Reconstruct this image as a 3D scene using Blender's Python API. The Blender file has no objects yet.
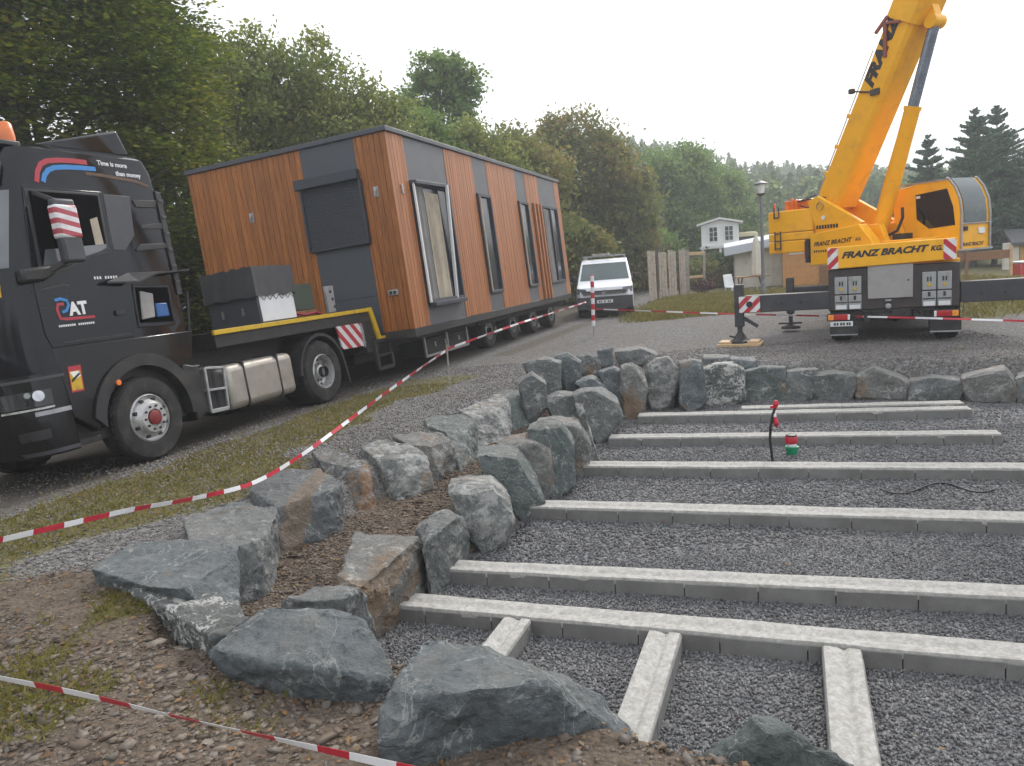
import bpy, bmesh, math, random
import numpy as np
from mathutils import Vector, Matrix, noise

random.seed(7)
RNG = np.random.default_rng(11)
scene = bpy.context.scene
COL = scene.collection

# ------------------------------------------------------------------ camera
W_PX, H_PX, F_PX = 1024, 766, 750.0
ROLL = math.radians(4.5)
PITCH = math.atan((383 - 268) / F_PX * math.cos(ROLL))
CAM = np.array([0.0, 0.0, 1.9])
FWD = np.array([0, math.cos(PITCH), -math.sin(PITCH)])
_r0 = np.array([1.0, 0, 0]); _u0 = np.cross(_r0, FWD)
RGT = math.cos(ROLL) * _r0 - math.sin(ROLL) * _u0
UPV = math.sin(ROLL) * _r0 + math.cos(ROLL) * _u0

def ray(px, py):
    return FWD + RGT * (px - 512) / F_PX - UPV * (py - 383) / F_PX
def at(px, py, z=0.0):
    d = ray(px, py); t = (z - CAM[2]) / d[2]
    return CAM + d * t
def aty(px, py, Y):
    d = ray(px, py)
    return CAM + d * (Y / d[1])
def hz(px):
    return 268 - (px - 512) * math.tan(ROLL)

cam_d = bpy.data.cameras.new('camera'); cam = bpy.data.objects.new('camera', cam_d); COL.objects.link(cam)
cam_d.sensor_width = 36; cam_d.lens = 36 * F_PX / W_PX; cam_d.clip_start = 0.05; cam_d.clip_end = 3000
m = Matrix.Identity(4)
for i in range(3):
    m[i][0] = RGT[i]; m[i][1] = UPV[i]; m[i][2] = -FWD[i]; m[i][3] = CAM[i]
cam.matrix_world = m
scene.camera = cam

# ------------------------------------------------------------------ materials
def _nt(name):
    mt = bpy.data.materials.new(name); mt.use_nodes = True
    nt = mt.node_tree; b = nt.nodes['Principled BSDF']
    return mt, nt, b
def _ramp(nt, stops, fac):
    r = nt.nodes.new('ShaderNodeValToRGB'); e = r.color_ramp.elements
    while len(e) < len(stops): e.new(0.5)
    for i, (p, c) in enumerate(stops):
        e[i].position = p; e[i].color = (*c, 1)
    nt.links.new(fac, r.inputs[0]); return r.outputs[0]
def _noise(nt, scale, detail=4, rough=.6, vec=None, coord='Object', dist=0):
    n = nt.nodes.new('ShaderNodeTexNoise'); n.inputs['Scale'].default_value = scale
    n.inputs['Detail'].default_value = detail; n.inputs['Roughness'].default_value = rough
    n.inputs['Distortion'].default_value = dist
    if vec is None:
        tc = nt.nodes.new('ShaderNodeTexCoord'); vec = tc.outputs[coord]
    nt.links.new(vec, n.inputs['Vector']); return n.outputs['Fac']
def _mix(nt, fac, a, b, mode='MIX'):
    mx = nt.nodes.new('ShaderNodeMix'); mx.data_type = 'RGBA'; mx.blend_type = mode
    for sock, v in ((mx.inputs['Factor'], fac), (mx.inputs['A'], a), (mx.inputs['B'], b)):
        if hasattr(v, 'is_linked') or hasattr(v, 'links'): nt.links.new(v, sock)
        elif isinstance(v, (int, float)): sock.default_value = v
        else: sock.default_value = (*v, 1)
    return mx.outputs['Result']
def _math(nt, op, a, b=None, c=None):
    n = nt.nodes.new('ShaderNodeMath'); n.operation = op
    for i, v in enumerate((a, b, c)):
        if v is None: continue
        if hasattr(v, 'links'): nt.links.new(v, n.inputs[i])
        else: n.inputs[i].default_value = v
    return n.outputs[0]
def _bump(nt, b, h, strength=.4, dist=.02):
    bp = nt.nodes.new('ShaderNodeBump'); bp.inputs['Strength'].default_value = strength
    bp.inputs['Distance'].default_value = dist
    nt.links.new(h, bp.inputs['Height']); nt.links.new(bp.outputs[0], b.inputs['Normal'])

def mat(name, col, rough=.5, metal=0, var=.15, scale=6, bump=0, bscale=40, coat=0, dirt=None, dscale=3, dlev=(.5, .75), spec=.5):
    mt, nt, b = _nt(name)
    n = _noise(nt, scale)
    lo = tuple(c * (1 - var) for c in col); hi = tuple(min(1, c * (1 + var)) for c in col)
    c = _ramp(nt, [(.3, lo), (.7, hi)], n)
    if dirt is not None:
        n2 = _noise(nt, dscale, 6, .65)
        f = _ramp(nt, [(dlev[0], (0, 0, 0)), (dlev[1], (1, 1, 1))], n2)
        c = _mix(nt, f, c, dirt)
        r = _ramp(nt, [(dlev[0], (rough,) * 3), (dlev[1], (min(1, rough + .35),) * 3)], n2)
        nt.links.new(r, b.inputs['Roughness'])
    else:
        r = _ramp(nt, [(.3, (max(0, rough - .06),) * 3), (.7, (min(1, rough + .08),) * 3)], n)
        nt.links.new(r, b.inputs['Roughness'])
    nt.links.new(c, b.inputs['Base Color'])
    b.inputs['Metallic'].default_value = metal
    b.inputs['Coat Weight'].default_value = coat
    b.inputs['Specular IOR Level'].default_value = spec
    if bump: _bump(nt, b, _noise(nt, bscale, 5), bump, .01)
    return mt

def stripe_mat(name, a, b_, direction, width, rough=.45, phase=0):
    """two colours in straight stripes across the object's own coordinates"""
    mt, nt, b = _nt(name)
    tc = nt.nodes.new('ShaderNodeTexCoord')
    dp = nt.nodes.new('ShaderNodeVectorMath'); dp.operation = 'DOT_PRODUCT'
    nt.links.new(tc.outputs['Object'], dp.inputs[0]); dp.inputs[1].default_value = direction
    v = _math(nt, 'ADD', _math(nt, 'DIVIDE', dp.outputs['Value'], 2 * width), phase)
    f = _math(nt, 'GREATER_THAN', _math(nt, 'FRACT', v), .5)
    c = _mix(nt, f, a, b_)
    n = _noise(nt, 9, 5)
    c = _mix(nt, _ramp(nt, [(.5, (0, 0, 0)), (.8, (.5, .5, .5))], n), c, (.25, .22, .2))
    nt.links.new(c, b.inputs['Base Color']); b.inputs['Roughness'].default_value = rough
    return mt

def wood_clad(name, axis, board, cols):
    """stained boards: tone changes from board to board, grain along z"""
    mt, nt, b = _nt(name)
    tc = nt.nodes.new('ShaderNodeTexCoord'); sx = nt.nodes.new('ShaderNodeSeparateXYZ')
    nt.links.new(tc.outputs['Object'], sx.inputs[0])
    idx = _math(nt, 'FLOOR', _math(nt, 'DIVIDE', sx.outputs[axis], board))
    wn = nt.nodes.new('ShaderNodeTexWhiteNoise'); wn.noise_dimensions = '1D'; nt.links.new(idx, wn.inputs['W'])
    mp = nt.nodes.new('ShaderNodeMapping'); nt.links.new(tc.outputs['Object'], mp.inputs[0])
    mp.inputs['Scale'].default_value = (22, 22, 1.1)
    ad = nt.nodes.new('ShaderNodeVectorMath'); ad.operation = 'ADD'
    nt.links.new(mp.outputs[0], ad.inputs[0]); nt.links.new(wn.outputs['Color'], ad.inputs[1])
    g = _noise(nt, 2.2, 6, .65, vec=ad.outputs[0], dist=.6)
    c = _ramp(nt, [(.25, cols[0]), (.5, cols[1]), (.8, cols[2])], g)
    k = _ramp(nt, [(0, (.72, .70, .68)), (1, (1.0, 1.0, 1.0))], wn.outputs['Value'])
    c = _mix(nt, 1.0, c, k, 'MULTIPLY')
    nt.links.new(c, b.inputs['Base Color']); b.inputs['Roughness'].default_value = .5
    _bump(nt, b, g, .25, .004)
    return mt

def rock_mat(name, base, tint, white=0.0, rust=0.0, seed=0, band=None, face_=None, lichen=0):
    mt, nt, b = _nt(name)
    tc = nt.nodes.new('ShaderNodeTexCoord'); oi = nt.nodes.new('ShaderNodeObjectInfo')
    mp = nt.nodes.new('ShaderNodeMapping'); nt.links.new(tc.outputs['Object'], mp.inputs[0])
    mp.inputs['Location'].default_value = (seed * 3.1, seed * 1.7, seed * .9)
    sc = nt.nodes.new('ShaderNodeVectorMath'); sc.operation = 'ADD'
    m10 = nt.nodes.new('ShaderNodeVectorMath'); m10.operation = 'SCALE'
    nt.links.new(oi.outputs['Random'], m10.inputs[0]); m10.inputs['Scale'].default_value = 37
    nt.links.new(mp.outputs[0], sc.inputs[0]); nt.links.new(m10.outputs[0], sc.inputs[1])
    V = sc.outputs[0]
    n1 = _noise(nt, 3.2, 8, .68, vec=V, dist=.5)
    c = _ramp(nt, [(.3, tuple(x * .55 for x in base)), (.5, base), (.72, tint)], n1)
    n4 = _noise(nt, 26, 6, .7, vec=V)
    c = _mix(nt, 1.0, c, _ramp(nt, [(.3, (.62, .62, .62)), (.7, (1.18, 1.18, 1.18))], n4), 'MULTIPLY')
    # quartz veins
    wv = nt.nodes.new('ShaderNodeTexNoise'); wv.inputs['Scale'].default_value = 1.6; wv.inputs['Detail'].default_value = 5
    wv.inputs['Distortion'].default_value = 1.5
    nt.links.new(V, wv.inputs['Vector'])
    vein = _math(nt, 'LESS_THAN', _math(nt, 'ABSOLUTE', _math(nt, 'SUBTRACT', wv.outputs['Fac'], .5)), .0055)
    c = _mix(nt, _math(nt, 'MULTIPLY', vein, _math(nt, 'MULTIPLY', n4, .8)), c, (.42, .43, .40))
    if rust:
        n2 = _noise(nt, 1.5, 5, .6, vec=V, dist=.6)
        c = _mix(nt, _ramp(nt, [(.62 - rust * .25, (0, 0, 0)), (.70 - rust * .2, (.8, .8, .8))], n2), c, (.20, .125, .065))
    n3 = _noise(nt, 5.5, 10, .78, vec=V)
    c = _mix(nt, _ramp(nt, [(.63 - white * .16, (0, 0, 0)), (.68 - white * .12, (.75, .75, .75))], n3), c, (.42, .42, .40))
    if band:      # a weathered brown stripe running down the stone
        so_ = nt.nodes.new('ShaderNodeSeparateXYZ'); nt.links.new(tc.outputs['Object'], so_.inputs[0])
        w_ = _noise(nt, 4, 5, .6, vec=V)
        q = _math(nt, 'ADD', so_.outputs['X'], _math(nt, 'MULTIPLY', _math(nt, 'SUBTRACT', w_, .5), .22))
        f_ = _math(nt, 'MULTIPLY', _math(nt, 'GREATER_THAN', q, band[0]), _math(nt, 'LESS_THAN', q, band[1]))
        c = _mix(nt, _math(nt, 'MULTIPLY', f_, _math(nt, 'MULTIPLY', n4, 1.15)), c, (.17, .105, .052))
    if face_:     # one split face stained by iron
        g_ = nt.nodes.new('ShaderNodeNewGeometry'); dp = nt.nodes.new('ShaderNodeVectorMath'); dp.operation = 'DOT_PRODUCT'
        nt.links.new(g_.outputs['True Normal'], dp.inputs[0]); dp.inputs[1].default_value = face_
        w_ = _noise(nt, 5, 6, .65, vec=V)
        f_ = _ramp(nt, [(.5, (0, 0, 0)), (.62, (.85, .85, .85))], _math(nt, 'ADD', dp.outputs['Value'], _math(nt, 'MULTIPLY', _math(nt, 'SUBTRACT', w_, .5), .9)))
        c = _mix(nt, f_, c, (.21, .115, .055))
    if lichen:
        l_ = _noise(nt, 16, 10, .75, vec=V, dist=.8); l2 = _noise(nt, 3.2, 3, .5, vec=V)
        f_ = _math(nt, 'GREATER_THAN', _math(nt, 'ADD', l_, _math(nt, 'MULTIPLY', _math(nt, 'SUBTRACT', l2, .5), .55)), .525)
        c = _mix(nt, _math(nt, 'MULTIPLY', f_, .9), c, (.50, .50, .47))
    # earth dusted on the upward faces
    geo = nt.nodes.new('ShaderNodeNewGeometry')
    sep = nt.nodes.new('ShaderNodeSeparateXYZ'); nt.links.new(geo.outputs['Normal'], sep.inputs[0])
    n5 = _noise(nt, 4.5, 6, .7, vec=V)
    f = _math(nt, 'MULTIPLY', _ramp(nt, [(.5, (0, 0, 0)), (1, (.45, .45, .45))], sep.outputs['Z']), _ramp(nt, [(.42, (0, 0, 0)), (.7, (1, 1, 1))], n5))
    c = _mix(nt, f, c, (.19, .17, .145))
    nt.links.new(c, b.inputs['Base Color'])
    nt.links.new(_ramp(nt, [(.3, (.5, .5, .5)), (.7, (.85, .85, .85))], n1), b.inputs['Roughness'])
    h = _math(nt, 'ADD', _math(nt, 'MULTIPLY', n1, 1.5), _math(nt, 'MULTIPLY', _noise(nt, 14, 8, .7, vec=V), .8))
    _bump(nt, b, _math(nt, 'ADD', h, _math(nt, 'MULTIPLY', _noise(nt, 60, 6, .7, vec=V), .25)), .9, .05)
    return mt

def leaf_mat(name, cols, rough=.55, trans=.35, scale=.9):
    mt, nt, b = _nt(name)
    n = _noise(nt, scale, 3, .6)
    geo = nt.nodes.new('ShaderNodeNewGeometry')
    rp = _math(nt, 'ADD', _math(nt, 'MULTIPLY', n, .75), _math(nt, 'MULTIPLY', geo.outputs['Random Per Island'], .3))
    c = _ramp(nt, [(.28, cols[0]), (.5, cols[1]), (.72, cols[2])], rp)
    nt.links.new(c, b.inputs['Base Color']); b.inputs['Roughness'].default_value = rough
    b.inputs['Specular IOR Level'].default_value = .25
    tr = nt.nodes.new('ShaderNodeBsdfTranslucent'); nt.links.new(c, tr.inputs[0])
    ms = nt.nodes.new('ShaderNodeMixShader'); ms.inputs[0].default_value = trans
    out = nt.nodes['Material Output']
    nt.links.new(b.outputs[0], ms.inputs[1]); nt.links.new(tr.outputs[0], ms.inputs[2]); nt.links.new(ms.outputs[0], out.inputs[0])
    return mt

def stone_mat(name, cols):
    """loose stones: every stone its own tone"""
    mt, nt, b = _nt(name)
    geo = nt.nodes.new('ShaderNodeNewGeometry')
    c = _ramp(nt, [(i / (len(cols) - 1), k) for i, k in enumerate(cols)], geo.outputs['Random Per Island'])
    n = _noise(nt, 60, 3)
    c = _mix(nt, 1.0, c, _ramp(nt, [(.3, (.75, .75, .75)), (.7, (1.15, 1.15, 1.15))], n), 'MULTIPLY')
    n6 = _noise(nt, .75, 5, .6)
    c = _mix(nt, 1.0, c, _ramp(nt, [(.35, (.74, .73, .72)), (.65, (1.16, 1.14, 1.10))], n6), 'MULTIPLY')
    nt.links.new(c, b.inputs['Base Color']); b.inputs['Roughness'].default_value = .75
    return mt

M = {}
M['black_paint'] = mat('black_paint', (.009, .009, .010), .14, 0, .2, 2, coat=.16, spec=.32, dirt=(.03, .027, .023), dscale=1.6, dlev=(.6, .95))
M['dark_paint'] = mat('dark_paint', (.009, .010, .014), .07, 0, .12, 1.2, coat=.06, spec=.32)
M['inner_shade'] = mat('inner_shade', (.004, .004, .0045), .95, spec=.02)  # flat black standing for the shade inside open hollows
M['black_plastic'] = mat('black_plastic', (.018, .018, .02), .5, 0, .25, 8, dirt=(.07, .06, .05), dscale=3)
M['grey_plastic'] = mat('grey_plastic', (.05, .052, .06), .5, 0, .2, 6)
M['rubber'] = mat('rubber', (.018, .018, .018), .8, 0, .3, 9, dirt=(.09, .08, .068), dscale=5, bump=.2)
M['chassis'] = mat('chassis', (.022, .021, .021), .6, 0, .3, 7, dirt=(.07, .055, .045), dscale=4, bump=.1)
M['alu'] = mat('alu', (.42, .39, .345), .45, .6, .12, 4, dirt=(.30, .26, .2), dscale=3, bump=.05)
M['steel'] = mat('steel', (.45, .46, .48), .4, .9, .2, 8)
M['galv'] = mat('galv', (.38, .39, .4), .55, .6, .2, 10)
M['silver'] = mat('silver', (.5, .5, .5), .4, .5, .15, 12, dirt=(.12, .1, .08), dscale=7)
M['rim_red'] = mat('rim_red', (.20, .02, .02), .5)
M['orange'] = mat('orange', (.75, .17, .02), .25, coat=.5)
M['amber'] = mat('amber', (.85, .30, .03), .25, coat=.5)
M['red_lens'] = mat('red_lens', (.45, .012, .015), .2, coat=.6)
M['white_lens'] = mat('white_lens', (.75, .77, .78), .12, coat=.6)
M['lamp_glass'] = mat('lamp_glass', (.02, .021, .024), .1, coat=.4)
M['dark_glass'] = mat('dark_glass', (.008, .009, .011), .05, 0, .1, 2, coat=.6)
M['slate_glass'] = mat('slate_glass', (.03, .034, .042), .16, 0, .15, 2, coat=.15, spec=.4)
M['cab_glass'] = mat('cab_glass', (.035, .065, .062), .06, 0, .3, 1.2, coat=.6)
M['pale_glass'] = mat('pale_glass', (.12, .13, .14), .07, 0, .3, 1.5, coat=.5)
M['white'] = mat('white', (.72, .73, .74), .4, 0, .05, 4)
M['van_white'] = mat('van_white', (.70, .72, .76), .22, 0, .04, 2, coat=.6, dirt=(.4, .38, .35), dlev=(.55, .9))
M['txt_white'] = mat('txt_white', (.78, .78, .78), .4, var=.02)
M['txt_dark'] = mat('txt_dark', (.02, .018, .02), .5, var=.05)
M['sw_red'] = mat('sw_red', (.42, .03, .05), .35, var=.05)
M['sw_blue'] = mat('sw_blue', (.03, .22, .55), .35, var=.05)
M['yellow'] = mat('yellow', (.62, .40, .012), .45, var=.12, dirt=(.25, .16, .05), dscale=6, dlev=(.5, .8))
M['crane_yellow'] = mat('crane_yellow', (.92, .45, .008), .38, 0, .04, 2, coat=.2, spec=.35, dirt=(.62, .30, .03), dscale=3.0, dlev=(.5, .9), bump=.02, bscale=6)
M['crane_under'] = M['crane_yellow']
M['crane_dark'] = mat('crane_dark', (.045, .035, .035), .55, 0, .25, 6, dirt=(.08, .06, .05), dscale=4)
M['outrigger'] = mat('outrigger', (.035, .035, .045), .5, 0, .2, 3, dirt=(.08, .075, .07), dscale=2.5)
M['cabinet'] = mat('cabinet', (.36, .37, .37), .5, .2, .12, 5, dirt=(.2, .18, .16), dscale=5)
M['panel_grey'] = mat('panel_grey', (.34, .325, .315), .5, 0, .06, 3, dirt=(.24, .22, .2), dscale=3)
M['lamp_chrome'] = mat('lamp_chrome', (.5, .52, .55), .08, .7, .3, 9)
M['chrome'] = mat('chrome', (.45, .47, .52), .18, .95, .1, 5)
M['rod'] = mat('rod', (.28, .32, .40), .25, .8, .12, 5)
M['hose'] = mat('hose', (.012, .012, .014), .5)
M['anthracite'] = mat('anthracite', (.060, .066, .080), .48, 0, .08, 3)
M['anthracite_side_lit'] = mat('anthracite_side_lit', (.095, .098, .108), .48, 0, .08, 3)  # lighter copy of the grey panel, brighter light on the long side painted in
M['shutter'] = mat('shutter', (.035, .04, .052), .5, 0, .12, 3)
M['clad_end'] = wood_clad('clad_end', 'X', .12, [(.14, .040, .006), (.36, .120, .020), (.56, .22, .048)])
M['clad_side_lit'] = wood_clad('clad_side_lit', 'Y', .12, [(.25, .085, .026), (.44, .165, .056), (.58, .25, .095)])  # same timber as the end, lighter: the lit long side is in the colour
M['curtain'] = mat('curtain', (.40, .35, .27), .9, 0, .25, 2.0, bump=.2, bscale=8)
M['curtain_grey'] = mat('curtain_grey', (.25, .24, .23), .9, 0, .2, 3)
M['tarp'] = mat('tarp', (.055, .055, .06), .62, 0, .2, 4, bump=.5, bscale=7)
M['ply_dark'] = mat('ply_dark', (.05, .055, .065), .55)
M['green_box'] = mat('green_box', (.05, .07, .05), .6)
M['blue'] = mat('blue', (.02, .10, .30), .45)
M['concrete'] = mat('concrete', (.38, .37, .345), .9, 0, .22, 38, bump=.5, bscale=70, dirt=(.24, .228, .20), dscale=17, dlev=(.45, .8))
M['block'] = mat('block', (.20, .197, .19), .92, 0, .16, 5, bump=.5, bscale=90, dirt=(.135, .13, .12), dscale=4, dlev=(.42, .8))
M['old_wood'] = mat('old_wood', (.30, .265, .23), .85, 0, .3, 14, bump=.3, bscale=30, dirt=(.17, .14, .115), dscale=6)
M['pale_wood'] = mat('pale_wood', (.46, .40, .33), .85, 0, .25, 12, bump=.3, bscale=30, dirt=(.28, .23, .18), dscale=5)
M['fresh_wood'] = mat('fresh_wood', (.52, .36, .20), .7, 0, .2, 8, bump=.2)
M['brown_wood'] = mat('brown_wood', (.22, .105, .045), .75, 0, .2, 7, bump=.2)
M['orange_wood'] = mat('orange_wood', (.50, .235, .07), .7, 0, .15, 5)
M['cream'] = mat('cream', (.62, .60, .52), .75, 0, .06, 3, dirt=(.42, .4, .35), dscale=2)
M['white_wood'] = mat('white_wood', (.72, .73, .72), .55, 0, .05, 4)
M['roof_pale'] = mat('roof_pale', (.50, .54, .60), .6, 0, .06, 3)
M['roof_dark'] = mat('roof_dark', (.07, .07, .075), .8)
M['canvas'] = mat('canvas', (.58, .55, .47), .9, 0, .1, 6)
M['red_plastic'] = mat('red_plastic', (.48, .012, .03), .4)
M['green_plastic'] = mat('green_plastic', (.01, .26, .12), .4)
M['tape_red'] = mat('tape_red', (.52, .03, .05), .35, var=.1)
M['tape_white'] = mat('tape_white', (.80, .80, .82), .35, var=.04)
M['bark'] = mat('bark', (.10, .085, .07), .9, 0, .3, 9, bump=.6, bscale=20)
M['brick'] = mat('brick', (.33, .15, .09), .85, 0, .25, 14)
M['lamp_post'] = mat('lamp_post', (.16, .17, .18), .5, .3)
M['tyre_track'] = M['rubber']
M['wstripe'] = stripe_mat('wstripe', (.50, .015, .03), (.75, .75, .75), (.707, 0, .707), .088)
M['wstripe_b'] = stripe_mat('wstripe_b', (.50, .015, .03), (.75, .75, .75), (-.707, 0, .707), .088)
M['wstripe_w'] = stripe_mat('wstripe_w', (.42, .015, .03), (.62, .62, .62), (.707, 0, .707), .095)
M['flag'] = stripe_mat('flag', (.40, .05, .07), (.70, .68, .70), (.22, 0, .975), .052)
M['rock_grey'] = rock_mat('rock_grey', (0.1443, 0.155, 0.152), (0.2215, 0.2297, 0.223), 0.45, 0.1, 1)
M['rock_blue'] = rock_mat('rock_blue', (0.1212, 0.1413, 0.1485), (0.1898, 0.2094, 0.212), 0.25, 0.03, 2)
M['rock_white'] = rock_mat('rock_white', (0.1524, 0.1608, 0.1554), (0.2448, 0.2481, 0.2388), 0.95, 0.2, 3)
M['rock_rust'] = rock_mat('rock_rust', (0.1251, 0.1336, 0.1319), (0.202, 0.2079, 0.2016), .3, .18, 4)
M['rock_tan'] = rock_mat('rock_tan', (0.1725, 0.1738, 0.1646), (0.2551, 0.2538, 0.2399), 0.5, 0.28, 5)
M['rock_teal'] = rock_mat('rock_teal', (0.1139, 0.1374, 0.1313), (0.1824, 0.2056, 0.1948), 0.4, 0.05, 6)
M['rock_stripe'] = rock_mat('rock_stripe', (0.1045, 0.1153, 0.1205), (0.165, 0.1714, 0.17), .1, 0, 7, band=(-.02, .17))
M['rock_rustface'] = rock_mat('rock_rustface', (0.1265, 0.1306, 0.1288), (0.2035, 0.1989, 0.1905), .5, 0, 8, face_=(.62, -.78, .05))
M['rock_lichen'] = rock_mat('rock_lichen', (0.11, 0.1204, 0.1185), (0.1705, 0.1754, 0.17), .0, 0, 9, lichen=1)
M['pad_stone'] = stone_mat('pad_stone', [(0.0657, 0.067, 0.0735), (0.1129, 0.115, 0.1233), (0.1651, 0.1683, 0.1759), (0.2348, 0.2392, 0.2455), (0.1247, 0.1205, 0.1204)])
M['road_stone'] = stone_mat('road_stone', [(0.0976, 0.0927, 0.0927), (0.1647, 0.1586, 0.1586), (0.244, 0.2318, 0.2257), (0.183, 0.1586, 0.1403), (0.305, 0.2928, 0.2928)])
M['soil_stone'] = stone_mat('soil_stone', [(0.0832, 0.0594, 0.0428), (0.1308, 0.0986, 0.0737), (0.1843, 0.1451, 0.1129), (0.1189, 0.1046, 0.0904), (0.2259, 0.1961, 0.1665), (0.0654, 0.0428, 0.0297)])
M['debris'] = stone_mat('debris', [(.06, .043, .03), (.10, .074, .052), (.14, .105, .078), (.085, .06, .042), (.18, .145, .115), (.05, .034, .024)])
M['leaf_litter'] = stone_mat('leaf_litter', [(.10, .055, .028), (.15, .085, .038), (.075, .045, .028), (.22, .12, .04), (.13, .10, .065)])
M['grass'] = leaf_mat('grass', [(.10, .105, .022), (.18, .165, .040), (.28, .225, .085)], scale=1.3)
M['leaf_beech'] = leaf_mat('leaf_beech', [(0.0509, 0.0912, 0.0136), (0.1158, 0.1641, 0.0202), (0.2897, 0.2737, 0.0305)], scale=.55, trans=.48)
M['leaf_mid'] = leaf_mat('leaf_mid', [(0.1085, 0.156, 0.0362), (0.188, 0.2374, 0.0568), (0.3437, 0.3322, 0.0775)], scale=.5, trans=.48)
M['leaf_green'] = leaf_mat('leaf_green', [(0.0905, 0.1583, 0.0421), (0.147, 0.2432, 0.0608), (0.2404, 0.3251, 0.082)], scale=.5, trans=.48)
M['leaf_rust'] = leaf_mat('leaf_rust', [(0.104, 0.154, 0.0386), (0.1802, 0.2074, 0.0513), (0.3234, 0.226, 0.0684)], scale=.35, trans=.48)
M['leaf_dark'] = leaf_mat('leaf_dark', [(0.0443, 0.086, 0.0331), (0.0836, 0.1426, 0.0473), (0.1351, 0.1917, 0.0615)], scale=.6, trans=.3)
M['needle'] = leaf_mat('needle', [(0.0478, 0.1025, 0.0692), (0.0887, 0.1641, 0.1001), (0.1505, 0.2325, 0.123)], scale=.9, trans=.15)
M['forest'] = leaf_mat('forest', [(0.0665, 0.1245, 0.0428), (0.121, 0.1966, 0.0618), (0.257, 0.2948, 0.0832)], scale=.09, trans=.2)

# ------------------------------------------------------------------ object helpers
def tag(o, label=None, cat=None, group=None, kind=None):
    if label: o['label'] = label
    if cat: o['category'] = cat
    if group: o['group'] = group
    if kind: o['kind'] = kind
    return o
def link(o, parent=None):
    COL.objects.link(o)
    if parent is not None: o.parent = parent
    return o
def thing(name, label, cat, loc=(0, 0, 0), rz=0, group=None, mw=None):
    o = bpy.data.objects.new(name, None); o.empty_display_size = .3; COL.objects.link(o)
    if mw is not None: o.matrix_world = mw
    else:
        o.location = loc; o.rotation_euler = (0, 0, rz)
    return tag(o, label, cat, group)
def copy_tree(o, parent=None):
    c = o.copy(); COL.objects.link(c)
    if parent is not None: c.parent = parent
    for ch in list(o.children): copy_tree(ch, c)
    return c

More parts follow.
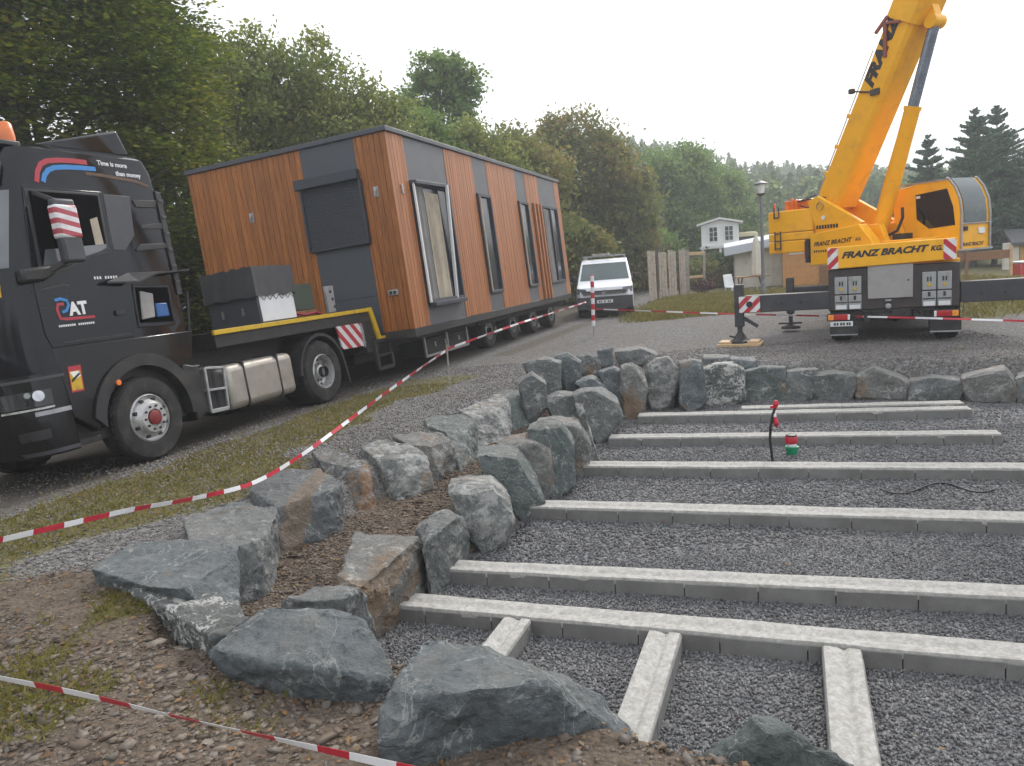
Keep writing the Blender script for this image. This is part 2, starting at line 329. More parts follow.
class MB:
    def __init__(self): self.v = []; self.f = []; self.mi = []; self.cur = 0
    def slot(self, i): self.cur = i; return self
    def add(self, vs, fs):
        b = len(self.v); self.v += [tuple(map(float, p)) for p in vs]
        self.f += [tuple(b + i for i in q) for q in fs]; self.mi += [self.cur] * len(fs); return self
    def hexa(self, p):   # bottom 4 (ccw from above), top 4
        return self.add(p, [(3, 2, 1, 0), (4, 5, 6, 7), (0, 1, 5, 4), (1, 2, 6, 5), (2, 3, 7, 6), (3, 0, 4, 7)])
    def box(self, x0, x1, y0, y1, z0, z1):
        return self.hexa([(x0, y0, z0), (x1, y0, z0), (x1, y1, z0), (x0, y1, z0), (x0, y0, z1), (x1, y0, z1), (x1, y1, z1), (x0, y1, z1)])
    def bar(self, a, b, w, h, up=(0, 0, 1)):
        a = Vector(a); b = Vector(b); d = (b - a).normalized(); u = Vector(up)
        s = d.cross(u)
        if s.length < 1e-4: s = d.cross(Vector((0, 1, 0)))
        s.normalize(); u = s.cross(d).normalized()
        s *= w / 2; u *= h / 2
        return self.hexa([a - s - u, a + s - u, b + s - u, b - s - u, a - s + u, a + s + u, b + s + u, b - s + u])
    def prism(self, poly, d0, d1, ax='y'):
        """poly: (x,z) for ax y; (x,y) for ax z; (y,z) for ax x"""
        n = len(poly)
        def P(p, d):
            return (p[0], d, p[1]) if ax == 'y' else ((p[0], p[1], d) if ax == 'z' else (d, p[0], p[1]))
        area = sum(poly[i][0] * poly[(i + 1) % n][1] - poly[(i + 1) % n][0] * poly[i][1] for i in range(n))
        vs = [P(p, d0) for p in poly] + [P(p, d1) for p in poly]
        fs = [tuple(range(n)), tuple(range(2 * n - 1, n - 1, -1))] + [(i, n + i, n + (i + 1) % n, (i + 1) % n) for i in range(n)]
        flip = (area < 0)
        if (d1 < d0): flip = not flip
        if ax == 'y': flip = flip
        else: flip = not flip
        if flip: fs = [tuple(reversed(q)) for q in fs]
        return self.add(vs, fs)
    def tube(self, a, b, r0, r1=None, n=10, caps=True):
        r1 = r0 if r1 is None else r1
        a = Vector(a); b = Vector(b); d = (b - a).normalized()
        s = d.cross(Vector((0, 0, 1)))
        if s.length < 1e-4: s = Vector((1, 0, 0))
        s.normalize(); u = s.cross(d)
        vs = []
        for c, r in ((a, r0), (b, r1)):
            for i in range(n):
                t = 2 * math.pi * i / n; vs.append(c + s * (r * math.cos(t)) + u * (r * math.sin(t)))
        fs = [(i, n + i, n + (i + 1) % n, (i + 1) % n) for i in range(n)]
        fs = [tuple(reversed(q)) for q in fs]
        if caps: fs += [tuple(range(n)), tuple(range(2 * n - 1, n - 1, -1))]
        return self.add(vs, fs)
    def path(self, pts, r, n=8):
        for a, b in zip(pts[:-1], pts[1:]): self.tube(a, b, r, r, n)
        return self
    def lathe(self, prof, o, axis='y', n=28):
        """prof: (radius, offset along axis) pairs"""
        o = Vector(o); k = len(prof); vs = []
        for r, h in prof:
            for i in range(n):
                t = 2 * math.pi * i / n; c, s = r * math.cos(t), r * math.sin(t)
                vs.append(o + (Vector((c, h, s)) if axis == 'y' else (Vector((c, s, h)) if axis == 'z' else Vector((h, c, s)))))
        fs = []
        for j in range(k - 1):
            for i in range(n):
                q = (j * n + i, j * n + (i + 1) % n, (j + 1) * n + (i + 1) % n, (j + 1) * n + i)
                fs.append(q if axis != 'y' else tuple(reversed(q)))
        return self.add(vs, fs)
    def build(self, name, mats, parent=None, bevel=0, smooth=None, seg=2):
        me = bpy.data.meshes.new(name); me.from_pydata(self.v, [], self.f)
        if not isinstance(mats, (list, tuple)): mats = [mats]
        for q in mats: me.materials.append(M[q] if isinstance(q, str) else q)
        if len(mats) > 1: me.polygons.foreach_set('material_index', self.mi)
        bm = bmesh.new(); bm.from_mesh(me); bmesh.ops.recalc_face_normals(bm, faces=bm.faces); bm.to_mesh(me); bm.free()
        if smooth is not None:
            me.polygons.foreach_set('use_smooth', [True] * len(me.polygons)); me.set_sharp_from_angle(angle=math.radians(smooth))
        me.update()
        o = link(bpy.data.objects.new(name, me), parent)
        if bevel:
            bv = o.modifiers.new('bevel', 'BEVEL'); bv.width = bevel; bv.segments = seg; bv.limit_method = 'ANGLE'; bv.angle_limit = math.radians(40)
            if smooth is None:
                me.polygons.foreach_set('use_smooth', [True] * len(me.polygons)); me.set_sharp_from_angle(angle=math.radians(35))
                bv.harden_normals = False
        return o

def big_mesh(name, V, F, mt, parent=None, smooth=False):
    """V (n,3), F (m,k) numpy"""
    me = bpy.data.meshes.new(name)
    V = np.asarray(V, np.float32); F = np.asarray(F, np.int32); k = F.shape[1]
    me.vertices.add(len(V)); me.vertices.foreach_set('co', V.ravel())
    me.loops.add(F.size); me.loops.foreach_set('vertex_index', F.ravel())
    me.polygons.add(len(F)); me.polygons.foreach_set('loop_start', np.arange(0, F.size, k, dtype=np.int32))
    me.polygons.foreach_set('loop_total', np.full(len(F), k, np.int32))
    if smooth: me.polygons.foreach_set('use_smooth', np.ones(len(F), bool))
    me.update(calc_edges=True)
    me.materials.append(M[mt] if isinstance(mt, str) else mt)
    return link(bpy.data.objects.new(name, me), parent)

def text_mesh(txt, size, mat_name, name, parent, origin, xdir, ydir, depth=.004, shear=0, offset=0, stretch=1.0):
    cu = bpy.data.curves.new(name + '_curve', 'FONT'); cu.body = txt; cu.size = size; cu.shear = shear; cu.offset = offset
    cu.extrude = depth / 2; cu.resolution_u = 3
    tmp = bpy.data.objects.new(name + '_tmp', cu); COL.objects.link(tmp)
    dg = bpy.context.evaluated_depsgraph_get(); dg.update()
    me = bpy.data.meshes.new_from_object(tmp.evaluated_get(dg))
    COL.objects.unlink(tmp); bpy.data.objects.remove(tmp)
    x = Vector(xdir).normalized(); y = Vector(ydir).normalized(); z = x.cross(y)
    o_ = Vector(origin)
    for v in me.vertices:
        c = v.co.copy(); v.co = o_ + x * (c.x * stretch) + y * c.y + z * c.z
    me.materials.clear(); me.materials.append(M[mat_name])
    me.name = name
    return link(bpy.data.objects.new(name, me), parent)

def ribbon(mb, pts, w, P, t=.004):
    """flat band along 2D pts; P maps (a,b,depth)->3D"""
    n = len(pts); L = []
    for i in range(n):
        a = pts[max(0, i - 1)]; b = pts[min(n - 1, i + 1)]
        dx, dy = b[0] - a[0], b[1] - a[1]; l = math.hypot(dx, dy) or 1
        L.append((-dy / l * w / 2, dx / l * w / 2))
    for i in range(n - 1):
        p, q = pts[i], pts[i + 1]; a, b = L[i], L[i + 1]
        c = [(p[0] + a[0], p[1] + a[1]), (p[0] - a[0], p[1] - a[1]), (q[0] - b[0], q[1] - b[1]), (q[0] + b[0], q[1] + b[1])]
        mb.hexa([P(*k, 0) for k in c] + [P(*k, t) for k in c])
    return mb

def wheel(parent, name, c, r, w, out, kind='front', n=36, turn=False):
    """wheel whose axis is local y; out=-1: outer face towards -y. c = centre of outer face"""
    x, y, z = c; s = out
    t = MB(); rr = r * .57
    t.lathe([(rr, s * -.02), (rr * 1.06, s * .0), (r * .80, s * .012), (r * .93, s * .0), (r * .985, s * -.03), (r, s * -.06), (r, s * -(w - .06)), (r * .95, s * -w), (rr, s * -w)], (x, y, z), 'y', n)
    for k in range(n):      # tread blocks
        a0 = 2 * math.pi * (k + .2) / n; a1 = 2 * math.pi * (k + .75) / n
        for y0, y1 in ((-.05, -w * .46), (-w * .54, -(w - .05))):
            p = []
            for rad in (r - .004, r + .008):
                for a, yy in ((a0, y0), (a1, y0), (a1, y1), (a0, y1)):
                    p.append((x + rad * math.cos(a), y + s * yy, z + rad * math.sin(a)))
            t.hexa(p)
    o = t.build(name, 'rubber', parent, smooth=35)
    rm = MB()
    if kind == 'front':
        rm.lathe([(rr, s * -.10), (rr * 1.0, s * -.015), (rr * .95, s * .0), (rr * .90, s * -.03), (rr * .82, s * -.035), (rr * .66, s * .035), (rr * .60, s * .055), (rr * .36, s * .06), (rr * .34, s * .03), (.001, s * .03)], (x, y, z), 'y', n)
    else:
        rm.lathe([(rr, s * -.10), (rr * 1.0, s * -.01), (rr * .95, s * .005), (rr * .90, s * -.04), (rr * .86, s * -.15), (rr * .62, s * -.17), (rr * .58, s * -.13), (rr * .42, s * -.13), (rr * .40, s * -.06), (rr * .32, s * -.05), (.001, s * -.05)], (x, y, z), 'y', n)
    rm.build('rim', 'silver', o, smooth=35)
    nb = MB()
    yo = .075 if kind == 'front' else -.11
    for k in range(10):
        a = 2 * math.pi * k / 10; q = rr * .48
        nb.tube((x + q * math.cos(a), y + s * (yo - .04), z + q * math.sin(a)), (x + q * math.cos(a), y + s * yo, z + q * math.sin(a)), .016, .014, 6)
    nb.build('wheel_nut', 'chassis', o)
    hb = MB(); hb.lathe([(rr * .30, s * .02), (rr * .30, s * (yo - .01)), (rr * .22, s * yo), (.001, s * yo)], (x, y, z), 'y', 16)
    hb.build('hub_cap', 'rim_red' if kind == 'front' else 'chassis', o, smooth=40)
    hl = MB()
    for k in range(8):
        a = 2 * math.pi * (k + .5) / 8; q = rr * .765
        yy = .004 if kind == 'front' else -.155
        hl.tube((x + q * math.cos(a), y + s * (yy - .05), z + q * math.sin(a)), (x + q * math.cos(a), y + s * (yy + .004), z + q * math.sin(a)), rr * .085, rr * .085, 8)
    hl.build('hand_hole', 'black_plastic', o)
    if turn:                                   # axle across local x instead of y
        T = Matrix.Translation(Vector(c)) @ Matrix.Rotation(math.radians(-90), 4, 'Z') @ Matrix.Translation(-Vector(c))
        for q in [o] + list(o.children): q.data.transform(T)
    return o

# ================================================================== TERRAIN
PAD = -0.52
TB = math.radians(21); TE = np.array([math.sin(TB), math.cos(TB)]); TN = np.array([TE[1], -TE[0]])
TA = np.array([-4.30, 8.44])
def xy(p, z): q = at(p[0], p[1], z); return (q[0], q[1])
I_px = [(382, 626), (432, 592), (443, 578), (481, 552), (508, 540), (540, 503), (553, 494), (574, 478), (588, 470), (597, 446), (618, 418), (640, 412), (690, 403), (740, 397), (860, 394), (1013, 394), (1100, 396)]
I_near = [(400, 690), (470, 715), (560, 726), (625, 762), (700, 792), (800, 830), (980, 980)]
I_poly = [xy(p, PAD) for p in I_px] + [(13.5, 8.4), (13.5, -2.0), (4.0, -1.0)] + [xy(p, PAD) for p in reversed(I_near)]
O_px = [(215, 640), (240, 600), (270, 556), (338, 528), (376, 507), (396, 495), (433, 478), (460, 465), (477, 446), (509, 436), (528, 422), (545, 406), (557, 390), (575, 386), (598, 372), (622, 366)]
O_poly = [xy(p, -.22) for p in O_px] + [xy((640, 372), -.1), xy((690, 368), -.1), xy((618, 418), PAD), xy((597, 446), PAD), xy((553, 494), PAD), xy((481, 552), PAD), xy((432, 592), PAD), xy((400, 690), PAD)] + [xy((352, 628), -.22), xy((275, 612), -.22)]

def inpoly(X, Y, poly):
    r = np.zeros(X.shape, bool); n = len(poly)
    for i in range(n):
        x0, y0 = poly[i]; x1, y1 = poly[(i + 1) % n]
        if y0 == y1: continue
        c = ((y0 > Y) != (y1 > Y)) & (X < (x1 - x0) * (Y - y0) / (y1 - y0) + x0)
        r ^= c
    return r
def pdist(X, Y, poly):
    d = np.full(X.shape, 1e9); n = len(poly)
    for i in range(n):
        x0, y0 = poly[i]; x1, y1 = poly[(i + 1) % n]
        dx, dy = x1 - x0, y1 - y0; L = dx * dx + dy * dy + 1e-12
        t = np.clip(((X - x0) * dx + (Y - y0) * dy) / L, 0, 1)
        d = np.minimum(d, np.hypot(X - x0 - t * dx, Y - y0 - t * dy))
    return d
def vnoise(X, Y, s, seed=0):
    """smooth value noise on a lattice, numpy"""
    x = X * s + seed * 17.3; y = Y * s - seed * 9.1
    xi = np.floor(x).astype(np.int64); yi = np.floor(y).astype(np.int64); fx = x - xi; fy = y - yi
    fx = fx * fx * (3 - 2 * fx); fy = fy * fy * (3 - 2 * fy)
    def h(a, b):
        n = (a * 374761393 + b * 668265263 + seed * 144665) & 0xffffffff
        n = ((n ^ (n >> 13)) * 1274126177) & 0xffffffff
        return ((n ^ (n >> 16)) & 0xffff) / 65535.0
    return (h(xi, yi) * (1 - fx) + h(xi + 1, yi) * fx) * (1 - fy) + (h(xi, yi + 1) * (1 - fx) + h(xi + 1, yi + 1) * fx) * fy
def fbm(X, Y, s, seed=0, o=4):
    r = 0; a = .5
    for k in range(o): r = r + a * vnoise(X, Y, s * 2 ** k, seed + k); a *= .5
    return r
def sst(a, b, x):
    t = np.clip((x - a) / (b - a), 0, 1); return t * t * (3 - 2 * t)

def hill_h(X, Y):
    b = np.arctan2(X, Y)                       # bearing from the lens
    back = np.maximum(0, Y - 42)
    fac = .118 - .040 * sst(.22, .50, b)
    h = back * fac * sst(0, 10, back) * sst(-.12, .10, b)
    h = np.minimum(h, 40)
    # bank beyond the road on the left
    u = (X - TA[0]) * TN[0] + (Y - TA[1]) * TN[1]   # across the road, + towards the pit
    left = np.maximum(0, -u - 4.2)
    h = h + np.minimum(6, left * .28) * sst(0, 3, left)
    return h
def ground_h(X, Y, fine=True):
    h = hill_h(X, Y)
    u = (X - TA[0]) * TN[0] + (Y - TA[1]) * TN[1]
    s = (X - TA[0]) * TE[0] + (Y - TA[1]) * TE[1]
    h = h - np.clip(-u, 0, 3.0) * math.tan(math.radians(4.8)) * (1 - sst(18, 24, s))     # the road leans away to the left
    near = (1 - sst(30, 60, np.hypot(X, Y)))
    h = h + near * (.05 * (fbm(X, Y, .45, 1) - .5) + .03 * (fbm(X, Y, 2.3, 2) - .5)) * (1 - .8 * sst(1.5, .3, np.abs(u + 1.2)))
    inO = inpoly(X, Y, O_poly); dO = pdist(X, Y, O_poly)
    dI = pdist(X, Y, I_poly); inI = inpoly(X, Y, I_poly)
    terr = -.25 - .16 * (dO / (dO + dI + 1e-6)) * inO + .07 * (fbm(X, Y, 2.2, 9) - .5)
    fo = sst(-.40, -.12, np.where(inO, dO, -dO))
    h = h - .13 * sst(1.6, .6, np.hypot((X + .1) / 1.5, (Y - 3.6) / 1.1)) - .05 * sst(4.6, 4.0, Y)
    h = h * (1 - fo) + terr * fo
    slope = sst(.0, .22, dI)
    low = PAD - .06
    h = np.where(inI, low, low + (h - low) * slope)
    # earth banked against the near boulder
    return h

def axis(lo, hi, dens_lo, dens_hi, step, grow):
    a = list(np.arange(dens_lo, dens_hi + 1e-6, step)); s = step
    while a[-1] < hi: s *= grow; a.append(a[-1] + s)
    s = step; b = [dens_lo]
    while b[-1] > lo: s *= grow; b.append(b[-1] - s)
    return np.array(b[:0:-1] + a)
gx = axis(-700, 700, -7.5, 9.5, .085, 1.16); gy = axis(-60, 900, 1.0, 15.5, .085, 1.14)
GX, GY = np.meshgrid(gx, gy)
GZ = ground_h(GX, GY)
nx, ny = len(gx), len(gy)
V = np.stack([GX.ravel(), GY.ravel(), GZ.ravel()], 1)
ii = np.arange(nx * ny).reshape(ny, nx)
Fq = np.stack([ii[:-1, :-1].ravel(), ii[:-1, 1:].ravel(), ii[1:, 1:].ravel(), ii[1:, :-1].ravel()], 1)

def zones(X, Y):
    """soil, grass, track weights in 0..1 -- what the ground is made of"""
    u = (X - TA[0]) * TN[0] + (Y - TA[1]) * TN[1]; s = (X - TA[0]) * TE[0] + (Y - TA[1]) * TE[1]
    n1 = fbm(X, Y, .9, 21); n2 = fbm(X, Y, 2.6, 25); n3 = fbm(X, Y, .35, 29)
    dO = pdist(X, Y, O_poly); inO = inpoly(X, Y, O_poly); dI = pdist(X, Y, I_poly)
    soil = np.where(inO, 1.0, sst(.35, .0, dO) * .8)
    # earth in the foreground, beside the near boulders
    fore = sst(5.3, 4.5, Y + .10 * X + .9 * (n1 - .5)) * sst(1.9, .7, X)
    soil = np.maximum(soil, fore)
    soil = np.maximum(soil, sst(.55, .1, dI) * (Y < 7) )
    grass = sst(.42, .62, n1 + .42 * np.exp(-((u - .8) / .75) ** 2) * (s < 9) - .22) * (Y < 14)
    grass = np.maximum(grass, sst(.55, .66, n1) * fore * sst(-1.2, -1.9, X) * .85)
    verge = sst(10.2, 12, s) * sst(1.2, 2.2, u) * (Y > 22.5) * sst(3.0, 4.5, X) + ((X > 8.8) & (Y > 15.5)) * sst(15.5, 17.5, Y + 2 * (n1 - .5)) * sst(8.8, 10, X - .2 * (Y - 15))
    grass = np.maximum(grass, sst(.35, .55, n1 * .8 + .3) * np.clip(verge, 0, 1))
    grass = np.maximum(grass, sst(-4.0, -5.0, u) * .9)
    grass = np.maximum(grass, sst(40, 50, Y) * .9)
    grass = np.where(inO | (dI < .3), grass * .15, grass)
    track = sst(.35, -.1, u) * sst(-4.4, -3.2, u) * (s > -6) * (Y < 60)
    track = np.maximum(track, .8 * sst(.6, 0, np.abs(u - .9)) * (s > 9) * (s < 24))
    grass = np.where((u < .2) & (u > -3.6), grass * .25, grass)
    return soil, grass, track

ground = big_mesh('ground', V, Fq, M['bark'], smooth=True); tag(ground, kind='structure')
zs, zg, zt = zones(V[:, 0], V[:, 1])
ca = ground.data.color_attributes.new('zone', 'FLOAT_COLOR', 'POINT')
ca.data.foreach_set('color', np.stack([zs, zg, zt, np.ones_like(zs)], 1).astype(np.float32).ravel())
def ground_mat():
    mt, nt, b = _nt('ground_mat')
    at_ = nt.nodes.new('ShaderNodeAttribute'); at_.attribute_name = 'zone'
    sp = nt.nodes.new('ShaderNodeSeparateColor'); nt.links.new(at_.outputs['Color'], sp.inputs[0])
    tc = nt.nodes.new('ShaderNodeTexCoord'); P = tc.outputs['Object']
    def vor(scale):
        v = nt.nodes.new('ShaderNodeTexVoronoi'); v.inputs['Scale'].default_value = scale; nt.links.new(P, v.inputs['Vector']); return v
    v1 = vor(34); v2 = vor(14)
    hs = nt.nodes.new('ShaderNodeSeparateColor'); nt.links.new(v1.outputs['Color'], hs.inputs[0])
    gravel = _ramp(nt, [(0, (.09, .087, .085)), (.35, (.155, .15, .148)), (.7, (.21, .205, .20)), (1, (.31, .305, .30))], hs.outputs[0])
    big = _noise(nt, .8, 5, vec=P)
    gravel = _mix(nt, _ramp(nt, [(.4, (0, 0, 0)), (.7, (.6, .6, .6))], big), gravel, (.18, .162, .138))
    n1 = _noise(nt, 7, 9, .72, vec=P); n2 = _noise(nt, 45, 5, .7, vec=P)
    hs2 = nt.nodes.new('ShaderNodeSeparateColor'); nt.links.new(v2.outputs['Color'], hs2.inputs[0])
    soil = _ramp(nt, [(.25, (.085, .066, .052)), (.5, (.165, .132, .102)), (.75, (.235, .197, .158))], n1)
    soil = _mix(nt, 1.0, soil, _ramp(nt, [(.25, (.55, .55, .55)), (.75, (1.25, 1.22, 1.2))], n2), 'MULTIPLY')
    grass = _ramp(nt, [(.3, (.085, .082, .026)), (.5, (.145, .135, .042)), (.75, (.22, .175, .08))], n1)
    trk = _ramp(nt, [(.3, (.09, .077, .060)), (.7, (.165, .143, .115))], n1)
    jig = _math(nt, 'MULTIPLY', _math(nt, 'SUBTRACT', n2, .5), .7)
    def w(ch, sh=0.0):
        return _ramp(nt, [(.35, (0, 0, 0)), (.65, (1, 1, 1))], _math(nt, 'ADD', sp.outputs[ch], jig))
    c = _mix(nt, _math(nt, 'MULTIPLY', w(2), .8), gravel, trk)
    c = _mix(nt, w(0), c, soil)
    c = _mix(nt, _math(nt, 'MULTIPLY', w(1), .85), c, grass)
    nt.links.new(c, b.inputs['Base Color']); b.inputs['Roughness'].default_value = .95; b.inputs['Specular IOR Level'].default_value = .2
    h = _math(nt, 'ADD', _math(nt, 'MULTIPLY', v1.outputs['Distance'], -1.2), _math(nt, 'ADD', n2, _math(nt, 'MULTIPLY', n1, 1.2)))
    _bump(nt, b, h, .8, .03)
    return mt
ground.data.materials[0] = ground_mat()

# the gravel bed of the pit
def pad_mat():
    mt, nt, b = _nt('pad_mat')
    tc = nt.nodes.new('ShaderNodeTexCoord'); P = tc.outputs['Object']
    v = nt.nodes.new('ShaderNodeTexVoronoi'); v.inputs['Scale'].default_value = 38; nt.links.new(P, v.inputs['Vector'])
    hs = nt.nodes.new('ShaderNodeSeparateColor'); nt.links.new(v.outputs['Color'], hs.inputs[0])
    c = _ramp(nt, [(0, (.055, .055, .06)), (.4, (.108, .108, .115)), (.75, (.165, .165, .172)), (1, (.25, .25, .255))], hs.outputs[0])
    big = _noise(nt, .7, 5, vec=P)
    c = _mix(nt, _ramp(nt, [(.42, (0, 0, 0)), (.7, (.55, .55, .55))], big), c, (.135, .125, .115))
    nt.links.new(c, b.inputs['Base Color']); b.inputs['Roughness'].default_value = .9
    _bump(nt, b, _math(nt, 'MULTIPLY', v.outputs['Distance'], -1), .9, .02)
    return mt
px_ = np.arange(-3.2, 13.6, .16); py_ = np.arange(-2.2, 14.0, .16)
PX, PY = np.meshgrid(px_, py_); PZ = PAD + .022 * (fbm(PX, PY, 1.1, 41) - .5)
ins = inpoly(PX, PY, I_poly) | (pdist(PX, PY, I_poly) < .12)
ii = np.arange(PX.size).reshape(PX.shape)
q = np.stack([ii[:-1, :-1].ravel(), ii[:-1, 1:].ravel(), ii[1:, 1:].ravel(), ii[1:, :-1].ravel()], 1)
q = q[ins.ravel()[q].any(1)]
pad = big_mesh('gravel_bed', np.stack([PX.ravel(), PY.ravel(), PZ.ravel()], 1), q, pad_mat(), smooth=True); tag(pad, kind='structure')

# ------------------------------------------------------------------ loose stones
OCT_V = np.array([(1, 0, 0), (-1, 0, 0), (0, 1, 0), (0, -1, 0), (0, 0, 1), (0, 0, -1)], float)
OCT_F = np.array([(0, 2, 4), (2, 1, 4), (1, 3, 4), (3, 0, 4), (2, 0, 5), (1, 2, 5), (3, 1, 5), (0, 3, 5)])
CUB_V = np.array([(-1, -1, -1), (1, -1, -1), (1, 1, -1), (-1, 1, -1), (-1, -1, 1), (1, -1, 1), (1, 1, 1), (-1, 1, 1)], float) * .72
CUB_F = np.array([(0, 2, 1), (0, 3, 2), (4, 5, 6), (4, 6, 7), (0, 1, 5), (0, 5, 4), (1, 2, 6), (1, 6, 5), (2, 3, 7), (2, 7, 6), (3, 0, 4), (3, 4, 7)])
def rand_rot(n):
    a = RNG.normal(size=(n, 4)); a /= np.linalg.norm(a, axis=1, keepdims=True); w, x, y, z = a.T
    return np.stack([np.stack([1 - 2 * (y * y + z * z), 2 * (x * y - z * w), 2 * (x * z + y * w)], 1),
                     np.stack([2 * (x * y + z * w), 1 - 2 * (x * x + z * z), 2 * (y * z - x * w)], 1),
                     np.stack([2 * (x * z - y * w), 2 * (y * z + x * w), 1 - 2 * (x * x + y * y)], 1)], 1)
def yaw_rot(n, tilt=.25):
    a = RNG.uniform(0, 2 * np.pi, n); c, s = np.cos(a), np.sin(a); z = np.zeros(n); o = np.ones(n)
    R = np.stack([np.stack([c, -s, z], 1), np.stack([s, c, z], 1), np.stack([z, z, o], 1)], 1)
    t = RNG.normal(0, tilt, n); c, s = np.cos(t), np.sin(t)
    T = np.stack([np.stack([o, z, z], 1), np.stack([z, c, -s], 1), np.stack([z, s, c], 1)], 1)
    return np.einsum('nij,njk->nik', R, T)
def scatter(name, pos, size, mt, base=(OCT_V, OCT_F), flat=1.0, jit=.35, full=True, sink=.2):
    n = len(pos); bv, bf = base
    v = bv[None] * (1 + RNG.uniform(-jit, jit, (n, len(bv), 3)))
    sc = size[:, None] * np.stack([RNG.uniform(.75, 1.35, n), RNG.uniform(.6, 1.0, n), RNG.uniform(.5, .9, n) * flat], 1)
    v = v * sc[:, None, :]
    R = rand_rot(n) if full else yaw_rot(n)
    v = np.einsum('nij,nkj->nki', R, v) + pos[:, None, :]
    v[:, :, 2] += (size * flat * (.5 - sink))[:, None]
    F = bf[None] + (np.arange(n) * len(bv))[:, None, None]
    return big_mesh(name, v.reshape(-1, 3), F.reshape(-1, 3), mt)
def view_samples(n, zplane, ymin=2.0, ymax=14.0, power=1.0, xr=(-30, 1060), pyr=(300, 800)):
    """points on a plane, as dense in the picture as on the ground allows"""
    x = RNG.uniform(*xr, n); y = RNG.uniform(*pyr, n) ** 1.0
    d = FWD[None] + RGT[None] * ((x - 512) / F_PX)[:, None] - UPV[None] * ((y - 383) / F_PX)[:, None]
    t = (zplane - CAM[2]) / d[:, 2]; p = CAM[None] + d * t[:, None]
    k = (t > 0) & (p[:, 1] > ymin) & (p[:, 1] < ymax) & (np.abs(p[:, 0]) < 14); return p[k]
def uni(n, x0, x1, y0, y1):
    return np.stack([RNG.uniform(x0, x1, n), RNG.uniform(y0, y1, n)], 1)

# pit gravel: crushed stone, 2-4 cm
p = np.concatenate([uni(92000, -1.3, 5.2, 2.2, 5.8), uni(66000, -1, 8.2, 5.0, 9.2), uni(22000, .5, 10, 8.5, 12.6)])
k = inpoly(p[:, 0], p[:, 1], I_poly) & (pdist(p[:, 0], p[:, 1], I_poly) > -.1) & (np.abs(p[:, 0]) < .78 * p[:, 1] + 1.3); p = p[k]
pos = np.column_stack([p, PAD + .022 * (fbm(p[:, 0], p[:, 1], 1.1, 41) - .5)])
tag(scatter('pit_gravel', pos, RNG.uniform(.0075, .0155, len(p)) * (1 + .3 * (p[:, 1] > 6)), 'pad_stone'), 'blue grey crushed gravel filling the pit between the concrete beams', 'gravel', kind='stuff')
# road gravel
p = np.concatenate([uni(46000, -6, 3, 3, 9.5), uni(30000, -4, 9, 8.5, 15)])
zs, zg, zt = zones(p[:, 0], p[:, 1]); dI = pdist(p[:, 0], p[:, 1], I_poly)
k = ~inpoly(p[:, 0], p[:, 1], I_poly) & (zs < .6) & (dI > .25) & (RNG.uniform(0, 1, len(p)) > .6 * zg) & (RNG.uniform(0, 1, len(p)) > .75 * zt) & (np.abs(p[:, 0]) < .76 * p[:, 1] + .6); p = p[k]
pos = np.column_stack([p, ground_h(p[:, 0], p[:, 1])])
tag(scatter('road_gravel', pos, RNG.uniform(.008, .017, len(p)) * (1 + .3 * (p[:, 1] > 8)), 'road_stone'), 'loose grey gravel spread over the yard and the road edge', 'gravel', kind='stuff')
# stones lying in the earth
p = np.concatenate([uni(44000, -4.5, 1.8, 2.0, 6.2), uni(40000, -3, 3.0, 4.5, 12)])
zs, zg, zt = zones(p[:, 0], p[:, 1])
k = ~inpoly(p[:, 0], p[:, 1], I_poly) & (zs > .45) & (RNG.uniform(0, 1, len(p)) < .25 + 1.5 * sst(.40, .62, fbm(p[:, 0], p[:, 1], 1.7, 61))) & (np.abs(p[:, 0]) < .78 * p[:, 1] + .6); p = p[k]
pos = np.column_stack([p, ground_h(p[:, 0], p[:, 1])])
sz = RNG.gamma(1.15, .0062, len(p)) * (.6 + .5 * (p[:, 1] < 4.2)) + .0045; sz = np.minimum(sz, .055)
tag(scatter('earth_stones', pos, sz, 'soil_stone', (CUB_V, CUB_F), .42, .5, False, .3), 'flat broken stones and clods lying in the brown earth', 'stones', kind='stuff')
p = uni(120000, -2.6, 1.9, 3.8, 12.0)
p = p[inpoly(p[:, 0], p[:, 1], O_poly) & ~inpoly(p[:, 0], p[:, 1], I_poly)][:26000]
pos = np.column_stack([p, ground_h(p[:, 0], p[:, 1])])
tag(scatter('terrace_debris', pos, RNG.gamma(1.2, .0042, len(p)) + .004, 'debris', (CUB_V, CUB_F), .4, .5, False, .25), 'crumbled brown earth and stone flakes between the two boulder rows', 'earth', kind='stuff')
# leaf litter
def litter(pos, size, mt, name):
    n = len(pos); q_ = np.array([(-1, 0, 0), (0, -.55, .12), (1, 0, 0), (0, .55, .12)], float)
    v = np.einsum('nij,nkj->nki', yaw_rot(n, .5), q_[None] * size[:, None, None]) + pos[:, None, :]
    v[:, :, 2] += .012
    F = np.arange(n * 4).reshape(n, 4); return big_mesh(name, v.reshape(-1, 3), F, mt)
p = np.concatenate([uni(14000, -4.5, 2.5, 2, 12), uni(2500, -6.5, 0, 5, 13)])
zs, zg, zt = zones(p[:, 0], p[:, 1]); k = ((zs > .5) | (zg > .5)) & ~inpoly(p[:, 0], p[:, 1], I_poly); p = p[k]
pl = uni(150, 0, 6, 3, 9); pl = pl[inpoly(pl[:, 0], pl[:, 1], I_poly)][:60]
pos = np.concatenate([np.column_stack([p, ground_h(p[:, 0], p[:, 1])]), np.column_stack([pl, np.full(len(pl), PAD + .02)])])
tag(litter(pos, RNG.uniform(.008, .026, len(pos)), 'leaf_litter', 'fallen_leaves'), 'brown fallen leaves and bits of bark on the earth and gravel', 'leaves', kind='stuff')
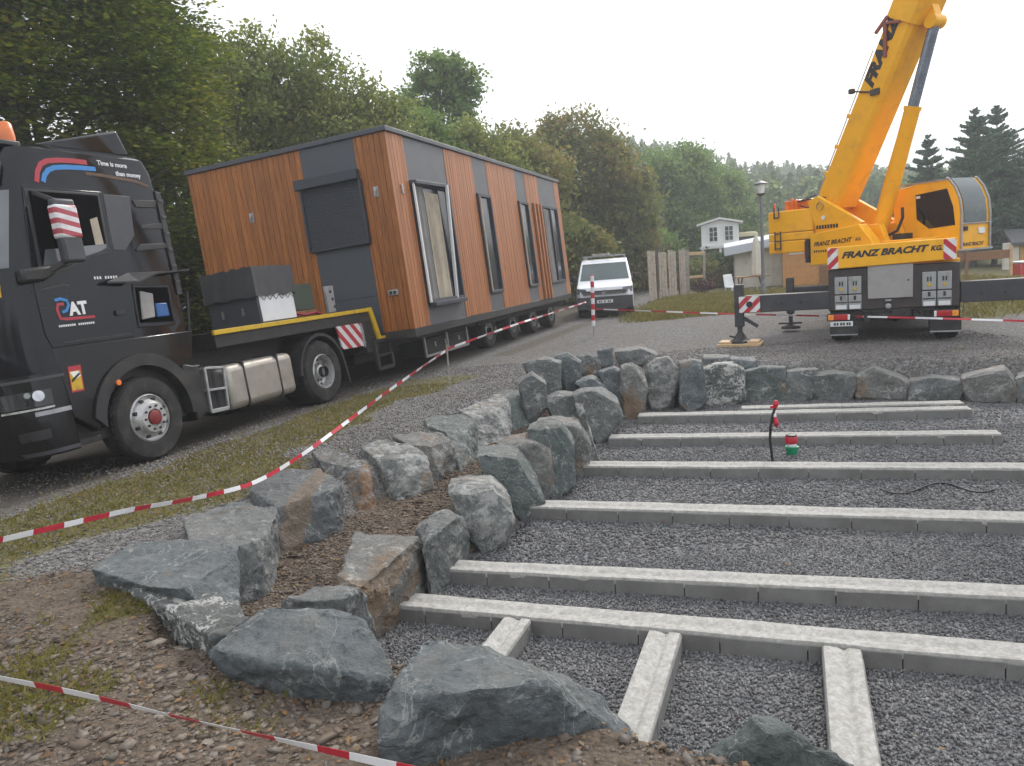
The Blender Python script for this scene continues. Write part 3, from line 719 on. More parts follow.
# grass
def grass_mesh(name, p, hgt, mt):
    n = len(p); z = ground_h(p[:, 0], p[:, 1]); a = RNG.uniform(0, 2 * np.pi, n); w = RNG.uniform(.0025, .006, n) * (1 + .05 * p[:, 1]); h = hgt * RNG.uniform(.4, 1.3, n)
    ln = RNG.normal(0, .5, (n, 2)) * h[:, None]
    v = np.zeros((n, 4, 3)); dx, dy = np.cos(a) * w, np.sin(a) * w
    v[:, 0] = np.column_stack([p[:, 0] - dx, p[:, 1] - dy, z - .01]); v[:, 1] = np.column_stack([p[:, 0] + dx, p[:, 1] + dy, z - .01])
    v[:, 2] = np.column_stack([p[:, 0] + dx * .7 + ln[:, 0] * .4, p[:, 1] + dy * .7 + ln[:, 1] * .4, z + h * .6]); v[:, 3] = np.column_stack([p[:, 0] + ln[:, 0], p[:, 1] + ln[:, 1], z + h])
    F = np.concatenate([np.arange(n)[:, None] * 4 + np.array([0, 1, 2]), np.arange(n)[:, None] * 4 + np.array([0, 2, 3])])
    return big_mesh(name, v.reshape(-1, 3), F, mt)
p = np.concatenate([uni(60000, -7, 0, 3, 13), uni(26000, 3, 10, 22, 34), uni(26000, 8.5, 20, 15, 34), uni(14000, -4, -1, 2.5, 5.0)])
zs, zg, zt = zones(p[:, 0], p[:, 1]); k = (RNG.uniform(0, 1, len(p)) < zg ** 1.4) & ~inpoly(p[:, 0], p[:, 1], I_poly); p = p[k]
hg = np.where(p[:, 1] > 15, .16, .045)
tag(grass_mesh('grass', p, hg, 'grass'), 'short yellowing grass along the track and verges', 'grass', kind='stuff')

# ================================================================== CONCRETE BEAMS
def beam(p0, p1, width, ztop, label, parent_group='concrete foundation beams in the pit', seed=0, cap=True):
    """blocks with a poured top between two world points (front top edge)"""
    a = Vector((p0[0], p0[1], 0)); b = Vector((p1[0], p1[1], 0)); L = (b - a).length; ang = math.atan2(b.y - a.y, b.x - a.x)
    t = thing('concrete_beam', label, 'beam', (a.x, a.y, PAD), ang, parent_group)
    zt = ztop - PAD; rr = random.Random(seed); mb = MB(); x = -rr.uniform(0, .3)
    while x < L:
        e = min(L, x + .5)
        if e - max(0, x) > .04:
            dz = rr.uniform(-.004, .003); dy = rr.uniform(-.004, .004)
            mb.box(max(0, x) + .003, e - .003, .0 + dy, .045 + dy, -.2, zt - .014 + dz); mb.box(max(0, x) + .003, e - .003, width - .045, width, -.2, zt - .014 + dz)
        x += .5
    mb.box(.0, .045, .046, width - .046, -.2, zt - .014); mb.box(L - .045, L, .046, width - .046, -.2, zt - .014)
    mb.build('block_row', 'block', t, bevel=.006)
    # poured concrete, slightly rough, a shallow groove along it
    n = max(6, int(L / .06)); prof = [.02, .05, .30, .36, .42, .47, .6, .8, .95, .98]; hh = [-.012, .002, .004, .000, -.013, -.015, -.002, .004, .002, -.012]
    vs = []; fs = []
    for i in range(n + 1):
        for c, hgt in zip(prof, hh):
            xx = .012 + (L - .024) * i / n; yy = c * width
            nz = noise.noise(Vector((xx * 2.3 + seed * 7, yy * 9, seed))) * .006 + noise.noise(Vector((xx * 14, yy * 30, seed))) * .0025
            ey = noise.noise(Vector((xx * 6, c, seed + 3))) * .008 if c in (.02, .98) else 0
            vs.append((xx, yy + ey, zt + hgt + nz))
    K = len(prof)
    for i in range(n):
        for j in range(K - 1): fs.append((i * K + j, (i + 1) * K + j, (i + 1) * K + j + 1, i * K + j + 1))
    base = len(vs)
    for i in range(n + 1): vs.append((.012 + (L - .024) * i / n, .02 * width, zt - .05)); vs.append((.012 + (L - .024) * i / n, .98 * width, zt - .05))
    for i in range(n):
        fs.append((base + 2 * i, base + 2 * i + 2, (i + 1) * K, i * K)); fs.append((i * K + K - 1, (i + 1) * K + K - 1, base + 2 * i + 3, base + 2 * i + 1))
    mb = MB(); mb.add(vs, fs)
    mb.build('poured_top', 'concrete', t, smooth=50)
    return t
ZB = -.40
def ext(p, q, d):
    p = np.array(p); q = np.array(q); return q + (q - p) / np.linalg.norm(q - p) * d
def bline(a, b, z=ZB, more=0):
    p = at(*a, z)[:2]; q = at(*b, z)[:2]
    if more: q = ext(p, q, more)
    return p, q
for (a, b, w, z, more, lab) in [
    ((395, 606), (1024, 662), .225, ZB, 2.2, 'nearest long concrete beam, the one the short cross beams butt against'),
    ((448, 570), (1024, 598), .21, ZB, 2.2, 'long concrete beam lying close behind the nearest one'),
    ((527, 507), (1024, 521), .24, ZB, 2.4, 'long concrete beam that starts beside the low boulder with white scars, in the middle of the pit'),
    ((582, 466.5), (1024, 469), .24, ZB, 2.4, 'long concrete beam just in front of the black hose and the red and green fitting'),
    ((608, 438), (1003, 434), .22, ZB, 0, 'shorter concrete beam just behind the red and green fitting'),
    ((637, 416), (973, 409), .22, ZB, 0, 'concrete beam second from the far boulder wall'),
    ((741, 408.5), (965, 403), .20, ZB, 0, 'shortest long beam, right at the foot of the far boulder wall')]:
    beam(*bline(a, b, z, more), w, z, lab, seed=len(lab))
def cross(a, b, c, wid, lab, more):
    # a: joint at the long beam (front top, left edge); b: further left edge point nearer to the lens
    p = at(*a, ZB)[:2]; q = at(*b, ZB)[:2]; q = ext(p, q, more)
    beam(q, p, -0 + wid, ZB - .006, lab, 'short cross beams in front of the nearest long beam', seed=int(c))
A0, A1 = bline((395, 606), (1024, 662)); Ad = (A1 - A0) / np.linalg.norm(A1 - A0)
def onA(px):   # point on the near face of beam A at pixel column px
    lo, hi = 0., 6.
    for _ in range(40):
        mid = (lo + hi) / 2; P = A0 + Ad * mid; d = np.array([P[0], P[1], ZB]) - CAM
        x = 512 + F_PX * (d @ RGT) / (d @ FWD)
        if x < px: lo = mid
        else: hi = mid
    return A0 + Ad * lo
cdir = np.array([math.cos(math.radians(-111)), math.sin(math.radians(-111))])
for px, L, wid, lab in [(532, 1.5, .20, 'short cross beam at the left, its end hidden behind the big near boulder'), (682, 1.75, .21, 'middle cross beam running down beside the tip of the big near boulder'), (862, 2.4, .215, 'right-hand cross beam running out at the bottom edge, right of the lowest boulder')]:
    P = onA(px) + cdir * .004; Q = P + cdir * L
    # local +y must point to the left edge: start at the near end and run towards the long beam
    beam(Q, P, wid, ZB - .005, lab, 'short cross beams in front of the nearest long beam', seed=px)

# ================================================================== BOULDERS
def rough_hull(name, pts, mt, seed, bev=.014, amp=.013, target=.055, lumps=.022, cuts=5, grow=1.045):
    pts = [Vector(p) for p in pts]
    c = sum(pts, Vector()) / len(pts)
    pts = [c + (p - c) * grow for p in pts]
    rr = random.Random(seed * 17 + 3)
    # split faces: shave a few corners off with planes
    bm = bmesh.new()
    for p in pts: bm.verts.new(p - c)
    bmesh.ops.convex_hull(bm, input=bm.verts)
    ext_ = max((p - c).length for p in pts)
    for _ in range(cuts):
        d = Vector((rr.uniform(-1, 1), rr.uniform(-1.2, .3), rr.uniform(-.2, 1))).normalized()
        hgt = max(v.co.dot(d) for v in bm.verts)
        bmesh.ops.bisect_plane(bm, geom=bm.verts[:] + bm.edges[:] + bm.faces[:], plane_co=d * (hgt - ext_ * rr.uniform(.03, .10)), plane_no=d, clear_outer=True)
    keep = [v.co.copy() for v in bm.verts]; bm.free(); bm = bmesh.new()
    for p in keep: bm.verts.new(p)
    r = bmesh.ops.convex_hull(bm, input=bm.verts)
    junk = [e for e in r['geom_interior'] if isinstance(e, bmesh.types.BMVert)] + [e for e in r['geom_unused'] if isinstance(e, bmesh.types.BMVert)]
    if junk: bmesh.ops.delete(bm, geom=list(set(junk)), context='VERTS')
    bmesh.ops.dissolve_limit(bm, angle_limit=math.radians(9), verts=bm.verts, edges=bm.edges)
    bmesh.ops.bevel(bm, geom=list(bm.edges), offset=bev, segments=2, profile=.6, affect='EDGES', clamp_overlap=True)
    bmesh.ops.triangulate(bm, faces=bm.faces)
    for _ in range(6):
        es = [e for e in bm.edges if e.calc_length() > target]
        if not es: break
        bmesh.ops.subdivide_edges(bm, edges=es, cuts=1, use_grid_fill=True)
        bmesh.ops.triangulate(bm, faces=[f for f in bm.faces if len(f.verts) > 3])
    bmesh.ops.recalc_face_normals(bm, faces=bm.faces)
    bm.normal_update()
    off = Vector((seed * 3.7, seed * 1.3, seed * 2.1))
    mv = []
    for v in bm.verts:
        p = v.co + off
        n = noise.fractal(p * 1.9, .9, 2.1, 3) * lumps
        n += noise.fractal(p * 7.5, .8, 2.1, 4) * amp
        n += noise.ridged_multi_fractal(Vector((p.x * 2.2, p.y * 2.2, p.z * 5.0)), .9, 2.1, 4, 1.0, 2.0) * amp * .55 - amp * .5
        n += noise.fractal(p * 24, .7, 2.1, 3) * amp * .28
        # split planes: stepped chips along one direction
        st = noise.noise(Vector((p.x * 1.7, p.y * 1.7, p.z * 6.5)))
        n += (round(st * 3) / 3) * amp * .9
        mv.append(v.co + v.normal * n)
    for v, q_ in zip(bm.verts, mv): v.co = q_
    me = bpy.data.meshes.new(name); bm.to_mesh(me); bm.free()
    me.polygons.foreach_set('use_smooth', [True] * len(me.polygons)); me.set_sharp_from_angle(angle=math.radians(30))
    me.materials.append(M[mt]); o = bpy.data.objects.new(name, me); COL.objects.link(o); o.location = c
    return o
BS = [0]
def slab(label, mt, group, top, base, zt, zb, **kw):
    kw.setdefault('cuts', 1); kw.setdefault('target', .03); kw.setdefault('amp', .017)
    """top: outline of the upper face (px, py[, z]); base: foot points seen in the photo"""
    BS[0] += 1; pts = []
    T = []
    for p in top:
        z = p[2] if len(p) > 2 else zt
        T.append(Vector(at(p[0], p[1], z)))
    B = [Vector(at(p[0], p[1], p[2] if len(p) > 2 else zb)) for p in base]
    c = sum(T, Vector()) / len(T)
    pts = T + B
    for t in T:                              # unseen underside
        q_ = c + (t - c) * .82; q_.z = zb - .12; pts.append(q_)
    for b_ in B:
        pts.append(b_ + Vector((0, 0, -.12)))
    return tag(rough_hull('boulder', pts, mt, BS[0], **kw), label, 'boulder', group)
def face(label, mt, group, outline, foot, zfoot, thick=.55, lean=.16, bulge=.06, **kw):
    kw.setdefault('cuts', 2); kw.setdefault('lumps', .014); kw.setdefault('grow', 1.10)
    """outline of a boulder seen from the front; it stands at the foot pixel, leans back and has real thickness"""
    BS[0] += 1
    f0 = Vector(at(foot[0], foot[1], zfoot)); dirv = Vector((f0.x, f0.y, 0)).normalized()
    P = []
    for (x, y) in outline:
        d = Vector(ray(x, y)); t = (f0 - Vector(CAM)).dot(dirv) / d.dot(dirv); p = Vector(CAM) + d * t
        # push back with height, along the ray so the outline stays where it is
        k = max(0, p.z - f0.z) * lean
        t2 = t + k / d.dot(dirv); P.append(Vector(CAM) + d * t2)
    c = sum(P, Vector()) / len(P); pts = list(P)
    rq = random.Random(BS[0] * 5 + 1)
    for p in P: pts.append(c + (p - c) * rq.uniform(.82, 1.0) - dirv * bulge * rq.uniform(.5, 1.3))
    for p in P:
        q_ = c + (p - c) * .95 + dirv * thick; q_.z = min(q_.z, c.z + (p.z - c.z) * .8); pts.append(q_)
    low = min(p.z for p in P)
    for p in P:
        if p.z < low + .12: pts.append(Vector((p.x, p.y, p.z - .12)) + dirv * .05)
    return tag(rough_hull('boulder', pts, mt, BS[0], **kw), label, 'boulder', group)
GU = 'boulders of the upper row along the road'; GL = 'boulders of the lower row along the pit'; GW = 'boulders of the far wall of the pit'; GB = 'boulders at the near edge of the pit'
R1, RB, RW, RR, RT, RE = 'rock_grey', 'rock_blue', 'rock_white', 'rock_rust', 'rock_tan', 'rock_teal'
# --- upper row, near to far
slab('broad flat blue-grey slab at the near left end of the upper row', RB, GU, [(92, 569), (140, 544), (200, 543), (234, 550), (212, 578), (196, 590), (150, 587)], [(110, 590), (160, 608), (205, 604), (238, 607)], .10, -.12)
slab('low slab with a patch of white lichen, nearest of the upper row', 'rock_lichen', GU, [(134, 590), (180, 584), (212, 588), (247, 618), (215, 640), (186, 622)], [(160, 612), (185, 640), (212, 660), (240, 640)], .02, -.12)
slab('rough grey block right behind the broad flat slab', R1, GU, [(186, 520), (232, 504), (276, 512), (268, 534), (244, 548), (192, 544)], [(236, 598), (262, 590), (274, 570), (278, 545)], .10, -.20)
slab('large dark boulder with a brown stripe and a pale vein, below the tape', 'rock_stripe', GU, [(250, 490), (275, 473), (318, 471), (340, 486), (331, 492), (300, 489), (277, 508)], [(276, 558), (300, 549), (341, 530)], .08, -.26)
slab('boulder with an orange-brown front face in the upper row', 'rock_rustface', GU, [(312, 452), (330, 449), (366, 464), (358, 470), (345, 468), (320, 462)], [(322, 492), (349, 516), (377, 507)], .08, -.26)
slab('boulder splashed white on its front, right of the orange-brown faced one', RW, GU, [(362, 448), (380, 442), (408, 446), (424, 456), (406, 462), (378, 461)], [(378, 491), (398, 500), (432, 488), (428, 470)], .06, -.25)
slab('olive grey boulder directly right of the white-splashed one', RT, GU, [(395, 438), (420, 433), (443, 436), (449, 442), (432, 447), (410, 445)], [(434, 482), (458, 467), (454, 452)], .06, -.25)
slab('wedge-shaped boulder with a flat greenish top in the middle of the upper row', RE, GU, [(418, 422), (440, 416), (458, 413), (477, 418), (468, 428), (446, 433)], [(446, 446), (461, 470), (476, 455)], .06, -.25)
slab('boulder streaked with white quartz behind the flat-topped wedge', RW, GU, [(459, 411), (480, 403), (498, 396), (509, 403), (494, 413), (474, 418)], [(477, 449), (510, 438), (510, 424)], .06, -.25)
slab('low teal boulder right of the quartz-streaked one', RE, GU, [(488, 397), (505, 391), (522, 391), (528, 398), (508, 404)], [(508, 433), (530, 424), (529, 410)], .05, -.25)
face('tall narrow grey boulder, tenth along the upper row', R1, GU, [(519, 383), (532, 375), (545, 384), (546, 407), (527, 421), (524, 400)], (532, 420), -.2)
face('pale grey boulder under the roadside edge, beside a tuft of dry weeds', R1, GU, [(525, 366), (543, 359), (560, 363), (560, 388), (548, 402), (538, 388)], (550, 401), -.2)
face('upright grey boulder near the far end of the upper row', RB, GU, [(556, 358), (568, 355), (580, 363), (580, 390), (566, 396), (558, 378)], (568, 395), -.2)
face('small square boulder closing the far end of the upper row', R1, GU, [(578, 357), (588, 354), (600, 360), (600, 374), (588, 376), (578, 372)], (590, 375), -.16, thick=.35)
face('dark grey cube-shaped stone at the corner where the two walls meet', RB, GU, [(598, 350), (612, 349), (613, 366), (599, 367)], (606, 367), -.05, thick=.3, bev=.015)
face('flat grey stone lying on the road edge above the corner', R1, GU, [(616, 352), (640, 349), (656, 355), (650, 364), (622, 363)], (636, 364), -.10, thick=.6)
# --- lower row, near to far
slab('big blue-grey slab with pale cracks in the foreground, left of the near beam', RB, GL, [(216, 650, .02), (268, 610, .12), (310, 614, .12), (345, 611, .10), (362, 622, .08), (372, 652, -.02), (330, 668, .0), (265, 664, .0)], [(214, 662), (250, 680), (330, 694), (396, 690), (382, 662)], .10, -.16)
slab('thin arched grey stone tucked behind the big foreground slab', R1, GL, [(283, 602), (318, 589), (345, 587), (358, 590), (345, 600), (318, 602)], [(290, 612), (330, 616), (373, 626), (368, 604)], -.02, -.34)
slab('large pointed pale-grey boulder touching the end of the nearest beam', RT, GL, [(338, 582), (350, 560), (356, 536), (385, 537), (416, 541), (404, 548), (376, 566), (360, 590)], [(383, 628), (396, 606), (432, 593), (441, 579)], -.06, -.52)
slab('grey pyramid-topped boulder next to the end of the second beam', R1, GL, [(416, 523), (432, 515), (447, 510), (458, 518), (440, 532), (424, 545)], [(443, 579), (455, 562), (472, 550), (466, 530)], -.06, -.52)
face('rounded boulder with a white scar on its front, low by the pit floor', RW, GL, [(451, 494), (466, 489), (492, 490), (508, 505), (513, 522), (503, 540), (483, 551), (471, 538), (459, 511)], (485, 550), -.52, lean=.28)
face('big blue-green boulder with a smooth round top in the lower row', RE, GL, [(479, 459), (492, 456), (518, 458), (532, 478), (541, 500), (524, 520), (510, 510), (488, 482)], (524, 518), -.52, lean=.22)
face('tall olive boulder behind the smooth blue-green one', RT, GL, [(499, 452), (512, 446), (532, 442), (550, 452), (553, 494), (537, 500), (524, 474)], (545, 497), -.52, lean=.22)
face('tall teal boulder with an upright split face in the lower row', RE, GL, [(530, 433), (545, 427), (560, 427), (572, 446), (574, 480), (554, 496), (550, 460)], (556, 494), -.52, lean=.25)
face('tan flat-faced boulder beside the end of the fourth beam', RT, GL, [(538, 426), (560, 423), (579, 426), (590, 450), (587, 470), (573, 478), (568, 450)], (577, 476), -.52, lean=.25)
face('wide grey boulder above the tan flat-faced one', R1, GL, [(544, 402), (560, 396), (577, 397), (583, 415), (580, 428), (560, 426)], (566, 428), -.36, lean=.22)
face('thin pale upright stone sliver between two lower-row boulders', RW, GL, [(576, 406), (582, 406), (590, 430), (598, 458), (591, 460), (583, 432)], (594, 460), -.50, thick=.12, bulge=.02, bev=.01, lumps=.01, lean=.1)
face('large mottled grey boulder at the ends of the fifth and sixth beams', R1, GL, [(574, 397), (588, 392), (603, 392), (616, 402), (621, 416), (612, 436), (598, 445), (584, 420)], (602, 442), -.52, lean=.22)
face('round-topped blue boulder high in the inner corner', RB, GL, [(577, 384), (592, 379), (604, 386), (614, 398), (608, 404), (590, 396)], (600, 402), -.25, lean=.22)
face('narrow dark boulder wedged into the inner corner of the pit', RB, GL, [(600, 374), (614, 369), (624, 374), (626, 402), (620, 414), (610, 396)], (618, 412), -.45, lean=.2)
# --- far wall, left to right
face('tall pale upright boulder, leftmost of the far wall', RT, GW, [(622, 368), (632, 365), (643, 372), (647, 391), (640, 415), (626, 420), (622, 395)], (630, 419), -.52)
face('boulder with a white cap and a rusty round mark, second of the far wall', RW, GW, [(648, 368), (657, 361), (668, 359), (680, 374), (672, 386), (669, 408), (651, 408), (646, 390)], (660, 409), -.52)
face('narrow blue boulder right of the white-capped one', RB, GW, [(680, 365), (692, 362), (701, 364), (706, 400), (690, 411), (680, 402)], (692, 410), -.52)
face('rounded boulder speckled all over with white lichen in the far wall', 'rock_lichen', GW, [(704, 371), (716, 366), (732, 365), (743, 372), (743, 396), (720, 406), (706, 404)], (722, 405), -.52)
face('flat cap stone above the lichen-speckled boulder', R1, GW, [(704, 358), (729, 358), (730, 365), (705, 367)], (716, 368), -.08, thick=.5, bev=.02, lumps=.02)
face('flat dark cap stone, right of the other cap stone', RB, GW, [(731, 360), (755, 361), (756, 367), (742, 369), (732, 366)], (744, 370), -.08, thick=.5, bev=.02, lumps=.02)
face('broad square teal block in the far wall behind the red plug', RE, GW, [(743, 373), (762, 369), (784, 369), (783, 398), (743, 401)], (764, 401), -.52, bev=.02, lumps=.02)
face('smaller square block right of the broad teal one', R1, GW, [(786, 373), (816, 371), (812, 399), (785, 401)], (798, 400), -.52, bev=.02, lumps=.02)
face('round-bottomed grey boulder in the middle of the far wall', R1, GW, [(815, 376), (835, 374), (854, 376), (855, 388), (850, 398), (822, 400), (812, 394)], (834, 400), -.52)
face('long boulder with a peaked top and a pale edge in the far wall', RT, GW, [(857, 378), (874, 369), (895, 377), (907, 383), (907, 398), (872, 400), (857, 396)], (880, 400), -.52)
face('low wide boulder half under the gravel, right of the peaked one', R1, GW, [(910, 382), (935, 379), (959, 381), (965, 399), (909, 400)], (936, 400), -.52)
face('big squarish olive boulder near the right end of the far wall', RT, GW, [(963, 379), (985, 373), (1004, 370), (1014, 383), (1013, 400), (972, 402), (965, 392)], (990, 402), -.52)
face('boulder cut off by the right edge of the photo, last of the far wall', R1, GW, [(1017, 379), (1035, 374), (1052, 380), (1055, 402), (1018, 402)], (1034, 402), -.52)
# --- near edge
slab('huge jagged slab with a pale vein lying across the bottom middle', RB, GB, [(392, 690, .06), (405, 668, .06), (424, 644, .02), (440, 643, .02), (474, 650, .03), (537, 668, -.02), (586, 690, -.12), (540, 684, .05), (480, 690, .10), (440, 698, .10)], [(384, 712, .0), (386, 738, -.06), (410, 742, -.08), (445, 718, -.08), (498, 706, -.10), (537, 706, -.10), (579, 719, -.16), (614, 734, -.26), (637, 746, -.38)], 0, -.2, cuts=0)
slab('pointed boulder at the bottom edge, left of the right-hand cross beam', RE, GB, [(752, 719, -.12), (768, 720, -.12), (794, 734, -.16), (770, 735, -.1)], [(690, 772, -.34), (740, 790, -.34), (800, 790, -.38), (856, 772, -.42)], -.12, -.40, cuts=0)

# ================================================================== BARRIER TAPE AND STAKES
def tape_thing(name, label, path, width, nseg, tilt=0.0, first=0, block=.30):
    """path: list of 3D points; alternate red and white blocks along its length"""
    pts = [Vector(p) for p in path]
    L = [0]
    for a, b in zip(pts[:-1], pts[1:]): L.append(L[-1] + (b - a).length)
    def P(s):
        for i in range(len(L) - 1):
            if s <= L[i + 1] + 1e-9:
                t = (s - L[i]) / (L[i + 1] - L[i]); 
                p0 = pts[max(0, i - 1)]; p1 = pts[i]; p2 = pts[i + 1]; p3 = pts[min(len(pts) - 1, i + 2)]
                return .5 * ((2 * p1) + (p2 - p0) * t + (2 * p0 - 5 * p1 + 4 * p2 - p3) * t * t + (3 * p1 - p0 - 3 * p2 + p3) * t ** 3)
        return pts[-1]
    n = max(nseg, int(L[-1] / .05)); vs = []; fs = []; mi = []
    for i in range(n + 1):
        s = L[-1] * i / n; p = P(s); q_ = P(min(L[-1], s + .02)); r_ = P(max(0, s - .02)); d = (q_ - r_).normalized()
        side = d.cross(Vector((0, 0, 1))).normalized(); up = side.cross(d)
        a = tilt + .35 * math.sin(s * 1.3) + .2 * math.sin(s * 4.1 + 1)
        w = (up * math.cos(a) + side * math.sin(a)) * width / 2; nn = (side * math.cos(a) - up * math.sin(a)) * .0006
        vs += [p - w - nn, p + w - nn, p + w + nn, p - w + nn]
    for i in range(n):
        k = (int(L[-1] * (i + .5) / n / block) + first) % 2
        for j in range(4):
            fs.append((4 * i + j, 4 * i + (j + 1) % 4, 4 * i + 4 + (j + 1) % 4, 4 * i + 4 + j)); mi.append(k)
    mb = MB(); mb.v = [tuple(v) for v in vs]; mb.f = fs; mb.mi = mi
    o = mb.build(name, ['tape_red', 'tape_white'], None)
    return tag(o, label, 'barrier tape')
def on_line(pxs, A, B):
    """points seen at pxs that lie in the upright plane through A and B"""
    A = Vector((A[0], A[1], 0)); B = Vector((B[0], B[1], 0)); n = Vector((-(B - A).y, (B - A).x, 0)).normalized(); r = []
    for x, y in pxs:
        d = Vector(ray(x, y)); t = (A - Vector(CAM)).dot(n) / d.dot(n); r.append(Vector(CAM) + d * t)
    return r
stake_p = at(452, 410, 0.0); pole_p = at(594, 337, 0.0)
A_ = aty(0, 543, 4.2)
tape_thing('barrier_tape', 'red and white tape sagging from the left edge up to the thin wooden stake', on_line([(-60, 552), (0, 540), (60, 526), (130, 510), (200, 497), (255, 482), (300, 456), (340, 427), (380, 397), (415, 372), (447, 350)], A_, stake_p), .036, 120, first=1, block=.185)
tape_thing('barrier_tape', 'red and white tape running from the wooden stake to the striped pole', on_line([(447, 349), (480, 337), (520, 323), (555, 312), (586, 302)], stake_p, pole_p), .034, 60, block=.4)
end_p = aty(1075, 322, 11.5)
tape_thing('barrier_tape', 'red and white tape stretched from the striped pole across behind the crane', on_line([(594, 309), (650, 311), (720, 313.5), (800, 315.5), (880, 317), (960, 319), (1024, 321), (1075, 322)], pole_p, end_p), .034, 100, block=.45)
B0 = aty(-60, 664, 3.3); B1 = aty(400, 767, 2.75)
tape_thing('barrier_tape', 'red and white tape crossing the stony earth at the bottom left corner', on_line([(-90, 660), (0, 678), (80, 694), (160, 713), (240, 731), (320, 749), (400, 767), (560, 800)], B0, B1), .038, 80, tilt=.2, block=.175)
mb = MB(); p = Vector(stake_p); tp_ = Vector(aty(446.5, 344, p.y)); mb.bar(p + Vector((0, 0, -.2)), tp_, .018, .022)
t = mb.build('wooden_stake', 'old_wood', None, bevel=.004); tag(t, 'thin grey wooden stake holding up the tape beside the trailer', 'stake')
t = thing('marker_pole', 'red and white striped marker pole in front of the white van', 'pole', pole_p)
top = Vector(aty(592, 276, pole_p[1])) - Vector(pole_p); foot = Vector((0, 0, 0)); zc = Vector(aty(593.5, 326, pole_p[1])) - Vector(pole_p)
mb = MB(); mb.tube(foot + Vector((0, 0, -.2)), zc, .014); mb.build('spike', 'galv', t)
mb = MB(); N = 9
for i in range(N):
    mb.slot(i % 2); a = zc.lerp(top, i / N); b = zc.lerp(top, (i + 1) / N); mb.tube(a, b, .047, .047, 12)
mb.build('striped_tube', ['tape_white', 'tape_red'], t, smooth=40)
mb = MB(); mb.tube(top, top + Vector((0, 0, .03)), .05, .03, 12); mb.build('cap', 'tape_red', t)
t = thing('marker_pole', 'striped end pole of the long tape at the far right', 'pole', (end_p[0], end_p[1], 0))
mb = MB()
for i in range(6): mb.slot(i % 2); mb.tube((0, 0, i * .2), (0, 0, (i + 1) * .2), .03)
mb.build('striped_tube', ['tape_red', 'tape_white'], t)

# ================================================================== SMALL THINGS IN THE PIT
hb = Vector(at(773, 462, PAD))
t = thing('hose', 'black cable conduit standing up out of the gravel with a red plug on its end', 'hose', hb)
def off(px, py, Y): return Vector(aty(px, py, Y)) - hb
Yh = hb.y
pth = [Vector((0, 0, -.05)), off(771.5, 452, Yh), off(770, 440, Yh), off(770.5, 428, Yh), off(773, 414, Yh), off(776, 405, Yh)]
mb = MB(); mb.path(pth, .016, 8); mb.build('conduit', 'hose', t, smooth=60)
mb = MB(); a = off(775, 408, Yh); mb.tube(a, a + Vector((.01, 0, .045)), .022, .03, 10); mb.tube(a + Vector((.01, 0, .045)), a + Vector((.015, 0, .085)), .034, .02, 10); mb.box(a.x - .05, a.x - .005, a.y - .015, a.y + .015, a.z + .0, a.z + .03); mb.build('red_plug', 'red_plastic', t, smooth=40)
mb = MB(); a = off(774.5, 414, Yh); mb.tube(a, a + Vector((.0, 0, -.03)), .02, .022, 10); mb.build('white_collar', 'white', t)
mb = MB(); a = off(774.6, 417, Yh); mb.tube(a, a + Vector((.012, -.01, -.07)), .02, .032, 10); mb.tube(a + Vector((.012, -.01, -.07)), a + Vector((.02, -.01, -.12)), .032, .01, 10); mb.build('red_tag', 'red_plastic', t, smooth=40)
fb = Vector(at(792, 455, PAD))
t = thing('pipe_fitting', 'small pipe fitting with green base and red cap standing on the gravel', 'fitting', fb)
mb = MB(); mb.lathe([(.05, 0), (.058, .02), (.075, .075), (.078, .105), (.05, .108)], (0, 0, 0), 'z', 18); mb.build('green_base', 'green_plastic', t, smooth=40)
mb = MB(); mb.lathe([(.05, .10), (.052, .13), (.035, .15), (.035, .16)], (0, 0, 0), 'z', 18); mb.build('white_ring', 'white', t, smooth=40)
mb = MB(); mb.lathe([(.055, .135), (.07, .15), (.072, .215), (.06, .23)], (.0, 0.012, 0), 'z', 18); mb.build('red_cap', 'red_plastic', t, smooth=40)
mb = MB(); mb.lathe([(.062, .225), (.062, .245), (.03, .252), (.001, .252)], (0, .012, 0), 'z', 18); mb.build('black_lid', 'black_plastic', t, smooth=40)
mb = MB(); c0 = Vector(at(890, 488, PAD))
pts = []
for i in range(40):
    u_ = i / 39; px = 880 + 115 * u_; py = 489 + 5 * math.sin(u_ * 9) - 2 * u_; q_ = Vector(at(px, py, PAD + .025)); pts.append(q_)
mb.path(pts, .008, 6); o = mb.build('cable', 'hose', None, smooth=60); tag(o, 'thin black cable lying loose on the gravel at the right of the pit', 'cable')

# ================================================================== TRUCK
LEAN = math.radians(5)
e3 = Vector((TE[0], TE[1], 0)); nh = Vector((TN[0], TN[1], 0)); z3 = Vector((0, 0, 1))
up3 = z3 * math.cos(LEAN) - nh * math.sin(LEAN); n3 = nh * math.cos(LEAN) + z3 * math.sin(LEAN); TA3 = Vector((TA[0], TA[1], 0))
def frame(x, y, z, o):
    m = Matrix.Identity(4)
    for i in range(3): m[i][0] = x[i]; m[i][1] = y[i]; m[i][2] = z[i]; m[i][3] = o[i]
    return m
MT = frame(e3, -n3, up3, TA3)
def tp(px, py, y=0.0):
    P0 = TA3 - n3 * y; d = Vector(ray(px, py)); t = (P0 - Vector(CAM)).dot(n3) / d.dot(n3); p = Vector(CAM) + d * t - TA3
    return (p.dot(e3), p.dot(up3))
def z4(o, s, *pts): return [(o[0] + x / s, o[1] + y / s) for x, y in pts]
ZA = ((0, 100), 3.99); ZBB = ((0, 280), 3.99); ZC = ((160, 230), 3.99); ZD = ((90, 220), 6.827); ZE = ((0, 120), 4.255)
def TP(zm, *pts, y=0.0): return [tp(*p, y) for p in z4(zm[0], zm[1], *pts)]

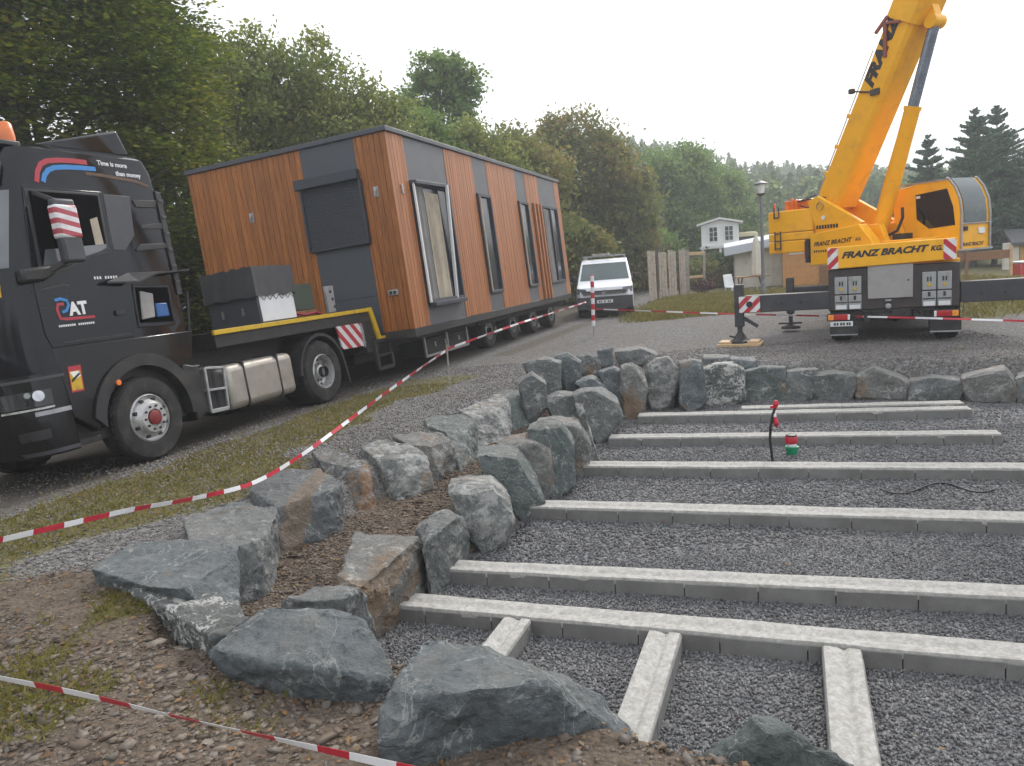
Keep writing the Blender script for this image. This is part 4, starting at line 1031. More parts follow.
truck = thing('truck_tractor', 'black truck tractor with red and blue swoosh on its roof side, parked by the trees', 'truck', mw=MT)
def ring(xf, xr, y0, y1, rf, rr, z, n=6, o=0.0):
    """rounded rectangle, starts at rear near corner, goes along the visible side to the front"""
    r = []
    xf -= o; xr += o; y0 -= o; y1 += o
    for cx, cy, rad, a0 in ((xr - rr, y0 + rr, rr, 0), (xf + rf, y0 + rf, rf, -90), (xf + rf, y1 - rf, rf, 180), (xr - rr, y1 - rr, rr, 90)):
        pass
    def arc(cx, cy, rad, a0, a1):
        for i in range(n + 1):
            a = math.radians(a0 + (a1 - a0) * i / n); r.append((cx + rad * math.cos(a), cy + rad * math.sin(a), z))
    arc(xr - rr, y0 + rr, rr, 0, -90)
    arc(xf + rf, y0 + rf, rf, -90, -180)
    arc(xf + rf, y1 - rf, rf, 180, 90)
    arc(xr - rr, y1 - rr, rr, 90, 0)
    return r
def loft(mb, rings, cap=True):
    n = len(rings[0]); vs = [p for r in rings for p in r]; fs = []
    for j in range(len(rings) - 1):
        for i in range(n): fs.append((j * n + i, j * n + (i + 1) % n, (j + 1) * n + (i + 1) % n, (j + 1) * n + i))
    if cap: fs += [tuple(range(n)), tuple(range((len(rings) - 1) * n, len(rings) * n))]
    return mb.add(vs, fs)
CAB = [(1.22, -1.24, 1.10, 0, .38), (1.50, -1.26, 1.10, 0, .36), (2.10, -1.20, 1.10, 0, .34), (2.32, -1.16, 1.10, 0, .32), (3.10, -.95, 1.08, 0, .28), (3.40, -.86, 1.03, 0, .28), (3.53, -.78, .96, .0, .30), (3.59, -.66, .90, .06, .32), (3.63, -.40, .80, .22, .34)]
def cabring(z, o=0.0):
    for a, b in zip(CAB[:-1], CAB[1:]):
        if a[0] <= z <= b[0]:
            t = (z - a[0]) / (b[0] - a[0]); v = [a[i] + (b[i] - a[i]) * t for i in range(5)]
            return ring(v[1], v[2], v[3], 2.46 - v[3], v[4], .06, z, 6, o)
mb = MB(); loft(mb, [cabring(c[0]) for c in CAB]); mb.build('cab', 'dark_paint', truck, smooth=35)
def cabpatch(name, mt, zs_, i0, i1, o, parent=truck, smooth=40):
    """skin following the cab between ring indices i0..i1"""
    mb = MB(); R_ = [cabring(z, o)[i0:i1 + 1] for z in zs_]; n = i1 - i0 + 1
    vs = [p for r in R_ for p in r]; R2 = [cabring(z, o - .02)[i0:i1 + 1] for z in zs_]; k = len(vs); vs += [p for r in R2 for p in r]
    fs = []; m_ = len(zs_)
    for j in range(m_ - 1):
        for i in range(n - 1):
            a = j * n + i; fs.append((a, a + 1, a + n + 1, a + n)); fs.append((k + a, k + a + n, k + a + n + 1, k + a + 1))
    for i in range(n - 1):
        fs.append((i, k + i, k + i + 1, i + 1)); a = (m_ - 1) * n + i; fs.append((a, a + 1, k + a + 1, k + a))
    for j in range(m_ - 1):
        a = j * n; fs.append((a, a + n, k + a + n, k + a)); a = j * n + n - 1; fs.append((a, k + a, k + a + n, a + n))
    mb.add(vs, fs); return mb.build(name, mt, parent, smooth=smooth)
# ring indices: 0-6 rear near arc, 7-13 front near arc, 14-20 front far arc
ws = cabpatch('windshield', 'pale_glass', [2.30, 2.5, 2.7, 2.9, 3.08], 9, 18, .006)
cabpatch('sun_visor', 'black_plastic', [3.16, 3.24, 3.36], 10, 17, .05)
cabpatch('front_grille', 'black_plastic', [1.30, 1.5, 1.7, 1.9, 2.05], 12, 15, .012)
mb = MB(); mb.box(-1.30, -1.275, .10, .34, 2.06, 2.2); 
cabpatch('front_marker', 'yellow', [2.02, 2.08, 2.14], 10, 11, .012)
# door with its window
door_poly = [(-.70, 3.12), (.245, 3.12), (.25, 1.46), (-.78, 1.46), (-.83, 1.6), (-.83, 2.16)]
mb = MB(); mb.prism(door_poly, -.010, .03); door = mb.build('door', 'dark_paint', truck, bevel=.006)
win = [(-.655, 3.07), (.17, 3.07), (.14, 2.50), (.02, 2.45), (-.45, 2.33), (-.69, 2.30)]
mb = MB(); mb.prism([(-.69, 3.095), (.20, 3.095), (.175, 2.47), (.02, 2.415), (-.45, 2.285), (-.735, 2.255)], -.016, .0); mb.build('window_seal', 'black_plastic', door, bevel=.004)
mb = MB(); mb.prism(win, -.019, -.010); mb.build('window', 'inner_shade', door)  # black sheet painted as the shaded cab interior behind the open window
mb = MB(); mb.prism([(.0, 2.80), (.10, 2.83), (.11, 2.52), (.0, 2.50)], -.022, -.018); mb.build('seat_headrest', 'curtain', door)
mb = MB(); mb.prism([(-.62, 2.47), (.145, 2.53), (.13, 2.485), (.02, 2.44), (-.45, 2.325), (-.68, 2.305)], -.0225, -.018); mb.build('half_open_pane', 'pale_glass', door)
mb = MB(); P3 = lambda a, b, d: (a, -.011 - d, b)
ribbon(mb, [(-.79, 2.06), (-.50, 2.10), (-.42, 2.09)], .02, P3); ribbon(mb, [(-.66, 1.50), (.24, 1.50)], .018, P3)
ribbon(mb, [(-.70, 2.24), (-.42, 2.27), (-.1, 2.40), (.2, 2.45)], .02, P3, .01)
mb.build('door_moulding', 'black_plastic', door)
mb = MB(); mb.box(.06, .20, -.035, -.012, 1.72, 1.78); mb.build('door_handle', 'black_plastic', door, bevel=.008)
# side panel behind the door: recessed quarter panel and the steps cut into the corner
q_ = TP(ZA, (410, 375), (515, 385), (535, 540), (500, 600), (450, 598))
mb = MB(); mb.prism(q_, -.006, .01); mb.build('quarter_panel', 'grey_plastic', truck, bevel=.004)
for k, row in enumerate([[(525, 400), (620, 400), (620, 432), (540, 428)], [(565, 500), (650, 488), (650, 515), (560, 515)], [(540, 595), (560, 575), (665, 572), (665, 590), (545, 605)]]):
    mb = MB(); mb.prism(TP(ZA, *row), -.014, .02); mb.build('louvre', 'black_plastic', truck, bevel=.006)
mb = MB()
# black screen strip down the rear corner
xs = [(1.02, 3.18), (1.10, 3.16), (1.115, 1.9), (1.03, 1.9)]
mb.prism(xs, -.02, .25)
mb.build('side_fairing', 'black_plastic', truck, bevel=.006)
mb = MB()
for k in range(6):
    z_ = 3.08 - k * .2; mb.box(1.035, 1.105, -.032, -.019, z_ - .03, z_)
mb.build('fairing_rib', 'grey_plastic', truck)
# roof spoiler, roof lamp
sp = [(-.45, 3.585), (.75, 3.90), (.87, 3.60), (.6, 3.58)]
mb = MB(); mb.prism(sp, .10, 2.36); mb.build('roof_spoiler', 'dark_paint', truck, bevel=.03, seg=3)
mb = MB(); mb.box(-.86, -.52, .10, 2.36, 3.55, 3.61); mb.build('roof_light_bar', 'black_plastic', truck, bevel=.015)
bx, bz = tp(9, 147, .35)
mb = MB(); mb.lathe([(.09, 0), (.095, .05), (.08, .06)], (bx, .35, 3.60), 'z', 16); bc = mb.build('beacon', 'black_plastic', truck, smooth=40)
mb = MB(); mb.lathe([(.075, .055), (.08, .10), (.07, .24), (.05, .265), (.001, .27)], (bx, .35, 3.60), 'z', 18); mb.build('orange_dome', 'orange', bc, smooth=40)
# mirror on an arm, wrapped in a striped flag
mz = MB(); my0, my1 = -.28, -.18
c_ = [tp(48.5, 196, my0), (0, 0)]
xm0, zt_ = tp(47.5, 197, my0); xm1, _ = tp(75, 198, my0); _, zb_ = tp(60, 262, my0); _, zm_ = tp(60, 238, my0)
xm0 += .045; xm1 -= .005
mz.box(xm0 + .01, xm1 - .005, my0, my1, zb_ + .0, zt_); mir = mz.build('mirror', 'grey_plastic', truck, bevel=.03, seg=3)
mb = MB(); mb.box(xm0, xm1, my0 - .012, my1 + .012, zm_, zt_ - .06); mb.build('striped_flag', 'flag', mir, bevel=.03, seg=3)
mb = MB(); mb.bar((xm0 + .12, -.22, zt_ - .03), (-.62, .03, 3.08), .05, .05); mb.build('mirror_arm', 'black_plastic', mir, bevel=.01); mb = MB(); mb.bar((xm0 + .1, -.22, zb_ + .04), (-.72, .0, 2.2), .06, .06); mb.build('mirror_arm', 'black_plastic', mir, bevel=.01)
mb = MB(); mb.prism([(-.98, 2.27), (-.62, 2.30), (-.60, 2.22), (-.75, 2.14), (-.98, 2.13)], -.10, .02); mb.build('mirror_foot', 'black_plastic', truck, bevel=.03)
# lower body: step panel, wheel arch, bumper
WC = (.25, .5)
def arc_pts(r, a0, a1, n=14, c=WC, sx=1.0): return [(c[0] + sx * r * math.cos(math.radians(a0 + (a1 - a0) * i / n)), c[1] + r * math.sin(math.radians(a0 + (a1 - a0) * i / n))) for i in range(n + 1)]
arch = arc_pts(.66, 40, 170)
poly = [(-.78, 1.455), (1.165, 1.44), (1.08, 1.12), (.86, 1.02)] + arch[1:] + [(-.44, .50), (-.72, .72)]
mb = MB(); mb.prism(poly, -.004, .55); mb.build('side_panel', 'black_paint', truck, bevel=.012)
mb = MB()
A1_ = arc_pts(.62, -6, 178, 20); A2_ = arc_pts(.76, -6, 168, 20)
for i in range(20):
    mb.prism([A1_[i], A2_[i], A2_[i + 1], A1_[i + 1]], -.035, .42)
mb.build('wheel_arch', 'black_plastic', truck, smooth=40)
mb = MB()
BUM = [(.38, -1.16, .30), (.50, -1.25, .36), (.80, -1.28, .38), (1.22, -1.27, .38)]
rings = [ring(xf, -.70, 0.0, 2.46, rf, .03, z) for z, xf, rf in BUM]
loft(mb, rings); mb.build('bumper', 'black_paint', truck, smooth=35)
mb = MB(); mb.box(-.70, .9, .12, 2.3, .40, 1.2); mb.build('footwell', 'chassis', truck)
mb = MB(); mb.box(-.69, -.42, .04, .3, .40, .46); mb.build('cab_step', 'black_plastic', truck, bevel=.008); mb = MB(); mb.box(-.69, -.40, .03, .3, .70, .73); mb.build('cab_step', 'black_plastic', truck, bevel=.008)
def bumpatch(name, mt, z0, z1, i0, i1, o, parent=truck):
    mb = MB()
    def rr(z, oo):
        for a, b in zip(BUM[:-1], BUM[1:]):
            if a[0] <= z <= b[0]:
                t = (z - a[0]) / (b[0] - a[0]); return ring(a[1] + (b[1] - a[1]) * t, -.70, 0, 2.46, a[2] + (b[2] - a[2]) * t, .03, z, 6, oo)[i0:i1 + 1]
    n = i1 - i0 + 1; vs = rr(z0, o) + rr(z1, o) + rr(z0, o - .02) + rr(z1, o - .02); fs = []
    for i in range(n - 1): fs += [(i, i + 1, n + i + 1, n + i), (i, 2 * n + i, 2 * n + i + 1, i + 1), (n + i, n + i + 1, 3 * n + i + 1, 3 * n + i)]
    fs += [(0, n, 3 * n, 2 * n), (n - 1, 3 * n - 1, 4 * n - 1, 2 * n - 1)]
    mb.add(vs, fs); return mb.build(name, mt, parent, smooth=40)
bumpatch('body_seam', 'grey_plastic', 1.16, 1.19, 6, 13, .006)
hl = bumpatch('headlight', 'lamp_glass', .90, 1.06, 7, 12, .010)
def on_front(px, py):
    """point where the sight line meets the front corner of the bumper (cylinder of the rounded corner)"""
    d = Vector(ray(px, py)); o = Vector(CAM) - TA3
    O = Vector((o.dot(e3), o.dot(-n3), o.dot(up3))); D = Vector((d.dot(e3), d.dot(-n3), d.dot(up3)))
    cx, cy, r = -.89, .38, .39
    a = D.x ** 2 + D.y ** 2; b = 2 * ((O.x - cx) * D.x + (O.y - cy) * D.y); c = (O.x - cx) ** 2 + (O.y - cy) ** 2 - r * r
    t = (-b - math.sqrt(max(0, b * b - 4 * a * c))) / (2 * a); return O + D * t
p = on_front(38, 396); nn = Vector((p.x + .89, p.y - .38, 0)).normalized()
mb = MB(); mb.tube(p - nn * .03, p + nn * .02, .06, .055, 20); mb.build('lens', 'lamp_chrome', hl, smooth=40)
p = on_front(27, 396); nn = Vector((p.x + .89, p.y - .38, 0)).normalized()
mb = MB(); mb.tube(p - nn * .03, p + nn * .018, .035, .03, 16); mb.build('inner_lens', 'lamp_chrome', hl, smooth=40)
bumpatch('headlight_trim', 'silver', .865, .885, 7, 12, .014)
bumpatch('bumper_strip', 'galv', .80, .845, 6, 9, .006)
fl = bumpatch('fog_light', 'lamp_glass', .56, .66, 8, 11, .008)
bumpatch('lower_strip', 'grey_plastic', .40, .44, 6, 12, .008)
# sticker with its pictogram
sx = [(-.67, 1.245), (-.515, 1.245), (-.535, .97), (-.685, .97)]
mb = MB(); mb.prism(sx, -.012, 0); stk = mb.build('warning_sticker', 'sw_red', truck)
mb = MB(); mb.prism([(-.665, 1.19), (-.535, 1.19), (-.55, .99), (-.675, .99)], -.014, -.011); mb.build('yellow_field', 'yellow', stk)
mb = MB(); mb.prism([(-.66, 1.185), (-.56, 1.185), (-.54, 1.13), (-.62, 1.10)], -.016, -.013); mb.build('white_shape', 'txt_white', stk)
mb = MB(); mb.prism([(-.665, 1.10), (-.56, 1.165), (-.545, 1.15), (-.655, 1.075)], -.018, -.015); mb.build('dark_shape', 'txt_dark', stk)
mb = MB(); p = tp(115.3, 383); mb.lathe([(.032, 0), (.032, -.02), (.001, -.022)], (p[0], -.04, p[1]), 'y', 16); mb.build('reflector', 'orange', truck, smooth=40)
# lettering
TX = lambda s, size, mname, x, z, y=-.004, **k: text_mesh(s, size, mname, 'lettering', truck, (x, y, z), (1, 0, 0), (0, 0, 1), **k)
a = TP(ZA, (388, 262)); TX('Time is more', .075, 'txt_white', .275, 3.425, offset=.0015)
TX('than money', .075, 'txt_white', .50, 3.325, offset=.0015)
mb = MB(); S3 = lambda a, b, d: (a, -.002 - d, b)
ribbon(mb, TP(ZA, (145, 327), (148, 285), (160, 256), (185, 243), (230, 240), (290, 243), (345, 250)), .052, S3); mb.build('red_swoosh', 'sw_red', truck)
mb = MB(); S3b = lambda a, b, d: (a, -.003 - d, b)
ribbon(mb, TP(ZA, (171, 327), (176, 300), (190, 280), (215, 270), (260, 268), (320, 271), (380, 276)), .05, S3b); mb.build('blue_swoosh', 'sw_blue', truck)
mb = MB(); ribbon(mb, TP(ZA, (340, 293), (400, 300), (470, 312), (540, 325), (590, 345)), .035, S3); mb.build('bronze_streak', mat('bronze', (.10, .05, .025), .3, var=.1), truck)
PT = lambda *p: TP(ZBB, *p)
Dz = lambda a, b, d: (a, -.012 - d, b)
mb = MB(); ribbon(mb, PT((214, 82), (235, 76), (262, 82), (270, 100), (262, 122), (245, 130)), .030, Dz); mb.build('blue_mark', 'sw_blue', door)
mb = MB(); ribbon(mb, PT((250, 96), (226, 98), (224, 120), (238, 155), (262, 156), (375, 146)), .030, Dz); mb.build('red_mark', 'sw_red', door)
a0 = PT((278, 140))[0]
text_mesh('AT', .185, 'txt_white', 'lettering', door, (a0[0], -.0145, a0[1]), (1, 0, .02), (0, 0, 1), offset=.009, stretch=.92)
mb = MB(); a0 = PT((232, 185))[0]; a1 = PT((376, 170))[0]
for k in range(17):
    if k in (8,): continue
    x_ = a0[0] + (a1[0] - a0[0]) * k / 17; mb.box(x_, x_ + .016, -.014, -.011, a0[1] - .012, a0[1] + .01)
mb.build('small_print', 'txt_white', door)
mb = MB(); a0 = TP(ZA, (372, 712))[0]; a1 = TP(ZA, (468, 706))[0]
for k in range(9):
    if k == 3: continue
    x_ = a0[0] + (a1[0] - a0[0]) * k / 9; mb.box(x_, x_ + .018, -.0165, -.011, a0[1] - .012, a0[1] + .018)
mb.build('model_marks', 'txt_white', door)
# open side locker with its flap and canisters
lk = [(.42, 2.05), (1.0, 2.09), (1.0, 1.56), (.47, 1.52)]
lk = TP(ZBB, (535, 30), (665, 30), (690, 165), (555, 172))
mb = MB(); mb.prism([(p[0] + dx, p[1] + dz) for p, dx, dz in zip(lk, (-.03, .03, .03, -.03), (.03, .03, -.05, -.05))], -.012, .01); lck = mb.build('storage_locker', 'dark_paint', truck, bevel=.006)
mb = MB(); mb.prism(lk, -.015, -.011); mb.build('locker_shade', 'inner_shade', lck)  # black sheet standing for the shade inside the locker
cn = TP(ZBB, (548, 45), (600, 55), (610, 150), (560, 160)); mb = MB(); mb.prism(cn, -.045, -.016); mb.build('white_canister', 'panel_grey', lck, bevel=.012)  # white canister greyed, the dimness of the locker put into its colour
cn = TP(ZBB, (610, 95), (655, 92), (668, 145), (618, 150)); mb = MB(); mb.prism(cn, -.045, -.016); mb.build('blue_canister', 'blue', lck, bevel=.012)
mb = MB(); mb.add([(-.02, -.09, 2.08), (.36, -.012, 2.17), (1.10, -.012, 2.17), (1.12, -.20, 2.175), (.62, -.18, 2.15), (.36, -.16, 2.06),
                   (-.02, -.09, 2.10), (.36, -.012, 2.2), (1.10, -.012, 2.2), (1.12, -.20, 2.195), (.62, -.18, 2.17), (.36, -.16, 2.08)],
                  [(0, 5, 4, 3, 2, 1), (6, 7, 8, 9, 10, 11)] + [(i, (i + 1) % 6, 6 + (i + 1) % 6, 6 + i) for i in range(6)])
mb.build('locker_flap', 'black_plastic', lck)
# chassis, tank, steps, rear mudguard
mb = MB(); mb.box(.9, 5.0, .55, .75, .62, 1.0); mb.box(.9, 5.0, 1.7, 1.9, .62, 1.0); mb.box(1.2, 3.2, .75, 1.7, .5, .9); mb.box(3.3, 4.6, .8, 1.6, 1.0, 1.2); mb.box(1.1, 5.1, .45, 2.2, .85, 1.18); mb.box(3.6, 3.9, .3, 2.2, .4, .6); mb.build('chassis_frame', 'chassis', truck, bevel=.01)
tk = MB(); tx0, tx1 = 1.62, 3.08; tk.box(tx0, tx1, .02, .62, .30, .92); tank = tk.build('fuel_tank', 'alu', truck, bevel=.10, seg=4)
mb = MB(); mb.box(1.40, 1.66, .03, .60, .29, .90); mb.build('tank_end', 'black_plastic', tank, bevel=.09, seg=4)
for x_ in (1.95, 2.68):
    mb = MB(); mb.box(x_, x_ + .045, .008, .63, .288, .932); mb.build('tank_strap', 'black_plastic', tank, bevel=.09, seg=4)
mb = MB(); fr = TP(ZBB, (815, 352), (890, 348), (912, 512), (845, 528))
for a, b in ((0, 1), (1, 2), (2, 3), (3, 0)): mb.bar((fr[a][0], .0, fr[a][1]), (fr[b][0], .0, fr[b][1]), .03, .03)
for k in (.5, .97):
    a = (fr[0][0] + (fr[3][0] - fr[0][0]) * k, fr[0][1] + (fr[3][1] - fr[0][1]) * k); b = (fr[1][0] + (fr[2][0] - fr[1][0]) * k, fr[1][1] + (fr[2][1] - fr[1][1]) * k)
    mb.bar((a[0], .03, a[1]), (b[0], .03, b[1]), .09, .03)
mb.build('catwalk_ladder', 'galv', truck, bevel=.004)
mb = MB(); mb.box(1.16, 1.5, .08, .6, .36, .95); mb.box(.98, 1.2, .02, .5, .95, 1.0); mb.build('battery_box', 'chassis', truck, bevel=.02)
mb = MB(); mb.prism([(.90, 1.05), (1.16, .98), (1.2, .40), (.98, .30), (.93, .55)], .02, .42); mb.build('wheel_flap', 'black_plastic', truck, bevel=.02)
wheel(truck, 'wheel', (.25, 0, .5), .5, .30, -1, 'front')
wheel(truck, 'wheel', (3.77, 0, .5), .5, .56, -1, 'rear')
wheel(truck, 'wheel', (.25, 2.46, .5), .5, .30, 1, 'front')
wheel(truck, 'wheel', (3.77, 2.46, .5), .5, .56, 1, 'rear')
mb = MB(); RC = (3.77, .5); A1_ = arc_pts(.57, 12, 178, 18, RC); A2_ = arc_pts(.62, 12, 178, 18, RC)
for i in range(18): mb.prism([A1_[i], A2_[i], A2_[i + 1], A1_[i + 1]], -.02, .56)
mb.prism([(4.33, .62), (4.38, .62), (4.44, .22), (4.40, .22)], -.02, .56); mb.build('mudguard', 'black_plastic', truck, smooth=40)
# hoses and pipes between the cab and the load
mb = MB(); rr_ = random.Random(3)
for k in range(9):
    y_ = .25 + .12 * k; pts = [(1.12, y_, 1.9 + .1 * rr_.random())]
    for j in range(1, 6): pts.append((1.12 + .085 * j, y_ + .05 * math.sin(j * 2 + k), 1.85 - .12 * math.sin(j * .6) + .06 * math.sin(3 * j + k)))
    mb.path(pts, .014, 6)
mb.build('air_hose', 'hose', truck, smooth=60)
mb = MB(); mb.box(1.14, 1.36, .3, 1.0, 1.40, 2.05); mb.build('exhaust_box', 'chassis', truck, bevel=.03)
mb = MB(); mb.tube((1.2, .22, 1.5), (1.2, .22, 2.15), .05, .05, 12); mb.tube((1.32, .2, 1.45), (1.4, .18, 1.95), .02, .02, 8); mb.build('exhaust_pipe', 'chassis', truck, smooth=40)

# ================================================================== LOW-LOADER TRAILER
trailer = thing('low_loader_trailer', 'dark low-loader trailer with a yellow edged gooseneck under the tilted house', 'trailer', mw=MT)
mb = MB(); mb.box(1.55, 5.50, .02, 2.44, 1.16, 1.38); mb.box(5.2, 5.62, .03, 2.43, .62, 1.32); mb.build('gooseneck', 'chassis', trailer, bevel=.01)
mb = MB(); mb.box(1.52, 5.44, -.012, .03, 1.335, 1.40); mb.build('yellow_edge', 'yellow', trailer, bevel=.006)
mb = MB(); mb.prism([(5.40, 1.405), (5.52, 1.405), (5.68, .86), (5.98, .86), (5.98, .80), (5.58, .80)], -.015, .04); mb.build('yellow_step_edge', 'yellow', trailer, bevel=.006)
s0 = [tp(*z4((420, 250), 5.69, q)[0]) for q in ((375, 550), (480, 512), (570, 480), (655, 440))]
ground_pts = [at(*z4((420, 250), 5.69, q)[0], 0) for q in ((375, 553), (482, 515), (572, 482), (660, 440))]
axs = [float((Vector((g[0], g[1], 0)) - TA3).dot(e3)) for g in ground_pts]
ax0 = axs[0]; step = (axs[-1] - axs[0]) / 3
x_end = axs[-1] + 1.3
mb = MB(); mb.box(5.6, x_end, .05, 2.41, .62, .86); mb.box(5.6, x_end, .6, .85, .40, .62); mb.box(5.6, x_end, 1.6, 1.85, .40, .62); mb.build('load_bed', 'chassis', trailer, bevel=.012)
for k in range(4):
    xw = ax0 + step * k
    wheel(trailer, 'wheel', (xw, .02, .42), .42, .34, -1, 'rear', 28)
    wheel(trailer, 'wheel', (xw, 2.44, .42), .42, .34, 1, 'rear', 28)
mb = MB(); mb.box(ax0 - .7, x_end, .0, .05, .60, .88); mb.build('side_rail', 'chassis', trailer, bevel=.008)
bd = TP(ZC, (705, 385), (800, 372), (822, 465), (735, 482))
mb = MB(); mb.prism([(4.36, 1.17), (5.08, 1.16), (5.10, .75), (4.44, .77)], .02, .05); mb.build('hazard_board', 'wstripe_w', trailer, bevel=.004)
mb = MB(); mb.bar((5.13, .06, 1.2), (5.2, .06, .72), .09, .04, (0, 1, 0))
for k in range(4): mb.tube((5.14 + .015 * k, .03, 1.1 - .1 * k), (5.14 + .015 * k, .06, 1.1 - .1 * k), .022, .022, 8)
mb.build('rail_bracket', 'galv', trailer, bevel=.004)
mb = MB()
for a, b in (((5.42, .80), (5.42, .28)), ((5.42, .28), (5.94, .28)), ((5.94, .28), (5.94, .80)), ((5.42, .78), (5.94, .78))): mb.bar((a[0], .0, a[1]), (b[0], .0, b[1]), .07, .07)
mb.bar((5.42, 0, .52), (5.94, 0, .52), .04, .04); mb.build('landing_frame', 'chassis', trailer, bevel=.008)
lf = [tp(*q) for q in ((424, 336), (453, 332), (455, 346), (427, 354))]
mb = MB(); lx0 = min(lf[0][0], lf[3][0]); lx1 = lx0 + 2.2
mb.box(lx0, lx1, .05, .6, .26, .60); mb.build('tool_chest', 'chassis', trailer, bevel=.012)
mb = MB()
for x_ in (lx0 + .03, (lx0 + lx1) / 2, lx1 - .03): mb.box(x_ - .03, x_ + .03, .01, .05, .24, .64)
mb.box(lx0, lx1, .015, .05, .22, .27); mb.build('chest_frame', 'galv', trailer, bevel=.005)
mb = MB()
for x_ in (lx0 + .5, lx0 + 1.0, lx0 + 1.7): mb.box(x_, x_ + .05, .03, .05, .40, .50)
mb.build('chest_latch', 'steel', trailer)
# upright with holes and stowed gear at the rear of the gooseneck
mb = MB(); g_ = [tp(*q, .3) for q in z4(ZC[0], ZC[1], (655, 225), (685, 222), (700, 325), (672, 330))]; mb.prism(g_, .28, .33); up_ = mb.build('stake_plate', 'galv', trailer, bevel=.004)
mb = MB()
for k in range(4): mb.tube(((g_[0][0] + g_[1][0]) / 2 + .03 * k, .27, g_[0][1] - .1 - .13 * k), ((g_[0][0] + g_[1][0]) / 2 + .03 * k, .285, g_[0][1] - .1 - .13 * k), .028, .028, 10)
mb.build('plate_hole', 'black_plastic', up_)
# crate under its tarp -- stands on the gooseneck
crate = thing('tarped_crate', 'crate under a dark grey tarp with a white side on the gooseneck', 'crate', mw=MT)
cx0, cx1, cy0, cy1 = 2.58, 3.50, .06, 1.02
mb = MB(); mb.box(cx0 + .03, cx1 - .03, cy0 + .03, cy1 - .03, 1.39, 2.12); mb.build('crate_body', 'ply_dark', crate, bevel=.01)
mb = MB(); mb.box(cx0 + .07, cx1 - .05, cy0 + .018, cy0 + .029, 1.42, 1.86); mb.build('white_panel', 'white', crate, bevel=.005)
mb = MB()
n = 20; vs = []; fs = []
def tarp_side(k, z):      # wavy hem
    return .012 * math.sin(k * 1.9) * (2.2 - z)
peri = []
for k in range(n): peri.append((cx0 + (cx1 - cx0) * k / n, cy0, k))
for k in range(n): peri.append((cx1, cy0 + (cy1 - cy0) * k / n, k + 20))
for k in range(n): peri.append((cx1 - (cx1 - cx0) * k / n, cy1, k + 40))
for k in range(n): peri.append((cx0, cy1 - (cy1 - cy0) * k / n, k + 60))
N = len(peri); rows = [2.24, 2.23, 2.10, 1.95, 1.80]
ccx, ccy = (cx0 + cx1) / 2, (cy0 + cy1) / 2
for j, z_ in enumerate(rows):
    for (x_, y_, k) in peri:
        g = 1.0 - (.035 if j == 0 else 0) + .02 * j * .3 + .03 * noise.noise(Vector((k * .45, j * .9, 8))) * (j > 0) + .016 * math.sin(k * 1.3 + j) * j / 3
        hem = (.012 * math.sin(k * .8) if j == 4 else 0)
        vs.append((ccx + (x_ - ccx) * g, ccy + (y_ - ccy) * g, z_ + hem + .03 * noise.noise(Vector((k * .5, j, 3))) - (.02 if j == 0 else 0)))
for j in range(4):
    for i in range(N): fs.append((j * N + i, j * N + (i + 1) % N, (j + 1) * N + (i + 1) % N, (j + 1) * N + i))
fs.append(tuple(range(N))); mb.add(vs, fs); tarp = mb.build('tarp', 'tarp', crate, smooth=50)
mb = MB()
for k in range(6):
    x_ = cx0 + .1 + .14 * k; mb.tube((x_, cy0 + .012, 1.80), (x_ + .07, cy0 + .012, 1.73), .004, .004, 5); mb.tube((x_ + .07, cy0 + .012, 1.73), (x_ + .14, cy0 + .012, 1.80), .004, .004, 5)
mb.build('bungee', 'hose', tarp)
mb = MB()
for y_ in (.35, .72): mb.box(cx0 + .005, cx0 + .032, y_, y_ + .03, 1.55, 1.66)
mb.build('latch', 'steel', crate)
gb = thing('gear_box', 'dark green metal box beside the tarped crate on the gooseneck', 'box', mw=MT)
mb = MB(); mb.box(3.62, 4.35, .35, .9, 1.52, 1.95); mb.build('green_case', 'green_box', gb, bevel=.015)
mb = MB(); mb.box(3.60, 4.37, .33, .92, 1.40, 1.515); mb.build('orange_base', 'brown_wood', gb, bevel=.01)
mb = MB(); mb.path([(3.66, .3, 1.5), (3.9, .26, 1.44), (4.2, .26, 1.46), (4.4, .3, 1.42)], .02, 6); mb.build('red_strap', 'sw_red', gb, smooth=60)

# ================================================================== MODULAR HOUSE ON THE TRAILER
K = 1.2
HT = Vector(CAM) + K * (Vector((-1.401, 11.409, 1.091)) - Vector(CAM))
yw, rl = math.radians(-19.54), math.radians(-3.69)
MH = Matrix.Translation(HT) @ Matrix.Rotation(yw, 4, 'Z') @ Matrix.Rotation(rl, 4, 'Y')
house = thing('modular_house', 'timber clad modular house with grey panels, tilted on the low-loader', 'house', mw=MH)
HW, HL, HH = 3.67 * K, 9.555 * K, 3.6
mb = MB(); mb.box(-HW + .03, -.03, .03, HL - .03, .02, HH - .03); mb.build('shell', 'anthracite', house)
mb = MB(); mb.box(-HW, 0, 0, HL, -.14, .02); mb.build('floor_frame', 'chassis', house, bevel=.01)
mb = MB(); mb.box(-HW - .04, .04, -.04, HL + .04, HH - .06, HH + .03); mb.build('roof_trim', 'anthracite', house, bevel=.012)
def clad(x0, x1, side, z0=.02, z1=None, name='timber_cladding'):
    z1 = z1 or HH - .062; mb = MB(); b = .12; x = math.floor(x0 / b) * b; rr = random.Random(int(x0 * 100))
    while x < x1:
        a, c = max(x, x0), min(x + b, x1)
        if c - a > .015:
            o = rr.uniform(-.003, .003)
            if side == 'end': mb.box(a + .004, c - .004, o, .03, z0, z1)
            else: mb.box(-.03, -o, a + .004, c - .004, z0, z1)
        x += b
    return mb.build(name, 'clad_end' if side == 'end' else 'clad_side_lit', house, bevel=.003, seg=1)
clad(-HW, -1.80, 'end'); clad(-.655, 0, 'end')
